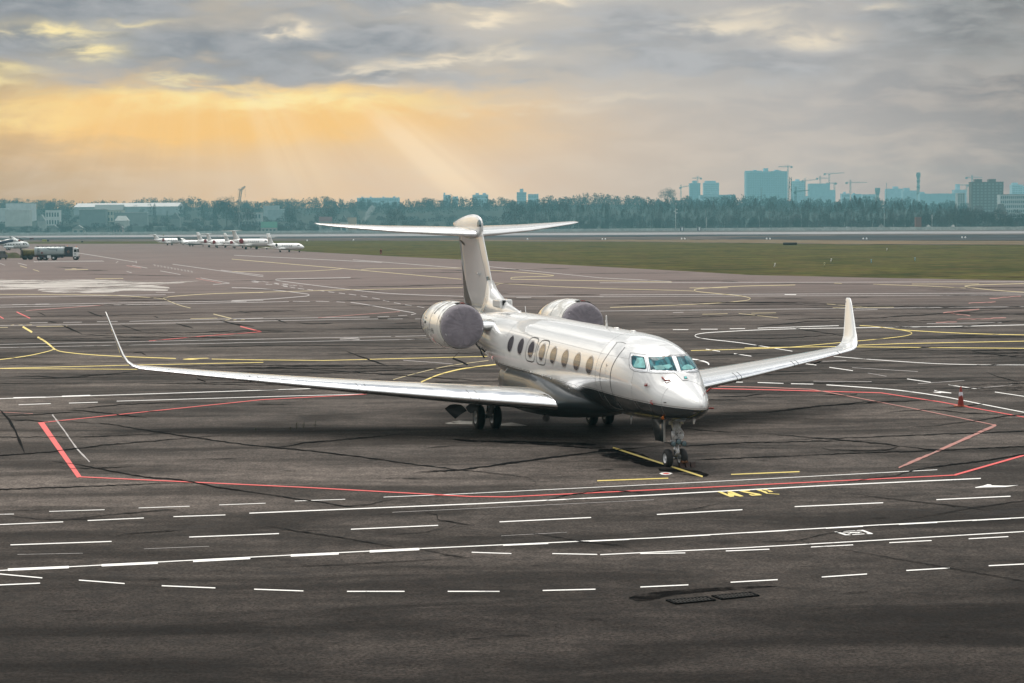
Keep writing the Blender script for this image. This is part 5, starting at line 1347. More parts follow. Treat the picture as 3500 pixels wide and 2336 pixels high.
    MB().lathe([(-.08, 0), (-.08, L*.014), (-.04, L*.017), (.04, L*.017), (.08, L*.014), (.08, 0)], (ng_x, 0, L*.017), 'Y', 18).build('nose_wheel', M_RUB, root)
    MB().tube((ng_x, 0, L*.017), (ng_x-.08, 0, zc-r*.8), .05, .07, 8).build('nose_gear_leg', M_GEAR, root)
    if pusher:
        for sg in (1, -1):
            MB().loft([[(.9+u*.6, y*sg, zc-.25+hh*.6) for u, hh in ((0, 0), (.3, .05), (1, 0), (.3, -.05))] for y in (0, 1.7)]).build('foreplane', M_WJ, root)
            for b in range(5):
                a = 2*pi*b/5+.3; MB().box((L*.5+3.75, 2*sg+cos(a)*.55, zc+.15+sin(a)*.55), (.04, .16, 1.0), Matrix.Rotation(a-pi/2, 3, 'X')).build('propeller_blade', M_GEARD, root)
    return root
D = radians
small_jet('parked_jet', 1023, 863.3, D(50), 15.6, 5.5, 15.7, 'rightmost small white jet of the far row, mid-set tailplane and dark fin tip', tail='X', red=False, winglet=0, windows=6, stripe=M_NVY)
small_jet('parked_jet', 912.5, 853.6, D(46), 20.9, 6.3, 19.6, 'largest jet of the far row, broad T tail and white engine cowls edged in red', M_WJ3, 'T', True, .9, 6, stripe=M_DKGREY)
small_jet('parked_jet', 858, 850, D(50), 16.0, 5.4, 15.9, 'white jet almost hidden behind the largest one, tail with dark lettering showing', tail='X', red=True, windows=4)
small_jet('parked_jet', 797, 848.2, D(50), 16.3, 5.2, 16.5, 'white jet with a slim T tail and tall upturned winglets left of the largest jet', tail='T', red=True, winglet=1.6, windows=5)
small_jet('parked_jet', 772, 846, D(54), 17.2, 5.6, 16.5, 'white jet standing behind the slim T-tailed one, leaning swept fin', tail='X', red=True, windows=5)
small_jet('parked_propeller_plane', 694, 843.2, D(62), 14.4, 3.9, 14.0, 'low white pusher aircraft with dark green belly and dark T tail', M_WJ2, 'T', windows=6, pusher=True, tailcol=M_DKGREY)
small_jet('parked_jet', 626, 839.2, D(66), 17.0, 4.6, 14.6, 'leftmost small jet of the far row with round red engine covers', tail='T', red=True, windows=6, stripe=M_DKGREY)
# broken dark lettering on two fins and an opened nose-gear door are too small to read at this distance

# ---- transport helicopter at the left edge
hg = G(71.5, 855.5)
heli = empty('helicopter', (hg.x, hg.y, 0), radians(4), 'white transport helicopter with drooping rotor blades and round cabin windows at the left edge', 'helicopter')
M_HW = body_paint('helicopter_white', (0.62, 0.67, 0.67), rough=.4)
HB = [(-13.5, 2.9, .28, .30), (-8.0, 2.7, .50, .55), (-5.6, 2.2, .95, 1.05), (-4.4, 1.85, 1.25, 1.22), (-2.0, 1.78, 1.3, 1.25), (0.0, 1.78, 1.3, 1.25), (1.0, 1.80, 1.25, 1.22), (1.8, 1.78, 1.12, 1.12), (2.35, 1.68, .88, .95), (2.7, 1.55, .6, .68), (2.9, 1.5, .2, .25)]
R = []
for x, z, w, hh in HB: R.append([(x, w*(abs(cos(a))**.8)*(1 if cos(a) > 0 else -1), z+hh*(abs(sin(a))**.8)*(1 if sin(a) > 0 else -1)) for a in [2*pi*i/28 for i in range(28)]])
hf = MB().loft(R).build('body', M_HW, heli)
HBV = BVHTree.FromPolygons([Vector(p) for q in R for p in q], [(j*28+i, j*28+(i+1) % 28, (j+1)*28+(i+1) % 28, (j+1)*28+i) for j in range(len(R)-1) for i in range(28)])
ch_ = lambda x, z: hit_side(x, z, -1, HBV)
for x in (-5.0, -4.0, -3.2, -2.2, -1.15, -.3):
    w1 = MB(); patch(w1, oval(x, 2.05 + .03*x, .22, .22, 12), ch_, .02, rings=2, sub=1); w1.build('porthole', M_BLACK, hf, fix=False)
for q in ([(1.05, 2.5), (1.45, 2.5), (1.5, 1.85), (1.0, 1.85)], [(1.65, 2.5), (1.95, 2.45), (2.3, 1.95), (2.0, 1.85)]):
    w1 = MB(); patch(w1, q, ch_, .03, rings=3, sub=3); w1.build('cockpit_window', M_BLACK, hf, fix=False)
w1 = MB(); seam(w1, [(-.7, 2.9), (-.75, 1.8), (-.8, .9)], ch_, .06, .02); seam(w1, [(.15, 2.9), (.15, 1.8), (.1, .9)], ch_, .06, .02); w1.build('sliding_door', M_GEARD, hf, fix=False)
eh = [(-6.5, 3.0, .5, .3), (-5.0, 3.25, .75, .5), (-3.0, 3.45, .85, .72), (-1.6, 3.4, .85, .62), (-.7, 3.3, .8, .5), (-.6, 3.3, .4, .2)]
eng = MB().loft([[(x, w*cos(a), z+hh*(abs(sin(a))**.7)*(1 if sin(a) > 0 else -1)) for a in [2*pi*i/20 for i in range(20)]] for x, z, w, hh in eh]).build('engine_deck', M_HW, heli)
MB().loft([[(x, -.80-.3*u, z), (x, -1.05-.05*u, z), (x, -1.05-.05*u, z+hz), (x, -.80, z+hz)] for x, z, hz, u in ((-8.2, 1.9, .9, 0), (-5.4, 2.35, 1.0, 1), (-2.6, 2.95, .85, 1), (-2.4, 3.1, .5, 0))]).build('side_cover', M_NVY, eng)
for y in (.45, -.45): MB().lathe([(0, .28), (.15, .30), (.5, .22), (.6, .0)], (-.75, y, 3.35), 'X', 14).build('intake_cover', M_REDC, eng)
MB().tube((-3.4, 0, 3.9), (-3.4, 0, 4.65), .16, .12, 12).build('rotor_mast', M_GEARD, heli)
hub = MB().lathe([(0, 0), (0, .55), (.14, .6), (.3, .3), (.3, 0)], (-3.4, 0, 4.5), 'Z', 14).build('rotor_hub', M_GEARD, heli)
for k in range(5):
    a = radians(-68 + 72*k); pts = []
    for j in range(9):
        u = j/8; rr_ = .6 + 9.9*u; pts.append(Vector((-3.4+cos(a)*rr_, sin(a)*rr_, 4.66 - 1.45*u*u)))
    b = MB(); wv = Vector((-sin(a), cos(a), 0))*.26
    b.loft([[p-wv, p+Vector((0, 0, .05)), p+wv, p-Vector((0, 0, .03))] for p in pts]); b.build('rotor_blade', mat('blade_paint', (.72, .74, .73) if True else 0, .4) if k in (0, 3) else M_GEARD, hub)
MB().loft([[(-13.3, -.08, 2.9), (-12.6, -.08, 2.9), (-12.6, .08, 2.9), (-13.3, .08, 2.9)], [(-14.6, -.05, 4.6), (-13.9, -.05, 4.6), (-13.9, .05, 4.6), (-14.6, .05, 4.6)]]).build('tail_fin', M_HW, heli)
for x, y, r in ((0, -.15, .30), (0, .15, .30), (-4.3, -2.2, .43), (-4.3, 2.2, .43)):
    MB().lathe([(-.12, 0), (-.12, r*.9), (-.06, r), (.06, r), (.12, r*.9), (.12, 0)], (x, y, r), 'Y', 18).build('wheel', M_RUB, heli)
    if abs(y) > 1:
        MB().lathe([(-.14, 0), (-.14, r*.5), (.14, r*.5), (.14, 0)], (x, y, r), 'Y', 14).build('rim', M_HUB, heli); MB().path([(x, y*.95, r), (x-.3, y*.5, .8), (x, y*.9, 1.7)], .05, 6).build('gear_leg', M_HW, heli)
MB().tube((0, 0, .3), (0.1, 0, .8), .07, .09, 8).build('nose_leg', M_GEAR, heli)
MB().path([(2.6, -.2, 1.0), (3.1, -.3, .95)], .06, 6).build('pitot_boom', M_HW, heli)
fa_ = MB().lathe([(-3.2, .0), (-3.0, .28), (-2.6, .34), (0, .34), (.3, .25), (.45, 0)], (-2.6, -1.42, 1.05), 'X', 16).build('fuel_tank', M_HW, heli)

# ---- refuelling truck and the older yellow tanker behind it
tg = G(268, 889.5)
truck = empty('refuelling_truck', (tg.x, tg.y, 0), radians(3), 'white airport refuelling tanker truck with a dark pump cabinet behind its white cab', 'truck')
M_TW = body_paint('tank_white', (0.30, 0.37, 0.38), rough=.35); M_TD = mat('pump_cabinet', (0.018, 0.03, 0.045), .35, coat=.5)
def sup(w, h, e, n=32): return [(w*(abs(cos(a))**e)*(1 if cos(a) > 0 else -1), h*(abs(sin(a))**e)*(1 if sin(a) > 0 else -1)) for a in [2*pi*i/n for i in range(n)]]
tk = MB().loft([[(x, y, 2.12+z) for y, z in sup(1.24*k, 1.02*k, .55)] for x, k in ((-10.0, .9), (-9.85, 1), (-3.15, 1), (-3.0, .92))]).build('tank', M_TW, truck)
for x in (-9.8, -7.6, -5.3, -3.2): MB().loft([[(x-.04, y, 2.12+z) for y, z in sup(1.27, 1.05, .55)], [(x+.04, y, 2.12+z) for y, z in sup(1.27, 1.05, .55)]]).build('hoop', M_TW, tk)
cb_ = MB().box((-2.0, 0, 2.05), (1.75, 2.5, 2.25)).build('pump_cabinet', M_TD, truck); bevel(cb_, .06)
MB().loft([[(-2.1+.28*cos(a), -1.26, 1.95+.36*sin(a)), (-2.1+.20*cos(a), -1.27, 1.95+.27*sin(a)), (-2.1+.20*cos(a), -1.25, 1.95+.27*sin(a)), (-2.1+.28*cos(a), -1.25, 1.95+.36*sin(a))] for a in [2*pi*k/4 for k in range(5)]], caps=False).build('emblem', mat('emblem_gold', (.5, .25, .12), .5), cb_)
cab = MB().loft([[(x0, y, z) for x0, z in ((-1.08, .75), (0.0, .75), (.05, 1.6), (-.12, 2.75), (-.30, 2.92), (-1.08, 2.95))] for y in (-1.2, 1.2)], smooth=False).build('cab', mat('cab_white', (.66, .70, .70), .35, coat=.6), truck); bevel(cab, .06)
MB().box((-.5, -1.22, 2.2), (.62, .02, .62)).build('side_window', M_BLACK, cab); MB().box((.005, 0, 2.2), (.03, 2.0, .75), Matrix.Rotation(-.12, 3, 'Y')).build('windscreen', M_BLACK, cab)
MB().box((.06, -1.38, 2.25), (.10, .12, .65)).build('mirror', M_BLACK, cab); MB().box((.06, 0, .75), (.18, 2.4, .35)).build('bumper', M_GEARD, cab)
MB().box((-.55, -1.21, 1.45), (.28, .02, .22)).build('door_mark', M_NVY, cab)
for x, y in ((-.5, .6), (-2.6, .4)): MB().lathe([(0, 0), (0, .09), (.2, .08), (.24, 0)], (x, y, 3.0 if x > -1 else 3.18), 'Z', 10).build('beacon', M_ORG, truck)
MB().box((-5.2, 0, .95), (9.6, 1.6, .32)).build('chassis', M_GEARD, truck)
for x in (-.55, -5.6, -7.6, -8.9):
    for y in (-1.05, 1.05):
        w1 = MB().lathe([(-.16, .28), (-.16, .44), (-.08, .52), (.08, .52), (.16, .44), (.16, .28)], (x, y, .52), 'Y', 22).build('wheel', M_RUB, truck)
        MB().lathe([(-.13, 0), (-.13, .28), (.13, .28), (.13, 0)], (x, y, .52), 'Y', 14).build('rim', M_HUB, w1)
MB().box((-6.6, -1.2, .85), (.85, .06, .62)).build('side_locker', mat('cab_white'), truck)
for x in (-8.5, -7.4, -4.4, -3.6): MB().box((x, -1.15, .82), (.7, .2, .5)).build('side_locker', M_TD, truck)
for x in (-9.4, -8.0): MB().box((x, -1.22, 1.0), (.55, .03, .14)).build('reflector_board', M_REDF, truck)
rl = MB()
for y in (-.8, .8): rl.path([(-9.6, y, 3.1), (-9.6, y, 3.34), (-3.2, y, 3.34), (-3.2, y, 3.1)], .035, 6)
for k in range(7): rl.path([(-9.4+k, -.8, 3.12), (-9.4+k, -.8, 3.34)], .03, 6); rl.tube((-9.2+k, 0, 3.12), (-9.2+k, 0, 3.26), .22, .22, 10)
rl.build('roof_rail', M_GEARD, tk)
ld = MB()
for y in (-.25, .15): pass
for k in range(2): ld.path([(-9.2+k*.35, -1.3, 1.2), (-9.2+k*.35, -1.3, 2.9)], .025, 6)
for k in range(6): ld.path([(-9.2, -1.3, 1.4+.28*k), (-8.85, -1.3, 1.4+.28*k)], .02, 6)
ld.build('ladder', M_GEARD, tk)
for x0, w_, z_ in ((-6.8, .6, 2.85), (-5.6, 2.0, 2.62), (-4.8, .16, 2.3), (-8.9, .35, 2.1)): MB().box((x0, -1.272, z_), (w_, .015, .09 if w_ > .2 else .26)).build('stencil_mark', M_NVY, tk)
MB().box((-8.2, -1.274, 1.75), (.36, .015, .36), Matrix.Rotation(pi/4, 3, 'Y')).build('hazard_plate', M_REDF, tk)

og = G(118, 888.6)
oldt = empty('old_tanker', (og.x-.6, og.y+1.0, 0), radians(22), 'rusty yellow fuel tanker parked close behind the white refuelling truck', 'truck')
M_OY = mat('rusty_yellow', (.10, .085, .02), .6, var=.4, vscale=2); M_OB = mat('grimy_brown', (.030, .028, .024), .7)
MB().loft([[(x, y, 1.72+z) for y, z in sup(1.1, .82, .75)] for x in (-2.6, 2.0)]).build('tank', M_OY, oldt)
MB().loft([[(x, y, 1.72+z) for y, z in sup(1.13*k, .85*k, .75)] for x, k in ((-2.75, .9), (-2.6, 1), (-2.45, 1))]).build('tank_end', M_OB, oldt)
MB().box((-.3, 0, .85), (5.2, 1.5, .3)).build('chassis', M_OB, oldt)
MB().box((-2.7, 0, .72), (.3, 2.2, .4)).build('rear_locker', M_OB, oldt)
for x in (-1.9, -.6, 2.4):
    for y in (-.9, .9): MB().lathe([(-.16, 0), (-.16, .42), (-.08, .5), (.08, .5), (.16, .42), (.16, 0)], (x, y, .5), 'Y', 20).build('wheel', M_RUB, oldt)
MB().loft([[(x, y, z) for x, z in ((2.15, .7), (3.6, .7), (3.6, 1.4), (3.2, 2.3), (2.15, 2.35))] for y in (-1.0, 1.0)], smooth=False).build('cab', M_OY, oldt)

# ---- vehicle cut by the left edge, grassy mound
vg = G(5, 888)
van = empty('parked_van', (vg.x - .4, vg.y, 0), radians(80), 'dark van with silver roof cut off by the left edge beside the earth mound', 'van')
bv = MB().loft([[(x, y, z) for x, z in ((-2.4, .45), (-2.4, 1.9), (-2.2, 2.15), (1.0, 2.15), (1.7, 1.3), (2.5, 1.15), (2.6, .45))] for y in (-.95, .95)], smooth=False).build('body', mat('van_dark', (.03, .035, .045), .4, coat=.6), van); bevel(bv, .1, 3)
MB().box((-.6, 0, 2.16), (2.8, 1.7, .06)).build('roof_panel', M_STEEL, bv); 
for x in (-1.5, 1.6):
    for y in (-.85, .85): MB().lathe([(-.12, 0), (-.12, .3), (-.06, .35), (.06, .35), (.12, .3), (.12, 0)], (x, y, .35), 'Y', 18).build('wheel', M_RUB, van)
for y in (-.96, .96): MB().box((.5, y, 1.6), (1.2, .02, .5)).build('side_window', M_BLACK, bv)
MB().box((-2.41, 0, 1.6), (.02, 1.4, .5)).build('rear_window', M_BLACK, bv)
mg_ = G(6, 884); V = []; rm_ = random.Random(8)
for i in range(34):
    row = []
    for j in range(14):
        u = i/33; v = j/13; x = mg_.x - 9 + 15.2*u; y = mg_.y + .5 + 9*v
        hgt = 2.0*(1-u)**.55*sin(pi*v)**.8*(.85+.3*rm_.random()) + (.35*exp(-((u-.72)/.06)**2) + .25*exp(-((u-.55)/.05)**2))*sin(pi*v)
        row.append((x, y+rm_.uniform(-.1, .1), max(0.0, hgt)*(1 if 0 < j < 13 else 0)+.02))
    V.append(row)
M_MND = ground_mat('mound_soil', (.035, .032, .018), (.075, .062, .035), .95, .5, 3, (.04, .05, .015), .1)
tag(MB().loft(V, close=False, caps=False).build('earth_mound', M_MND), 'low mound of brown earth and grass at the left edge behind the tankers', 'mound')

# ---- traffic cone
cg = G(3284, 1391)
cone = empty('traffic_cone', (cg.x, cg.y, 0), .2, 'red traffic cone with a torn white band standing on the red line', 'traffic cone')
M_CN = mat('cone_red', (.20, .018, .008), .5, var=.2, vscale=8); M_CB = mat('cone_base_orange', (.28, .06, .015), .6, var=.25, vscale=9)
MB().lathe([(.035, .128), (.10, .122), (.45, .078), (.80, .034), (.815, .028), (.815, .0)], (0, 0, 0), 'Z', 28).build('cone_body', M_CN, cone)
b_ = MB(); b_.loft([[(x*.26, y*.26, 0.0) for x, y in ((1, .5), (.5, 1), (-.5, 1), (-1, .5), (-1, -.5), (-.5, -1), (.5, -1), (1, -.5))], [(x*.25, y*.25, .045) for x, y in ((1, .5), (.5, 1), (-.5, 1), (-1, .5), (-1, -.5), (-.5, -1), (.5, -1), (1, -.5))]], smooth=False); b_.build('cone_base', M_CB, cone)
bd = MB(); n = 28
low_ = [.405+.06*(k % 3 == 0)+.04*((k*7) % 5 == 0) for k in range(n)]
bd.add([(cos(2*pi*k/n)*(.1435-.1257*z), sin(2*pi*k/n)*(.1435-.1257*z), z) for row in (0, 1) for k in range(n) for z in [low_[k]+.02 if row == 0 else .60]], [(k, (k+1) % n, n+(k+1) % n, n+k) for k in range(n)], True)
bd.build('reflective_band', mat('cone_band', (.62, .62, .68), .4), cone, fix=False)

# ---- drain gratings
M_GR = mat('cast_iron', (.006, .006, .006), .9, 0, spec=.05)
M_HOLE = mat('drain_hole', (.002, .002, .002), .9)
def grate(pts, label):
    P = [G(*p) for p in Z6(pts)]  # near-left, near-right, far-right, far-left
    c = sum(P, Vector())/4
    root = empty('drain_grate', (c.x, c.y, 0), 0, label, 'drain grate', 'drain gratings in the foreground')
    Q = [p - c for p in P]
    e = MB(); 
    for a, b in zip(Q, Q[1:]+Q[:1]): e.box(((a+b)/2 + Vector((0, 0, .034))), ((b-a).length+.04, .05, .028), (b-a).to_track_quat('X', 'Z').to_matrix())
    e.build('frame', M_GR, root)
    h = MB().add([(q.x, q.y, .024) for q in Q], [(0, 1, 2, 3)]); h.build('pit', M_HOLE, root, fix=False)
    n = 11; bars = MB()
    for k in range(1, n):
        a = Q[0].lerp(Q[1], k/n); b = Q[3].lerp(Q[2], k/n)
        bars.box(((a+b)/2 + Vector((0, 0, .036))), ((b-a).length, .035, .02), (b-a).to_track_quat('X', 'Z').to_matrix())
    a = (Q[0]+Q[3])/2; b = (Q[1]+Q[2])/2; bars.box(((a+b)/2 + Vector((0, 0, .038))), ((b-a).length, .03, .02), (b-a).to_track_quat('X', 'Z').to_matrix())
    bars.build('bars', mat('worn_grate_bar', (.040, .038, .036), .9, 0, spec=.05), root)
grate([(1292, 1442), (1622, 1410), (1560, 1384), (1215, 1412)], 'left of the two rectangular iron drain gratings in the foreground asphalt')
grate([(1690, 1402), (2000, 1370), (1930, 1345), (1610, 1374)], 'right of the two rectangular iron drain gratings in the foreground asphalt')

# ---- small signs, lamps and markers in the grass
def signbox(name, px, py, wpx, hpx, col, label, lift=0.3, cat='sign', parts=()):
    g, mp = px_at(px, py)
    root = empty(name, (g.x, g.y, 0), 0, label, cat)
    w, h = wpx*mp, hpx*mp
    b = MB().box((0, 0, lift+h/2), (w, .25, h)).build('board', mat('sign_'+col[0], col[1], .5), root)
    for s in (-.35, .35): MB().tube((w*s, 0, 0), (w*s, 0, lift), .06, .06, 8).build('post', M_GEARD, root)
    for (x, z, ww_, hh_) in parts: MB().box((w*x, -.135, lift+h*z), (w*ww_, .02, h*hh_)).build('symbol', M_BLACK, b)
    return root
signbox('taxiway_sign', 108, 820, 14, 4.5, ('dark_red', (.16, .012, .03)), 'dark red airfield sign on the far grass behind the helicopter rotor')
signbox('taxiway_sign', 152, 827.5, 15.5, 6, ('yellow', (.46, .43, .05)), 'yellow airfield sign with black characters in the far left grass', parts=((-.32, .5, .10, .45), (-.12, .5, .06, .5), (.05, .5, .08, .3), (.2, .5, .03, .55), (.34, .5, .10, .45)))
signbox('taxiway_sign', 164.5, 827.5, 6, 4.5, ('black', (.012, .014, .016)), 'small black panel standing right beside the yellow airfield sign')
signbox('equipment_box', 281, 831, 6, 4.5, ('box_black', (.015, .02, .022)), 'lone dark box in the far left grass right of the yellow sign', cat='box')
signbox('marker_board', 500+197/3.357, 808, 3.5, 6, ('ochre', (.28, .24, .12)), 'ochre marker board beside the runway behind the leftmost small jet')
signbox('ground_sign', 3050+0, 836, 19, 5.5, ('log', (.03, .026, .02)), 'dark low slab lying in the tan grass on the right', .0, 'slab') if False else None
g_, mp_ = px_at(2700, 838)
tag(MB().loft([[(g_.x + 4.6*u, g_.y+.8*cos(a), .45+.45*sin(a)*(1-abs(u)**4)) for a in [2*pi*k/10 for k in range(10)]] for u in (-.5, -.4, 0, .42, .5)]).build('dark_log', mat('log', (.022, .016, .012), .9)), 'dark rounded slab lying in the tan grass right of centre', 'log')
lab_mark = ['isolated white marker lamp in the grass right behind the rightmost small jet', 'white marker lamp in the brown grass left of the tail bullet', 'pair of white marker lamps in the brown grass under the right tailplane tip', 'pair of white marker lamps below the two kiosks at the wall', 'pair of white marker lamps below the widest tower block', 'pair of white marker lamps on the burnt strip left of the chimney', 'pair of white marker lamps on the burnt strip below the brown block of flats']
for (px, py), lb in zip(((1049.5, 826), (1208, 824), (1803, 821), (2064, 821), (2335, 820), (2626, 820), (2956, 820), (3294, 815.5)), ['isolated white marker lamp in the grass beside the rightmost small jet', 'white marker lamp in the brown grass above the left tailplane', 'white marker lamp in the brown grass right of the fin'] + lab_mark[2:]):
    g, mp = px_at(px, py); root = empty('marker_lamp', (g.x, g.y, 0), 0, lb, 'marker lamp', 'white marker lamps along the runway grass')
    two = 'pair' in lb
    for dx in ((-.6, .6) if two else (0,)): MB().loft([[(dx*1.2+.34*cos(a)*k, .34*sin(a)*k, z*.7) for a in [2*pi*j/10 for j in range(10)]] for z, k in ((0, .7), (.35, 1), (.9, .9), (1.15, .3))]).build('lamp_head', mat('lamp_white', (.85, .88, .88), .3), root)
for (px, py, c, lb) in ((2646, 914, 0, 'first small white marker post in the right grass, nearest the winglet'), (2818, 912, 1, 'short yellowish marker in the right grass between two white ones'), (2839, 896.5, 0, 'slanting white marker post highest up in the right grass'), (2978, 900, 2, 'pale blue marker lamp in the middle of the right grass'), (3127, 893, 2, 'pale blue marker lamp farthest right in the grass'), (3030, 858, 0, 'tiny white post far back in the right grass')):
    g, mp = px_at(px, py); root = empty('grass_marker', (g.x, g.y, 0), 0, lb, 'marker', 'small markers standing in the right grass')
    MB().tube((0, 0, 0), (.15 if c == 0 else 0, 0, .5), .10, .07, 8).build('post', mat('marker_%d' % c, ((.7, .7, .66), (.4, .38, .2), (.25, .42, .48))[c], .5), root)
    MB().lathe([(0, .0), (0, .13), (.16, .12), (.22, 0)], (.15 if c == 0 else 0, 0, .5), 'Z', 10).build('cap', mat('marker_%d' % c), root)
g, mp = px_at(1302, 869.5); root = empty('hydrant', (g.x, g.y, 0), 0, 'rust red fire hydrant post at the apron edge left of the tail', 'hydrant')
MB().lathe([(0, .30), (.15, .30), (.2, .2), (.9, .2), (.95, .3), (1.15, .28), (1.3, .1), (1.32, 0)], (0, 0, 0), 'Z', 14).build('barrel', mat('hydrant_red', (.16, .03, .015), .7), root); MB().tube((-.38, 0, .7), (.38, 0, .7), .1, .1, 8).build('outlet', mat('hydrant_red'), root)
# weeds growing from a seam in front of the wing
for i, (x, y, hh) in enumerate(((1013, 1470, .27), (1038, 1467, .20), (1077, 1463, .25), (992, 1472, .10), (873, 1474, .09))):
    g = G(x, y); w = MB(); rw = random.Random(i+60)
    for k in range(int(10+hh*40)):
        a = rw.uniform(0, 6.28); z = rw.uniform(.02, hh); r_ = .10*(1-z/hh*.4); p = Vector((cos(a)*r_*rw.random(), sin(a)*r_*rw.random(), z)); d = Vector((cos(a), sin(a), .5))*.035; e_ = Vector((-sin(a), cos(a), 0))*.016
        w.add([p, p+d*.6+e_, p+d, p+d*.6-e_], [(0, 1, 2, 3)])
    w.path([(0, 0, 0), (.01, 0, hh*.6), (.03, .0, hh)], .006, 5)
    o = w.build('weed', mat('weed_green', (.045, .06, .015), .8), fix=False, loc=(g.x, g.y, .02))
    tag(o, ['tallest green weed in the seam below the left wing, left of the middle', 'middle weed of the three close together below the left wing', 'third tall weed in the seam below the left wing, farthest right', 'small weed sprig just left of the tallest weed', 'lowest lone weed sprig farthest left below the left wing'][i], 'weed', 'weeds growing from the asphalt seam')
# ================================================================== land beyond the fence
def terr(x, y):
    t = max(0.0, min(1.0, (y-2450)/1000)); t = t*t*(3-2*t)
    hgt = 37 + 2.5*sin(x*.0021+1.0) + 1.8*sin(x*.0063) + 3*max(0, min(1, -x/500)) - 9.0*max(0, min(1, (x-100)/700))
    return t*hgt
gm = MB(); NX, NY = 90, 60
ys_ = [2420 + 1400*(j/40) for j in range(41)] + [3900 + 400*j for j in range(1, 10)] + [9000, 14000, 26000]
for j, y in enumerate(ys_):
    for i in range(NX+1):
        x = (-1 + 2*i/NX)*(1500 + (y-2420)*.55); gm.v.append((x, y, terr(x, y)))
for j in range(len(ys_)-1):
    for i in range(NX): gm.f.append((j*(NX+1)+i, j*(NX+1)+i+1, (j+1)*(NX+1)+i+1, (j+1)*(NX+1)+i)); gm.sm.append(True); gm.mi.append(0)
tag(gm.build('hills', M_FIELD, fix=False), kind='structure')
def PD(px, D):  # ground position under picture column px at depth D
    return (px-CW/2)/CF*D

C1 = lambda x: .2979*x
C2 = lambda x: 500+.2979*x
# ---- airfield wall of concrete panels
M_WALL = ground_mat('concrete_wall', (.34, .36, .35), (.48, .50, .48), .85, .08, .8, None, .2)
wx = [(-900, 2420), (0, 2390), (900, 2330), (1750, 2275), (2450, 2120), (3400, 1790), (4300, 1560)]
def wall_at(px):
    for a, b in zip(wx[:-1], wx[1:]):
        if px <= b[0]: t = (px-a[0])/(b[0]-a[0]); return a[1]+(b[1]-a[1])*t
    return wx[-1][1]
wall = empty('perimeter_wall', (0, 2275, 0), 0, 'long pale concrete panel wall running behind the runway', 'wall')
pn = MB(); po = MB(); rwl = random.Random(2)
prev = None; pxx = -700.0
PTS = []
while pxx < 4200:
    D_ = wall_at(pxx); PTS.append((PD(pxx, D_), D_ - 2275)); pxx += 6*CF/D_
for k, (a, b) in enumerate(zip(PTS[:-1], PTS[1:])):
    h = 2.9 + rwl.uniform(-.12, .12); A = Vector((a[0], a[1], 0)); B = Vector((b[0], b[1], 0)); d = (B-A)
    pn.box((A+B)/2+Vector((0, 0, h/2)), (d.length-.22, .16, h), d.to_track_quat('X', 'Z').to_matrix())
    po.box(A+Vector((0, 0, h/2+.06)), (.24, .26, h+.12))
pn.build('panels', M_WALL, wall); po.build('posts', mat('wall_post', (.26, .27, .26), .9), wall)

# ---- trees
M_BARK = mat('birch_bark', (.26, .25, .23), .8, var=.4, vscale=2.0)
M_BARKD = mat('dark_bark', (.07, .055, .045), .9)
def leaf_mat(name, a, b):
    m = bpy.data.materials.new(name); m.use_nodes = True; t = NT(m.node_tree); p = m.node_tree.nodes['Principled BSDF']
    oi = t.add('ShaderNodeObjectInfo').outputs['Random']; co = t.add('ShaderNodeTexCoord').outputs['Object']
    n = t.noise(co, .35, 4, .6)
    c = t.mix(t.mapr(n, .35, .65), a, b); k = t.m('ADD', .7, t.m('MULTIPLY', oi, .6))
    t.l.new(t.mix(1.0, c, t.comb(k, k, k), 'MULTIPLY'), p.inputs['Base Color']); p.inputs['Roughness'].default_value = .95; p.inputs['Specular IOR Level'].default_value = .05
    return m
M_TWIG = leaf_mat('bare_twigs', (.028, .024, .022), (.060, .047, .042)); M_TWIGR = leaf_mat('reddish_twigs', (.032, .023, .022), (.072, .048, .046)); M_EVG = leaf_mat('evergreen_needles', (.012, .026, .018), (.03, .055, .035))
def crown_birch(seed, h, w, n, q=.55, low=.28):
    r = random.Random(seed); m = MB()
    cl = [(r.uniform(0, 6.28), r.random()**.5, low + (1-low)*r.random()) for _ in range(16)]
    for k in range(n):
        a0, rr, t = cl[k % 16]; t += r.gauss(0, .07); t = max(low*.8, min(1.02, t)); a = a0 + r.gauss(0, .5)
        env = w/2*(sin(pi*min(1, max(.03, (t-low)/(1.04-low)))**.75)**.7) if t > low else w*.15
        rad = env*rr*r.uniform(.55, 1.15)
        p = Vector((cos(a)*rad, sin(a)*rad, t*h)); l = q*r.uniform(.7, 2.2); up = Vector((cos(a)*.35+r.gauss(0, .2), sin(a)*.35+r.gauss(0, .2), 1)).normalized()*l
        s = Vector((r.gauss(0, 1), r.gauss(0, 1), r.gauss(0, .3))).normalized()*q*r.uniform(.12, .42)
        m.add([p-up*.5, p+s-up*.1, p+up*.5, p-s+up*.1], [(0, 1, 2, 3)])
    return m
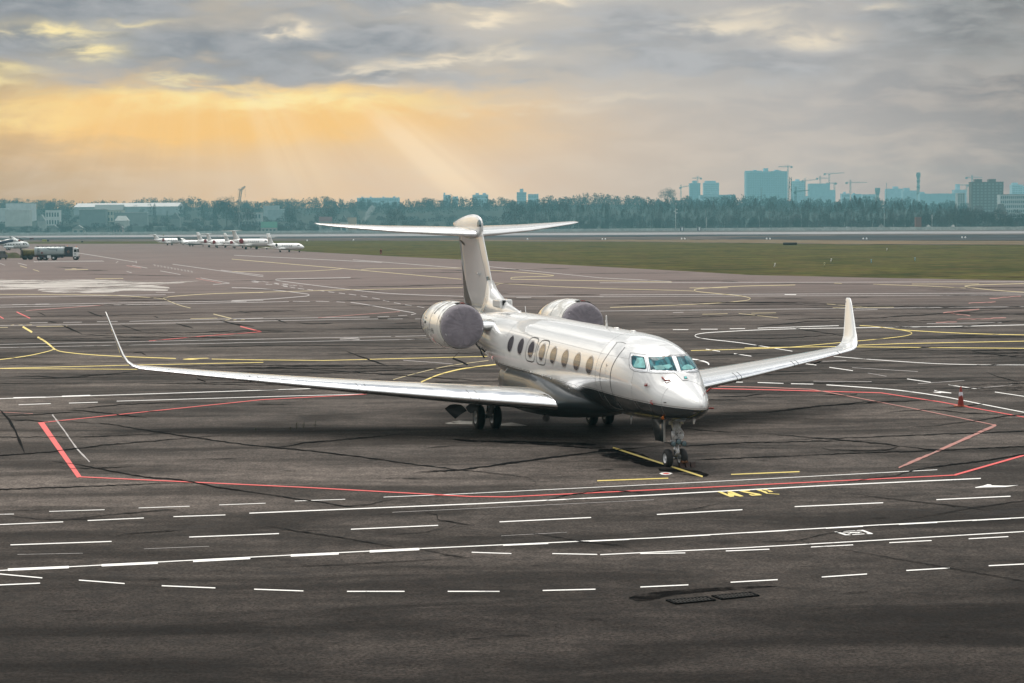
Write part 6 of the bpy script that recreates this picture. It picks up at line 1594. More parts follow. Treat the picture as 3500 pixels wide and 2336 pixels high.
def crown_round(seed, h, w, n, q=.7, low=.15):
    r = random.Random(seed); m = MB()
    cl = []
    for _ in range(12):
        a = r.uniform(0, 6.28); e = r.uniform(-.5, 1.2); cl.append(Vector((cos(a)*cos(e)*w*.33, sin(a)*cos(e)*w*.33, h*(.56+.27*sin(e)))))
    for k in range(n):
        c = cl[k % 12]; d = Vector((r.gauss(0, 1), r.gauss(0, 1), r.gauss(0, .9))).normalized()*w*.23*r.uniform(.4, 1.15)**.7
        p = c + d; 
        if p.z < h*low: p.z = h*low + r.random()*h*.1
        u = Vector((r.gauss(0, 1), r.gauss(0, 1), r.gauss(0, 1)+.5)).normalized()*q*r.uniform(.5, 1.3); s = u.cross(Vector((r.gauss(0, 1), r.gauss(0, 1), r.gauss(0, 1)))).normalized()*q*r.uniform(.2, .6)
        m.add([p-u, p+s, p+u, p-s], [(0, 1, 2, 3)])
    return m
def crown_fir(seed, h, w, n, q=.8):
    r = random.Random(seed); m = MB()
    for k in range(n):
        t = r.random()**1.3; a = r.uniform(0, 6.28); rad = w/2*(1-t)*r.uniform(.5, 1.1)*(.75+.25*sin(t*40)); p = Vector((cos(a)*rad, sin(a)*rad, h*(.08+.92*t)))
        u = Vector((cos(a), sin(a), -.25))*q*r.uniform(.6, 1.2)*(1-.5*t); s = Vector((-sin(a), cos(a), .1))*q*.4
        m.add([p-u*.4, p+s, p+u*.7, p-s], [(0, 1, 2, 3)])
    return m
def trunk(seed, h, r0, lean=.02, limbs=6, spread=.2):
    r = random.Random(seed); m = MB(); pts = [Vector((0, 0, 0))]
    for k in range(1, 6): pts.append(Vector((r.gauss(0, lean*h*.3)*k/5, r.gauss(0, lean*h*.3)*k/5, h*.92*k/5)))
    for k in range(5): m.tube(pts[k], pts[k+1], r0*(1-k/5.5), r0*(1-(k+1)/5.5), 6, False)
    for k in range(limbs):
        t = r.uniform(.3, .85); b = pts[0].lerp(pts[-1], t); a = r.uniform(0, 6.28); e = b + Vector((cos(a)*h*spread, sin(a)*h*spread, h*.16))*(1.1-t); m.tube(b, e, r0*.4*(1-t*.5), r0*.1, 5, False)
    return m
VAR = {}
def variant(kind, i):
    k = (kind, i)
    if k in VAR: return VAR[k]
    if kind == 'birch': c = crown_birch(100+i, 27, 8.0+i % 3, 1500, .40).mesh('birch_crown', M_TWIG if i % 2 else M_TWIGR); t = trunk(i, 27, .2, .02, 7, .14).mesh('birch_trunk', M_BARK if i in (1, 4) else M_BARKD)
    elif kind == 'round': c = crown_round(200+i, 17, 14+i % 3, 1900, .42).mesh('tree_crown', M_TWIGR if i % 2 else M_TWIG); t = trunk(40+i, 14, .35, .03, 9, .3).mesh('tree_trunk', M_BARKD)
    elif kind == 'poplar': c = crown_birch(300+i, 22, 4.2, 900, .45, .06).mesh('poplar_crown', M_TWIG); t = trunk(60+i, 22, .25).mesh('poplar_trunk', M_BARKD)
    else: c = crown_fir(400+i, 16, 7, 420).mesh('fir_crown', M_EVG); t = trunk(80+i, 15, .2, .005, 0).mesh('fir_trunk', M_BARKD)
    VAR[k] = (c, t); return VAR[k]
def tree(kind, i, x, y, s, label, group, sz=None):
    c, t = variant(kind, i)
    root = empty({'birch': 'birch_tree', 'round': 'bare_tree', 'poplar': 'poplar_tree', 'fir': 'fir_tree'}[kind], (x, y, terr(x, y)), random.Random(int(x*13+y)).uniform(0, 6.28), label, 'tree', group)
    root.scale = (s, s, sz or s)
    for nm, me in (('crown', c), ('trunk', t)):
        o = bpy.data.objects.new(nm, me); COL.objects.link(o); o.parent = root
    return root
rt = random.Random(77)
# the tall wood behind the wall, right half
for k in range(150):
    px = 1790 + (3330-1790)*((k+rt.random())/150); D_ = wall_at(px)*1.02 + rt.choice((8, 22, 40))+rt.uniform(0, 10)
    top = 74 + 7*sin(px*.011) + 5*sin(px*.037) + rt.uniform(-19, 8)
    if px < 1860: top -= (1860-px)*.25
    if px > 2950: top -= (px-2950)*.055
    if 2030 < px < 2180: top -= 6
    s = ((top*D_/CF) + CHGT)/27
    tree('birch', k % 7, PD(px, D_), D_, s*1.0, 'tall bare birch in the dense wood behind the perimeter wall', 'birches in the tall wood', )
for k in range(44):
    px = 1850 + (3450-1850)*((k+rt.random())/44); D_ = wall_at(px)*1.02 + rt.uniform(4, 14); s = rt.uniform(.62, 1.0)
    tree('round', k % 6, PD(px, D_), D_, s, 'low broad bare tree among the trunks at the foot of the tall wood', 'undergrowth trees before the birches')
for k in range(16):
    px = 3130 + 520*((k+rt.random())/16); D_ = wall_at(px)*1.06+rt.uniform(0, 60); s = rt.uniform(.9, 1.3)
    tree('round', k % 6, PD(px, D_), D_, s, 'broad bare tree at the right end behind the sheds', 'trees at the right end')
# village trees, left half
for k in range(70):
    px = -60 + 1900*((k+rt.random())/70); D_ = wall_at(px)*1.01 + rt.uniform(20, 130); s = rt.uniform(.45, .86)
    if 235 < px < 300 or 880 < px < 960 or 1150 < px < 1230 or 570 < px < 640: D_ += 90; s *= .7
    tree('round', k % 6, PD(px, D_), D_, s, 'dark bare broad-crowned tree among the village houses', 'village trees on the left')
for px, top, kind, lb in ((375, 47, 'fir', 'dark conical fir standing left of the slanting stair roof'), (535, 86, 'poplar', 'tall narrow poplar in front of the long factory hall'), (577, 58, 'fir', 'fir tree between the poplar and the village roofs'), (780, 96, 'round', 'large round bare tree above the village, left of the pale hall'), (700, 83, 'poplar', 'pale narrow poplar far behind the large round tree'), (740, 80, 'poplar', 'narrow poplar close right of the palest poplar'), (845, 60, 'round', 'wide bare tree just left of the green-roofed house'), (1000, 62, 'round', 'big dark bare tree beside the green-roofed house'), (1120, 66, 'round', 'big spreading bare tree left of the gabled white house'), (1360, 55, 'round', 'round bare tree behind the gabled white house'), (2078, 80, 'poplar', 'slim dark poplar standing alone above the tall wood'), (1100+ 2220*.2979, 70, 'round', 'spreading pale bare tree left of the tall wood'), (3110, 66, 'poplar', 'dark poplar just left of the tall chimney'), (2997, 76, 'poplar', 'dark poplar in front of the water tower'), (2060, 36, 'fir', 'small dark fir low in front of the birch wood')):
    D_ = wall_at(px) + (230 if top > 60 and px < 1300 else 60); z0 = terr(PD(px, D_), D_); hh_ = {'fir': 16, 'poplar': 22, 'round': 15.5}[kind]
    tree(kind, 3, PD(px, D_), D_, max(.4, ((top*D_/CF)+CHGT-z0)/hh_), lb, 'single trees that stand out')
# big round tree on the skyline
D_ = 3250; x_ = PD(2283, D_); tree('round', 5, x_, D_, ((118*D_/CF)+CHGT-terr(x_, D_))/15.5, 'great domed bare tree alone on the skyline left of the first crane', 'single trees that stand out')

# the woods on the rising ground: nobody could count them
fw = MB(); rf_ = random.Random(31)
def puff(m, x, y, z, h, w, n, r):
    for k in range(n):
        t = r.random(); a = r.uniform(0, 6.28); rad = w/2*sqrt(r.random())*(1-.35*t); p = Vector((x+cos(a)*rad, y+sin(a)*rad, z+h*(.1+.9*t)*(1-.25*(rad/w*2)**2)))
        u = Vector((r.gauss(0, .4), r.gauss(0, .4), 1)).normalized()*r.uniform(.6, 1.5); s = Vector((r.gauss(0, 1), r.gauss(0, .6), r.gauss(0, .3))).normalized()*r.uniform(.3, .8)
        m.add([p-u, p+s, p+u, p-s], [(0, 1, 2, 3)])
for k in range(1500):
    y = 3000 + 420*rf_.random()**.7; px = rf_.uniform(-120, 3620); x = PD(px, y)
    h = rf_.uniform(11, 19) + 3*sin(px*.013)+2*sin(px*.041)
    puff(fw, x, y, terr(x, y)-2, h, rf_.uniform(9, 15), 70, rf_)
tag(fw.build('distant_wood', M_TWIG, fix=False), 'continuous hazy bare wood covering the ridge under the skyline', 'wood', kind='stuff')
fw = MB()
for k in range(760):
    px = rf_.uniform(-120, 3650); D0 = wall_at(px); y = D0*1.03 + 60 + 520*rf_.random(); x = PD(px, y)
    if 3080 < px < 3200 and y < D0+200: continue
    if (C1(840) < px < C1(1500) or C2(1990) < px < C2(2425) or C2(1320) < px < C2(1520)) and y < D0+250: continue
    lowk = 1.0 if px > 1700 else .62
    puff(fw, x, y, terr(x, y)-1, rf_.uniform(6, 12)*lowk, rf_.uniform(10, 17), 90, rf_)
tag(fw.build('village_thicket', M_TWIGR, fix=False), 'tangled scrub and small trees filling the ground behind the perimeter wall', 'thicket', kind='stuff')

# ---- buildings
def bldg(name, px0, px1, py0, py1, D_, label, wallc, roofc=None, depth=14, roof='flat', floors=0, cols=0, cat='building', yaw=0.0, tops=(), group=None, glassc=(.05, .07, .08), roofh=None):
    """block seen between picture columns px0..px1, rows py0 (top) .. py1, standing at depth D_"""
    far_ = D_ > 3400
    if far_: D_ *= 1.4; depth *= 1.4
    x0, x1 = PD(px0, D_), PD(px1, D_); hz = horizon((px0+px1)/2)
    zt = CHGT + (hz-py0)*D_/CF; zb = min(terr((x0+x1)/2, D_)-1, CHGT + (hz-py1)*D_/CF)
    root = empty(name, ((x0+x1)/2, D_, zb), yaw, label, cat, group)
    w = x1-x0; h = zt-zb
    if far_: wallc = (wallc[0]*1.5, wallc[1]*1.75, wallc[2]*1.95); tops = [(a, b, c*1.4) for a, b, c in tops]  # extra distance haze put into the wall colour: lighter and more teal
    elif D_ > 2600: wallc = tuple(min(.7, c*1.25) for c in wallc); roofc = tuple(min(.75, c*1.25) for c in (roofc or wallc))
    wm = mat('wall_%d_%d_%d' % tuple(int(c*100) for c in wallc), wallc, .85, var=.12, vscale=.15); rm_ = mat('roof_%d_%d_%d' % tuple(int(c*100) for c in (roofc or wallc)), roofc or wallc, .8, var=.12, vscale=.3)
    rh = 0 if roof == 'flat' else (roofh if roofh is not None else (h*.38 if roof == 'gable_end' else h*.30))
    MB().box((0, depth/2, (h-rh)/2), (w, depth, h-rh)).build('wall', wm, root)
    if roof == 'flat':
        MB().box((0, depth/2, h+.25), (w+.4, depth+.4, .5)).build('roof', rm_, root)
    elif roof == 'gable_end':
        MB().loft([[(-w/2-.3, y, h-rh), (0, y, h), (w/2+.3, y, h-rh)] for y in (-.3, depth+.3)], smooth=False).build('roof', rm_, root)
    elif roof == 'gable':
        MB().loft([[(x, -.4, h-rh), (x, depth/2, h), (x, depth+.4, h-rh)] for x in (-w/2-.4, w/2+.4)], smooth=False).build('roof', rm_, root)
    else:
        MB().loft([[(-w/2-.4, -.4, h-rh), (w/2+.4, -.4, h-rh), (w/2+.4, depth+.4, h-rh), (-w/2-.4, depth+.4, h-rh)], [(-w/2*.55, depth*.4, h), (w/2*.55, depth*.4, h), (w/2*.55, depth*.6, h), (-w/2*.55, depth*.6, h)]], smooth=False).build('roof', rm_, root)
    for (u0, u1, hh_) in tops:
        MB().box((w*((u0+u1)/2-.5), depth*.5, h+.5+hh_/2), (w*(u1-u0), depth*.6, hh_)).build('roof_house', wm, root)
    if floors:
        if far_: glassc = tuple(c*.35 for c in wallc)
        gm_ = mat('glass_%d' % int(glassc[0]*1000), glassc, .3)
        n = min(98, floors*cols); 
        fh = (h-rh)*.96/floors; cw = w*.94/cols
        if floors*cols <= 98:
            for f in range(floors):
                for c in range(cols):
                    MB().box((-w*.47+cw*(c+.5), -.06, (h-rh)*.02+fh*(f+.5)), (cw*.55, .12, fh*.55)).build('window', gm_, root)
        else:
            # every storey is one glazed band broken into bays
            for f in range(floors):
                b = MB()
                for c in range(cols): b.box((-w*.47+cw*(c+.5), -.06, (h-rh)*.02+fh*(f+.5)), (cw*.55, .12, fh*.55))
                b.build('window_row', gm_, root)
    return root
PW = (.42, .44, .44); GW = (.30, .34, .35); DK = (.10, .11, .11)
C5 = lambda x: 2300+.2766*x; R5 = lambda y: 540+.2766*y; C6 = lambda x: 2850+.2766*x
C1 = lambda x: .2979*x; R1 = lambda y: 600+.2979*y; C2 = lambda x: 500+.2979*x; C3 = lambda x: 1100+.2979*x; R3 = lambda y: 620+.2979*y; C4 = lambda x: 1750+.2979*x; R4 = lambda y: 580+.2979*y
# skyline
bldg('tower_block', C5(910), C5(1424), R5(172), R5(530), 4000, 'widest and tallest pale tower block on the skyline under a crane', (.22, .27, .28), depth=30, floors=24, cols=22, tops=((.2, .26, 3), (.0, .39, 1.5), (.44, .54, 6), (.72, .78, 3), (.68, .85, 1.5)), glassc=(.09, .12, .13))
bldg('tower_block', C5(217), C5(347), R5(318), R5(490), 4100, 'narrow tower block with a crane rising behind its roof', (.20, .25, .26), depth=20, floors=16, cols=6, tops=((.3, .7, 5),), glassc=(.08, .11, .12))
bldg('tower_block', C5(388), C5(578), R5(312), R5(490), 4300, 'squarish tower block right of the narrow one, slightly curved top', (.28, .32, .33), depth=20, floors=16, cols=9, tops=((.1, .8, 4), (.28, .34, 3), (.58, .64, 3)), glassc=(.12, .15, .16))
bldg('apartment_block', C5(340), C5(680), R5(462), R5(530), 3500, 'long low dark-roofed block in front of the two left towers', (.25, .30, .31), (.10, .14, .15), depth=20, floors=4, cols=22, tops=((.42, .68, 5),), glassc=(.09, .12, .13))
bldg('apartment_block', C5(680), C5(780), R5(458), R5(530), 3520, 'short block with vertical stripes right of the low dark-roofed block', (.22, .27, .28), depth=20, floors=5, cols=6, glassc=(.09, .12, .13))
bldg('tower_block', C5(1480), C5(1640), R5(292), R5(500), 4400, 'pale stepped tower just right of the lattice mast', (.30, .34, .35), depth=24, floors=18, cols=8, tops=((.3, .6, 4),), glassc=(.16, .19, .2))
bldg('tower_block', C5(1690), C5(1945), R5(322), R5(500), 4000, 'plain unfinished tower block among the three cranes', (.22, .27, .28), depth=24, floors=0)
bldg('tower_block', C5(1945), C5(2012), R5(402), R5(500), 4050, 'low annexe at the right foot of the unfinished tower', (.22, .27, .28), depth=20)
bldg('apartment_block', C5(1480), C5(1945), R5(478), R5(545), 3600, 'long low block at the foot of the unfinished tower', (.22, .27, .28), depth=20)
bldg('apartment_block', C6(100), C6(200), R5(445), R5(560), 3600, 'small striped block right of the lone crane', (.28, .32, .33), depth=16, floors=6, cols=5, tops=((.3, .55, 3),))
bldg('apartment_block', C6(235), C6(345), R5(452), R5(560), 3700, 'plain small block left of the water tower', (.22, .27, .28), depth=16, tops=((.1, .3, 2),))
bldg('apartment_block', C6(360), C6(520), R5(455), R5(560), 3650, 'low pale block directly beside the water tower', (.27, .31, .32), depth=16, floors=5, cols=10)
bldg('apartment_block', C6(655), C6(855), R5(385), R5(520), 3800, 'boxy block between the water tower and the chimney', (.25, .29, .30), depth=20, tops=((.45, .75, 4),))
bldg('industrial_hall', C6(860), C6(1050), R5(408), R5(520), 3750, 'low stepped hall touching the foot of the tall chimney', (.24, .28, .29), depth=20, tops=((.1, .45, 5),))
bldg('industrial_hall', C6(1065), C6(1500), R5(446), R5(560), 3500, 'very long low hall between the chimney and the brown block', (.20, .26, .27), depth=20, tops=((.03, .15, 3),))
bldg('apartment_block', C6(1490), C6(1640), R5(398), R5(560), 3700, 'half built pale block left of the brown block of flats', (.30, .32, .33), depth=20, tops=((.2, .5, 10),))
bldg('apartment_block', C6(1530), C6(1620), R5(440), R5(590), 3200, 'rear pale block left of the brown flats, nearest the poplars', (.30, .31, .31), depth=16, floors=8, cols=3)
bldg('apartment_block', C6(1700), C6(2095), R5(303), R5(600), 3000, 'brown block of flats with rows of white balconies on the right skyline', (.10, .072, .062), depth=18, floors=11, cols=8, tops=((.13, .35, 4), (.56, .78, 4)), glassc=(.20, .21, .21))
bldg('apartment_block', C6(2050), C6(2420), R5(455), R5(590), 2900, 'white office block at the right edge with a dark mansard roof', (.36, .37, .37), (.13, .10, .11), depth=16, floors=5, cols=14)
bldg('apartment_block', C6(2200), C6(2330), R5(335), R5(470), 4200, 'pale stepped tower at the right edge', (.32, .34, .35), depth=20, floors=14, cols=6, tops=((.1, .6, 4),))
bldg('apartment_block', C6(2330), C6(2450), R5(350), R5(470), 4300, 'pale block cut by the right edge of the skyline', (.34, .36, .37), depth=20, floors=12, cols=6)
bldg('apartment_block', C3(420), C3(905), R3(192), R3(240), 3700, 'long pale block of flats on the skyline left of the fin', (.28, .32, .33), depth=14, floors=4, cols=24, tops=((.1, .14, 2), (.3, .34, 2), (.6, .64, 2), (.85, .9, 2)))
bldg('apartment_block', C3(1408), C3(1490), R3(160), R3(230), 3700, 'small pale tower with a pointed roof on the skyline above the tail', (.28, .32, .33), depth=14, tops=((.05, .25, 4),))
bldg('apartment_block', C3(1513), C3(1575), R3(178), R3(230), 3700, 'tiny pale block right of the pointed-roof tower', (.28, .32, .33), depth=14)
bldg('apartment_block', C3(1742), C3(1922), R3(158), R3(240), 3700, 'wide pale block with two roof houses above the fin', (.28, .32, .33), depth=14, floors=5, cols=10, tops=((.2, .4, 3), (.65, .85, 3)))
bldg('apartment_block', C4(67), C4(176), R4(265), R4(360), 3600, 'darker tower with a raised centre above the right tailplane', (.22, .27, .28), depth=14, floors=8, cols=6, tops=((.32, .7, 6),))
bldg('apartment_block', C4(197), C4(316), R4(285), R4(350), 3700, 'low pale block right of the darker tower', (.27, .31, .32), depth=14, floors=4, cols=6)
# left hillside
bldg('warehouse', C1(90), C1(385), R1(322), R1(400), 2900, 'big white warehouse with a red-lettered strip at the left edge', PW, (.13, .15, .15), depth=30, tops=())
bldg('warehouse', C1(78), C1(358), R1(400), R1(470), 2780, 'pale front hall below the big white warehouse', (.36, .36, .34), depth=16)
bldg('warehouse', C1(-60), C1(88), R1(382), R1(460), 2850, 'pale low hall cut by the left edge', (.36, .38, .38), (.55, .55, .54), depth=20)
bldg('factory_hall', C1(870), C1(2060), R1(316), R1(410), 3050, 'very long factory hall with a pale sloping roof on the left hillside', (.24, .28, .29), (.40, .38, .37), depth=60, roof='gable')
bldg('factory_office', C1(1105), C1(1430), R1(338), R1(430), 2880, 'gabled yellowish building in front of the long factory hall', (.36, .35, .29), (.13, .14, .14), depth=16, roof='gable', floors=2, cols=9)
bldg('white_house', C1(542), C1(706), R1(405), R1(490), 2800, 'white flat-roofed cube house left of the factory', (.46, .47, .46), (.5, .5, .5), depth=10, floors=2, cols=5)
bldg('warehouse', C1(930), C1(1230), R1(392), R1(445), 2760, 'low dark hall with a bright roof edge below the factory', (.13, .15, .15), (.55, .54, .52), depth=16)
bldg('warehouse', C1(1330), C1(1705), R1(428), R1(470), 2700, 'long shed with a pale roof right of the slanting stair roof', (.16, .18, .18), (.42, .42, .42), depth=12)
bldg('village_house', C1(845), C1(986), R1(572), R1(655), 2500, 'pale gabled house close behind the wall, left village', (.34, .33, .29), (.20, .20, .19), depth=9, roof='gable_end', floors=1, cols=2)
bldg('village_house', C1(585), C1(690), R1(570), R1(645), 2520, 'small grey gabled house left of the pale gabled one', (.20, .20, .19), (.15, .16, .16), depth=9, roof='gable_end')
bldg('village_house', C1(1318), C1(1425), R1(560), R1(625), 2500, 'pinkish gabled house right of the pale gabled house', (.36, .27, .26), (.28, .22, .22), depth=9, roof='gable_end', floors=1, cols=3)
bldg('village_house', C1(1335), C1(1490), R1(465), R1(545), 2620, 'pale hipped roof house above the pinkish house', (.36, .36, .34), (.40, .40, .38), depth=9, roof='hip')
bldg('shed', C1(1535), C1(1685), R1(585), R1(625), 2440, 'flat dark shed just behind the wall', (.12, .15, .14), (.25, .28, .27), depth=6)
bldg('shed', C1(1780), C1(1932), R1(588), R1(630), 2420, 'flat greenish shelter with pale roof just behind the wall', (.16, .19, .18), (.36, .38, .37), depth=6)
bldg('village_house', C1(450), C1(540), R1(450), R1(520), 2650, 'small gabled house below the white cube house', (.26, .27, .26), (.18, .19, .19), depth=9, roof='gable_end')
bldg('village_house', C2(1330), C2(1510), R1(532), R1(618), 2400, 'house with a green sheet roof behind the parked jets', (.38, .37, .34), (.05, .16, .11), depth=9, roof='gable', floors=1, cols=4, roofh=7)
bldg('village_house', C2(2240), C2(2322), R1(455), R1(520), 2500, 'white-gabled house behind the left tailplane tip', (.46, .46, .44), (.10, .11, .11), depth=10, roof='gable_end', floors=1, cols=1)
bldg('village_house', C2(2322), C2(2420), R1(485), R1(525), 2510, 'pale orange low house right of the white-gabled one', (.48, .36, .26), (.3, .27, .25), depth=8)
bldg('village_house', C2(1995), C2(2140), R1(475), R1(530), 2480, 'house with a long dark red roof left of the white-gabled one', (.3, .3, .3), (.10, .035, .04), depth=9, roof='gable', roofh=6)
bldg('industrial_hall', C2(1075), C2(1340), R1(428), R1(515), 2750, 'grey two-storey building behind the village, below the mobile crane', (.30, .32, .32), (.24, .24, .24), depth=14, floors=2, cols=7)
bldg('industrial_hall', C2(1360), C2(1530), R1(352), R1(400), 3000, 'pale bluish hall high on the slope right of the mobile crane', (.28, .33, .34), depth=20)
bldg('industrial_hall', C2(1410), C2(1590), R1(392), R1(465), 2900, 'lower bluish hall with a bright roof edge', (.22, .27, .28), (.45, .47, .47), depth=16)
bldg('village_house', C2(300), C2(400), R1(425), R1(480), 2700, 'dark steep roofed house left of the fir trees', (.15, .16, .16), (.09, .10, .10), depth=9, roof='gable_end')
bldg('shed', C6(1015), C6(1085), 743, 768, 1888, 'small red brick hut behind the wall on the right', (.20, .07, .055), (.12, .11, .11), depth=5)
bldg('village_house', C6(1735), C6(1865), R5(590), R5(660), 2300, 'dark hipped roof house right of the thicket', (.18, .18, .17), (.05, .05, .05), depth=10, roof='hip')
bldg('village_house', C6(2015), C6(2135), R5(572), R5(660), 2350, 'pale plaster house with a dark hipped roof at the right edge', (.30, .28, .24), (.06, .06, .06), depth=10, roof='hip', floors=2, cols=4)
# heaps and parked cars behind the wall
for px, w_, h_, lb in ((3013, 27, 14, 'pale gravel heap farthest left behind the right wall'), (3175, 30, 9, 'low pale gravel heap right of the red hut'), (3258, 26, 9, 'flat pale gravel heap beside the white pole')):
    D_ = wall_at(px)*1.04; mp = D_/CF
    tag(MB().loft([[(w_*mp/2*k*cos(a), 4*k*sin(a), z) for a in [2*pi*i/18 for i in range(18)]] for z, k in ((-.5, 1.05), (h_*mp*.5+1.5, .62), (h_*mp*.9+2.2, .2), (h_*mp+2.3, .02))]).build('gravel_heap', mat('gravel', (.30, .30, .29), .95, var=.3), loc=(PD(px, D_), D_, 0)), lb, 'heap')
for i, (px, pc) in enumerate(((2823, (.5, .52, .52)), (2836, (.3, .3, .32)), (2851, (.55, .55, .55)), (2866, (.4, .42, .44)), (2900, (.58, .6, .6)), (2912, (.35, .36, .38)), (2922, (.5, .5, .5)))):
    D_ = wall_at(px)*1.035; root = empty('parked_car', (PD(px, D_), D_, 2.0), .3*sin(i*2.0), ('pale', 'grey', 'white', 'bluish', 'bright white', 'darker grey', 'last silver')[i] + ' car roof showing over the wall, number %s from the left' % ('one', 'two', 'three', 'four', 'five', 'six', 'seven')[i], 'car', 'cars parked beyond the wall')
    MB().loft([[(x, y, z) for x, z in ((-2.1, .3), (-2.1, 1.0), (-1.4, 1.45), (.6, 1.45), (1.3, .95), (2.1, .85), (2.1, .3))] for y in (-.85, .85)], smooth=False).build('body', mat('car_%d' % i, pc, .3, coat=.8), root)
    MB().box((-.3, 0, 1.2), (1.7, 1.72, .3)).build('window', M_BLACK, root)
    for x in (-1.3, 1.3): MB().tube((x, -.9, .3), (x, .9, .3), .32, .32, 12).build('wheel', M_RUB, root)
tag(MB().box((0, 0, 1.0), (60, 40, 2.0)).build('car_park', M_SOIL, loc=(PD(2872, wall_at(2872)*1.045), wall_at(2872)*1.045, 0)), kind='structure')

# ---- masts, kiosks, chimney, water tower
def lattice(m, p0, p1, w0, w1, n, r):
    p0, p1 = Vector(p0), Vector(p1); q = (p1-p0).to_track_quat('Z', 'Y'); C = []
    for k in range(n+1):
        c = p0.lerp(p1, k/n); w = w0+(w1-w0)*k/n; C.append([c + q @ Vector((sx*w/2, sy*w/2, 0)) for sx, sy in ((-1, -1), (1, -1), (1, 1), (-1, 1))])
    for k in range(n):
        for j in range(4):
            m.tube(C[k][j], C[k+1][j], r, r, 4, False); m.tube(C[k][j], C[k+1][(j+1) % 4], r*.7, r*.7, 4, False)
    return m
def mast(name, px, ytop, D_, label, col, r=.25, lat=False, extras=0, cat='mast', w=2.2):
    if D_ > 3400: D_ *= 1.4; r *= 1.4
    x = PD(px, D_); zt = CHGT+(horizon(px)-ytop)*D_/CF; zb = terr(x, D_)
    root = empty(name, (x, D_, zb), 0, label, cat); h = zt-zb; mm = mat('mast_%d' % int(col[0]*100+col[2]*10), col, .6)
    if lat: lattice(MB(), (0, 0, 0), (0, 0, h), w, w*.45, 14, r).build('lattice', mm, root)
    else: MB().tube((0, 0, 0), (0, 0, h), r, r*.5, 8).build('pole', mm, root)
    for k in range(extras):
        z = h*(.93-.07*k); MB().box((1.2*(-1)**k, 0, z), (1.5, 1.0, 2.6 if lat else .7)).build('antenna_panel', mm, root)
    return root
mast('radio_mast', C5(1457), R5(240), 3000, 'dark lattice telecom mast right of the widest tower block', (.05, .07, .08), .22, True, 5, w=6)
mast('radio_mast', C5(1097), R5(370), 2700, 'thin dark mast in front of the widest tower block', (.06, .08, .09), .7)
mast('light_mast', 2311.5, 712, wall_at(2311)*.985, 'white mast with three small cross arms left of the kiosks', (.6, .6, .58), .28, False, 3)
mast('light_mast', 2417, 744, wall_at(2417)*.985, 'thin white mast right of the kiosks', (.6, .6, .58), .22)
mast('light_mast', C6(626), R5(690), wall_at(3020)*1.02, 'pale pole beside the left gravel heap', (.5, .52, .52), .25)
mast('light_mast', C6(1216), R5(705), wall_at(3185)*1.02, 'white pole rising right of the red hut', (.62, .62, .62), .3)
mast('light_mast', C6(652), R5(312), 3790, 'slender spire rising at the left end of the boxy block', (.08, .10, .11), .9)
for px, lb in ((2332.5, 'left of the two white-fronted kiosks by the perimeter wall'), (2391.5, 'right of the two white-fronted kiosks by the perimeter wall')):
    D_ = wall_at(px)*.98; root = empty('kiosk', (PD(px, D_), D_, 0), 0, lb, 'kiosk', 'kiosks at the wall')
    b_ = MB().box((0, 0, 2.1), (3.7, 3, 4.2)).build('cabin', mat('kiosk_dark', (.10, .06, .09), .6), root); MB().box((.2, -1.56, 2.0), (1.6, .1, 3.2)).build('door', mat('kiosk_white', (.75, .78, .78), .4), b_); MB().box((0, 0, 4.35), (4.1, 3.4, .3)).build('roof', mat('kiosk_roof', (.2, .2, .2), .6), b_)
D_ = 5000; x = PD(C6(1045), D_); zb = terr(x, D_); zt = CHGT+(horizon(3139)-R5(183))*D_/CF; h = zt-zb
ch = empty('chimney', (x, D_, zb), 0, 'tall factory chimney with a wider crown and banded shaft', 'chimney')
MB().lathe([(0, 4.4), (h*.85, 3.4)], (0, 0, 0), 'Z', 18).build('shaft', mat('chimney_concrete', (.30, .28, .26), .8), ch)
MB().lathe([(h*.85, 3.5), (h*.88, 4.6), (h*.93, 5.5), (h*.97, 5.2), (h, 4.2), (h, 2.0)], (0, 0, 0), 'Z', 18).build('crown', mat('chimney_dark', (.12, .12, .12), .8), ch)
for z in (.45, .62, .76): MB().lathe([(h*z, 3.9), (h*z, 4.15), (h*(z+.07), 3.95), (h*(z+.07), 3.7)], (0, 0, 0), 'Z', 18).build('band', mat('chimney_dark'), ch)
D_ = 4900; x = PD(C6(542), D_); zb = terr(x, D_); zt = CHGT+(horizon(3000)-R5(373))*D_/CF; h = zt-zb
wt = empty('water_tower', (x, D_, zb), 0, 'round water tower with a flared head on the right skyline', 'water tower')
MB().lathe([(0, 4.0), (h*.62, 3.5), (h*.74, 4.2)], (0, 0, 0), 'Z', 18).build('shaft', mat('chimney_concrete'), wt); MB().lathe([(h*.72, 4.0), (h*.86, 6.1), (h*.97, 6.4), (h, 5.6), (h, 0)], (0, 0, 0), 'Z', 18).build('tank', mat('chimney_dark'), wt)

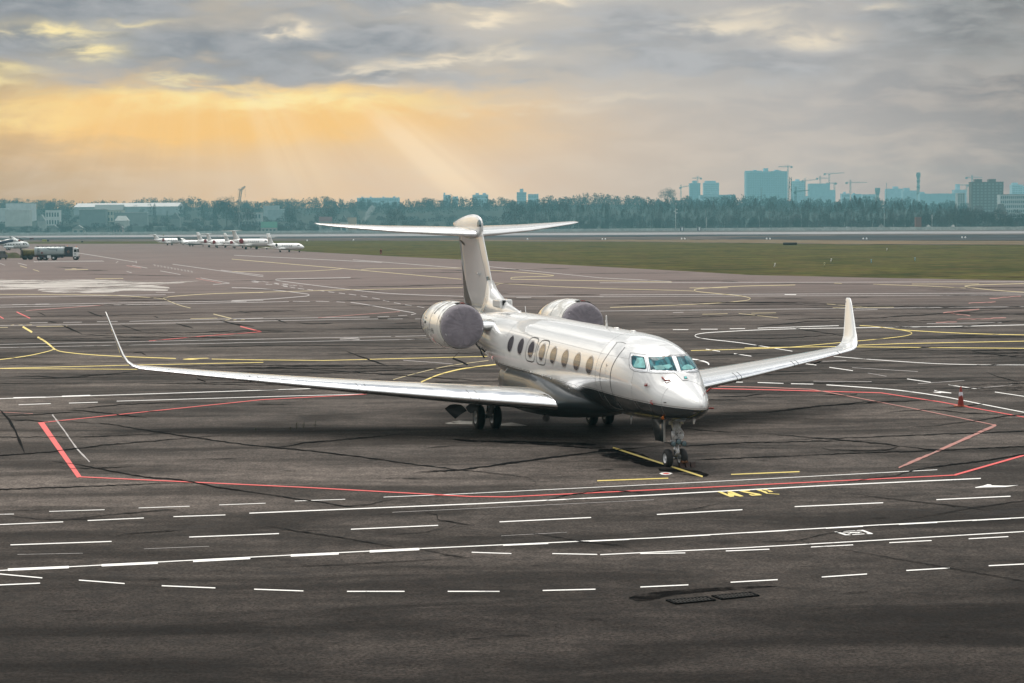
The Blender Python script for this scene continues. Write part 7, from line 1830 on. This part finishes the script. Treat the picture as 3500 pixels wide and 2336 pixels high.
# ---- cranes
def crane(px, ytop, jx0, jx1, yj, D_, label, col=(.26, .24, .24), tilt=0.0):
    k_ = 1.0
    if D_ > 3400: D_ *= 1.4; k_ = 1.4
    x = PD(px, D_); zt = CHGT+(horizon(px)-ytop)*D_/CF; zb = terr(x, D_); zj = CHGT+(horizon(px)-yj)*D_/CF - zb
    root = empty('tower_crane', (x, D_, zb), 0, label, 'crane', 'tower cranes on the skyline'); mm = mat('crane_%d' % int(col[2]*100), col, .6); h = zt-zb
    lattice(MB(), (0, 0, 0), (0, 0, h*.985), 2.6*k_, 2.2*k_, 16, .26*k_).build('mast', mm, root)
    a, b = PD(jx0, D_)-x, PD(jx1, D_)-x
    long_, short_ = (a, b) if abs(a) > abs(b) else (b, a)
    lattice(MB(), (0, 0, zj), (long_, 0, zj+tilt*D_/CF), 1.9*k_, 1.0*k_, 14, .20*k_).build('jib', mm, root)
    j = lattice(MB(), (0, 0, zj), (short_, 0, zj), 1.8*k_, 1.6*k_, 4, .20*k_).build('counter_jib', mm, root)
    MB().box((short_*.9, 0, zj-1.6), (4*k_, 2*k_, 3.4*k_)).build('counterweight', mm, j)
    MB().path([(0, 0, h), (long_*.6, 0, zj+tilt*.6*D_/CF+.6)], .14, 4).build('pendant', mm, root); MB().path([(0, 0, h), (short_*.9, 0, zj+.5)], .14, 4).build('pendant', mm, root)
    return root
crane(C5(107), R5(330), C5(98), C5(205), R5(368), 4150, 'leftmost tower crane, jib to the right, left of the narrow tower', tilt=5)
crane(C5(313), R5(222), C5(248), C5(360), R5(253), 4150, 'tower crane standing on the narrow tower block')
crane(C5(1427), R5(85), C5(1475), C5(1310), R5(112), 4050, 'highest tower crane, at the right side of the widest block')
crane(C5(1640), R5(248), C5(1600), C5(1800), R5(285), 4050, 'tower crane with a long right jib left of the unfinished tower', tilt=4)
crane(C5(1825), R5(220), C5(1780), C5(1920), R5(255), 4080, 'sturdy tower crane standing behind the unfinished tower roof')
crane(C5(1935), R5(190), C5(1873), C5(2118), R5(200), 4100, 'tower crane with the longest jib, at the right of the unfinished tower', tilt=3)
crane(C5(2000), R5(310), C5(2020), C5(1895), R5(315), 4070, 'short tower crane over the low annexe', (.14, .16, .17))
crane(C5(2197), R5(270), C5(2142), C5(2400), R5(308), 4000, 'lone dark tower crane right of the construction site', (.16, .14, .14))
crane(C6(1708), R5(212), C6(1630), C6(1838), R5(246), 3900, 'tower crane with level jib behind the brown block of flats')
crane(C6(1641), R5(332), C6(1660), C6(1540), R5(338), 3900, 'small tower crane left of the brown block of flats')
crane(C5(1521), R5(358), C5(1515), C5(1692), R5(420), 3300, 'small dark bluish crane low beside the lattice mast', (.04, .09, .10), tilt=5)
# mobile crane left
D_ = 2900; x = PD(C2(1090), D_); zb = terr(x, D_); zz = lambda y: CHGT+(horizon(824)-R1(y))*D_/CF - zb; xx = lambda u: PD(C2(u), D_)-x
mc = empty('mobile_crane', (x, D_, zb), 0, 'mobile crane with a cranked lattice boom above the left village', 'crane')
mm = mat('boom_yellow', (.36, .27, .20), .6)
lattice(MB(), (xx(1070), 0, zz(400)), (xx(1108), 0, zz(175)), 2.6, 2.8, 16, .32).build('boom', mm, mc)
lattice(MB(), (xx(1108), 0, zz(175)), (xx(1155), 0, zz(128)), 2.4, 1.5, 8, .32).build('luffing_jib', mm, mc)
lattice(MB(), (xx(1108), 0, zz(175)), (xx(1078), 0, zz(160)), 1.4, 1, 4, .25).build('strut', mm, mc)
MB().path([(xx(1078), 0, zz(160)), (xx(1150), 0, zz(128))], .2, 4).build('pendant', mm, mc); MB().path([(xx(1155), 0, zz(128)), (xx(1156), 0, zz(250))], .16, 4).build('hoist_rope', mm, mc); MB().path([(xx(1078), 0, zz(160)), (xx(1072), 0, zz(260))], .16, 4).build('back_stay', mm, mc)
MB().box((xx(1068), 0, zz(420)), (9, 5, 6)).build('carrier', mm, mc)
# ================================================================== smoke and haze
def volume_mat(name, col, dens, noise=False):
    m = bpy.data.materials.new(name); m.use_nodes = True; t = NT(m.node_tree); t.n.clear()
    out = t.add('ShaderNodeOutputMaterial'); v = t.add('ShaderNodeVolumePrincipled')
    v.inputs['Color'].default_value = rgba(col); v.inputs['Density'].default_value = dens; v.inputs['Anisotropy'].default_value = 0.0
    t.l.new(v.outputs[0], out.inputs['Volume'])
    return m
hz_ = MB().box((0, 3220, 92), (5600, 6600, 186)).build('haze', volume_mat('haze_air', HAZE_C, HAZE_D))
tag(hz_, 'thin bluish haze lying over the airfield and the town', 'haze', kind='stuff')

def smoke_mat():
    m = bpy.data.materials.new('smoke'); m.use_nodes = True; t = NT(m.node_tree); t.n.clear()
    out = t.add('ShaderNodeOutputMaterial'); v = t.add('ShaderNodeVolumePrincipled')
    co = t.add('ShaderNodeTexCoord').outputs['Object']
    n = t.noise(co, 0.12, 5, .6, .6)
    v.inputs['Color'].default_value = (.8, .84, .85, 1); t.l.new(t.mapr(n, .42, .62, 0, .10), v.inputs['Density'])
    t.l.new(v.outputs[0], out.inputs['Volume'])
    return m
D_ = 2650; x = PD(1250, D_); zz0 = terr(x, D_)
sm_ = MB().loft([[(dx + r*cos(a), r*sin(a), z) for a in [2*pi*k/14 for k in range(14)]] for z, dx, r in ((0, -4, 1.0), (4, -2, 3.2), (9, 1.5, 4.4), (14, 5, 5.0), (19, 8.5, 5.2), (24, 11, 4.0), (27, 12, 1.5))]).build('smoke_plume', smoke_mat(), loc=(x, D_, zz0 + 5))
tag(sm_, 'thin white plume of smoke rising among the village trees left of the tail', 'smoke', kind='stuff')
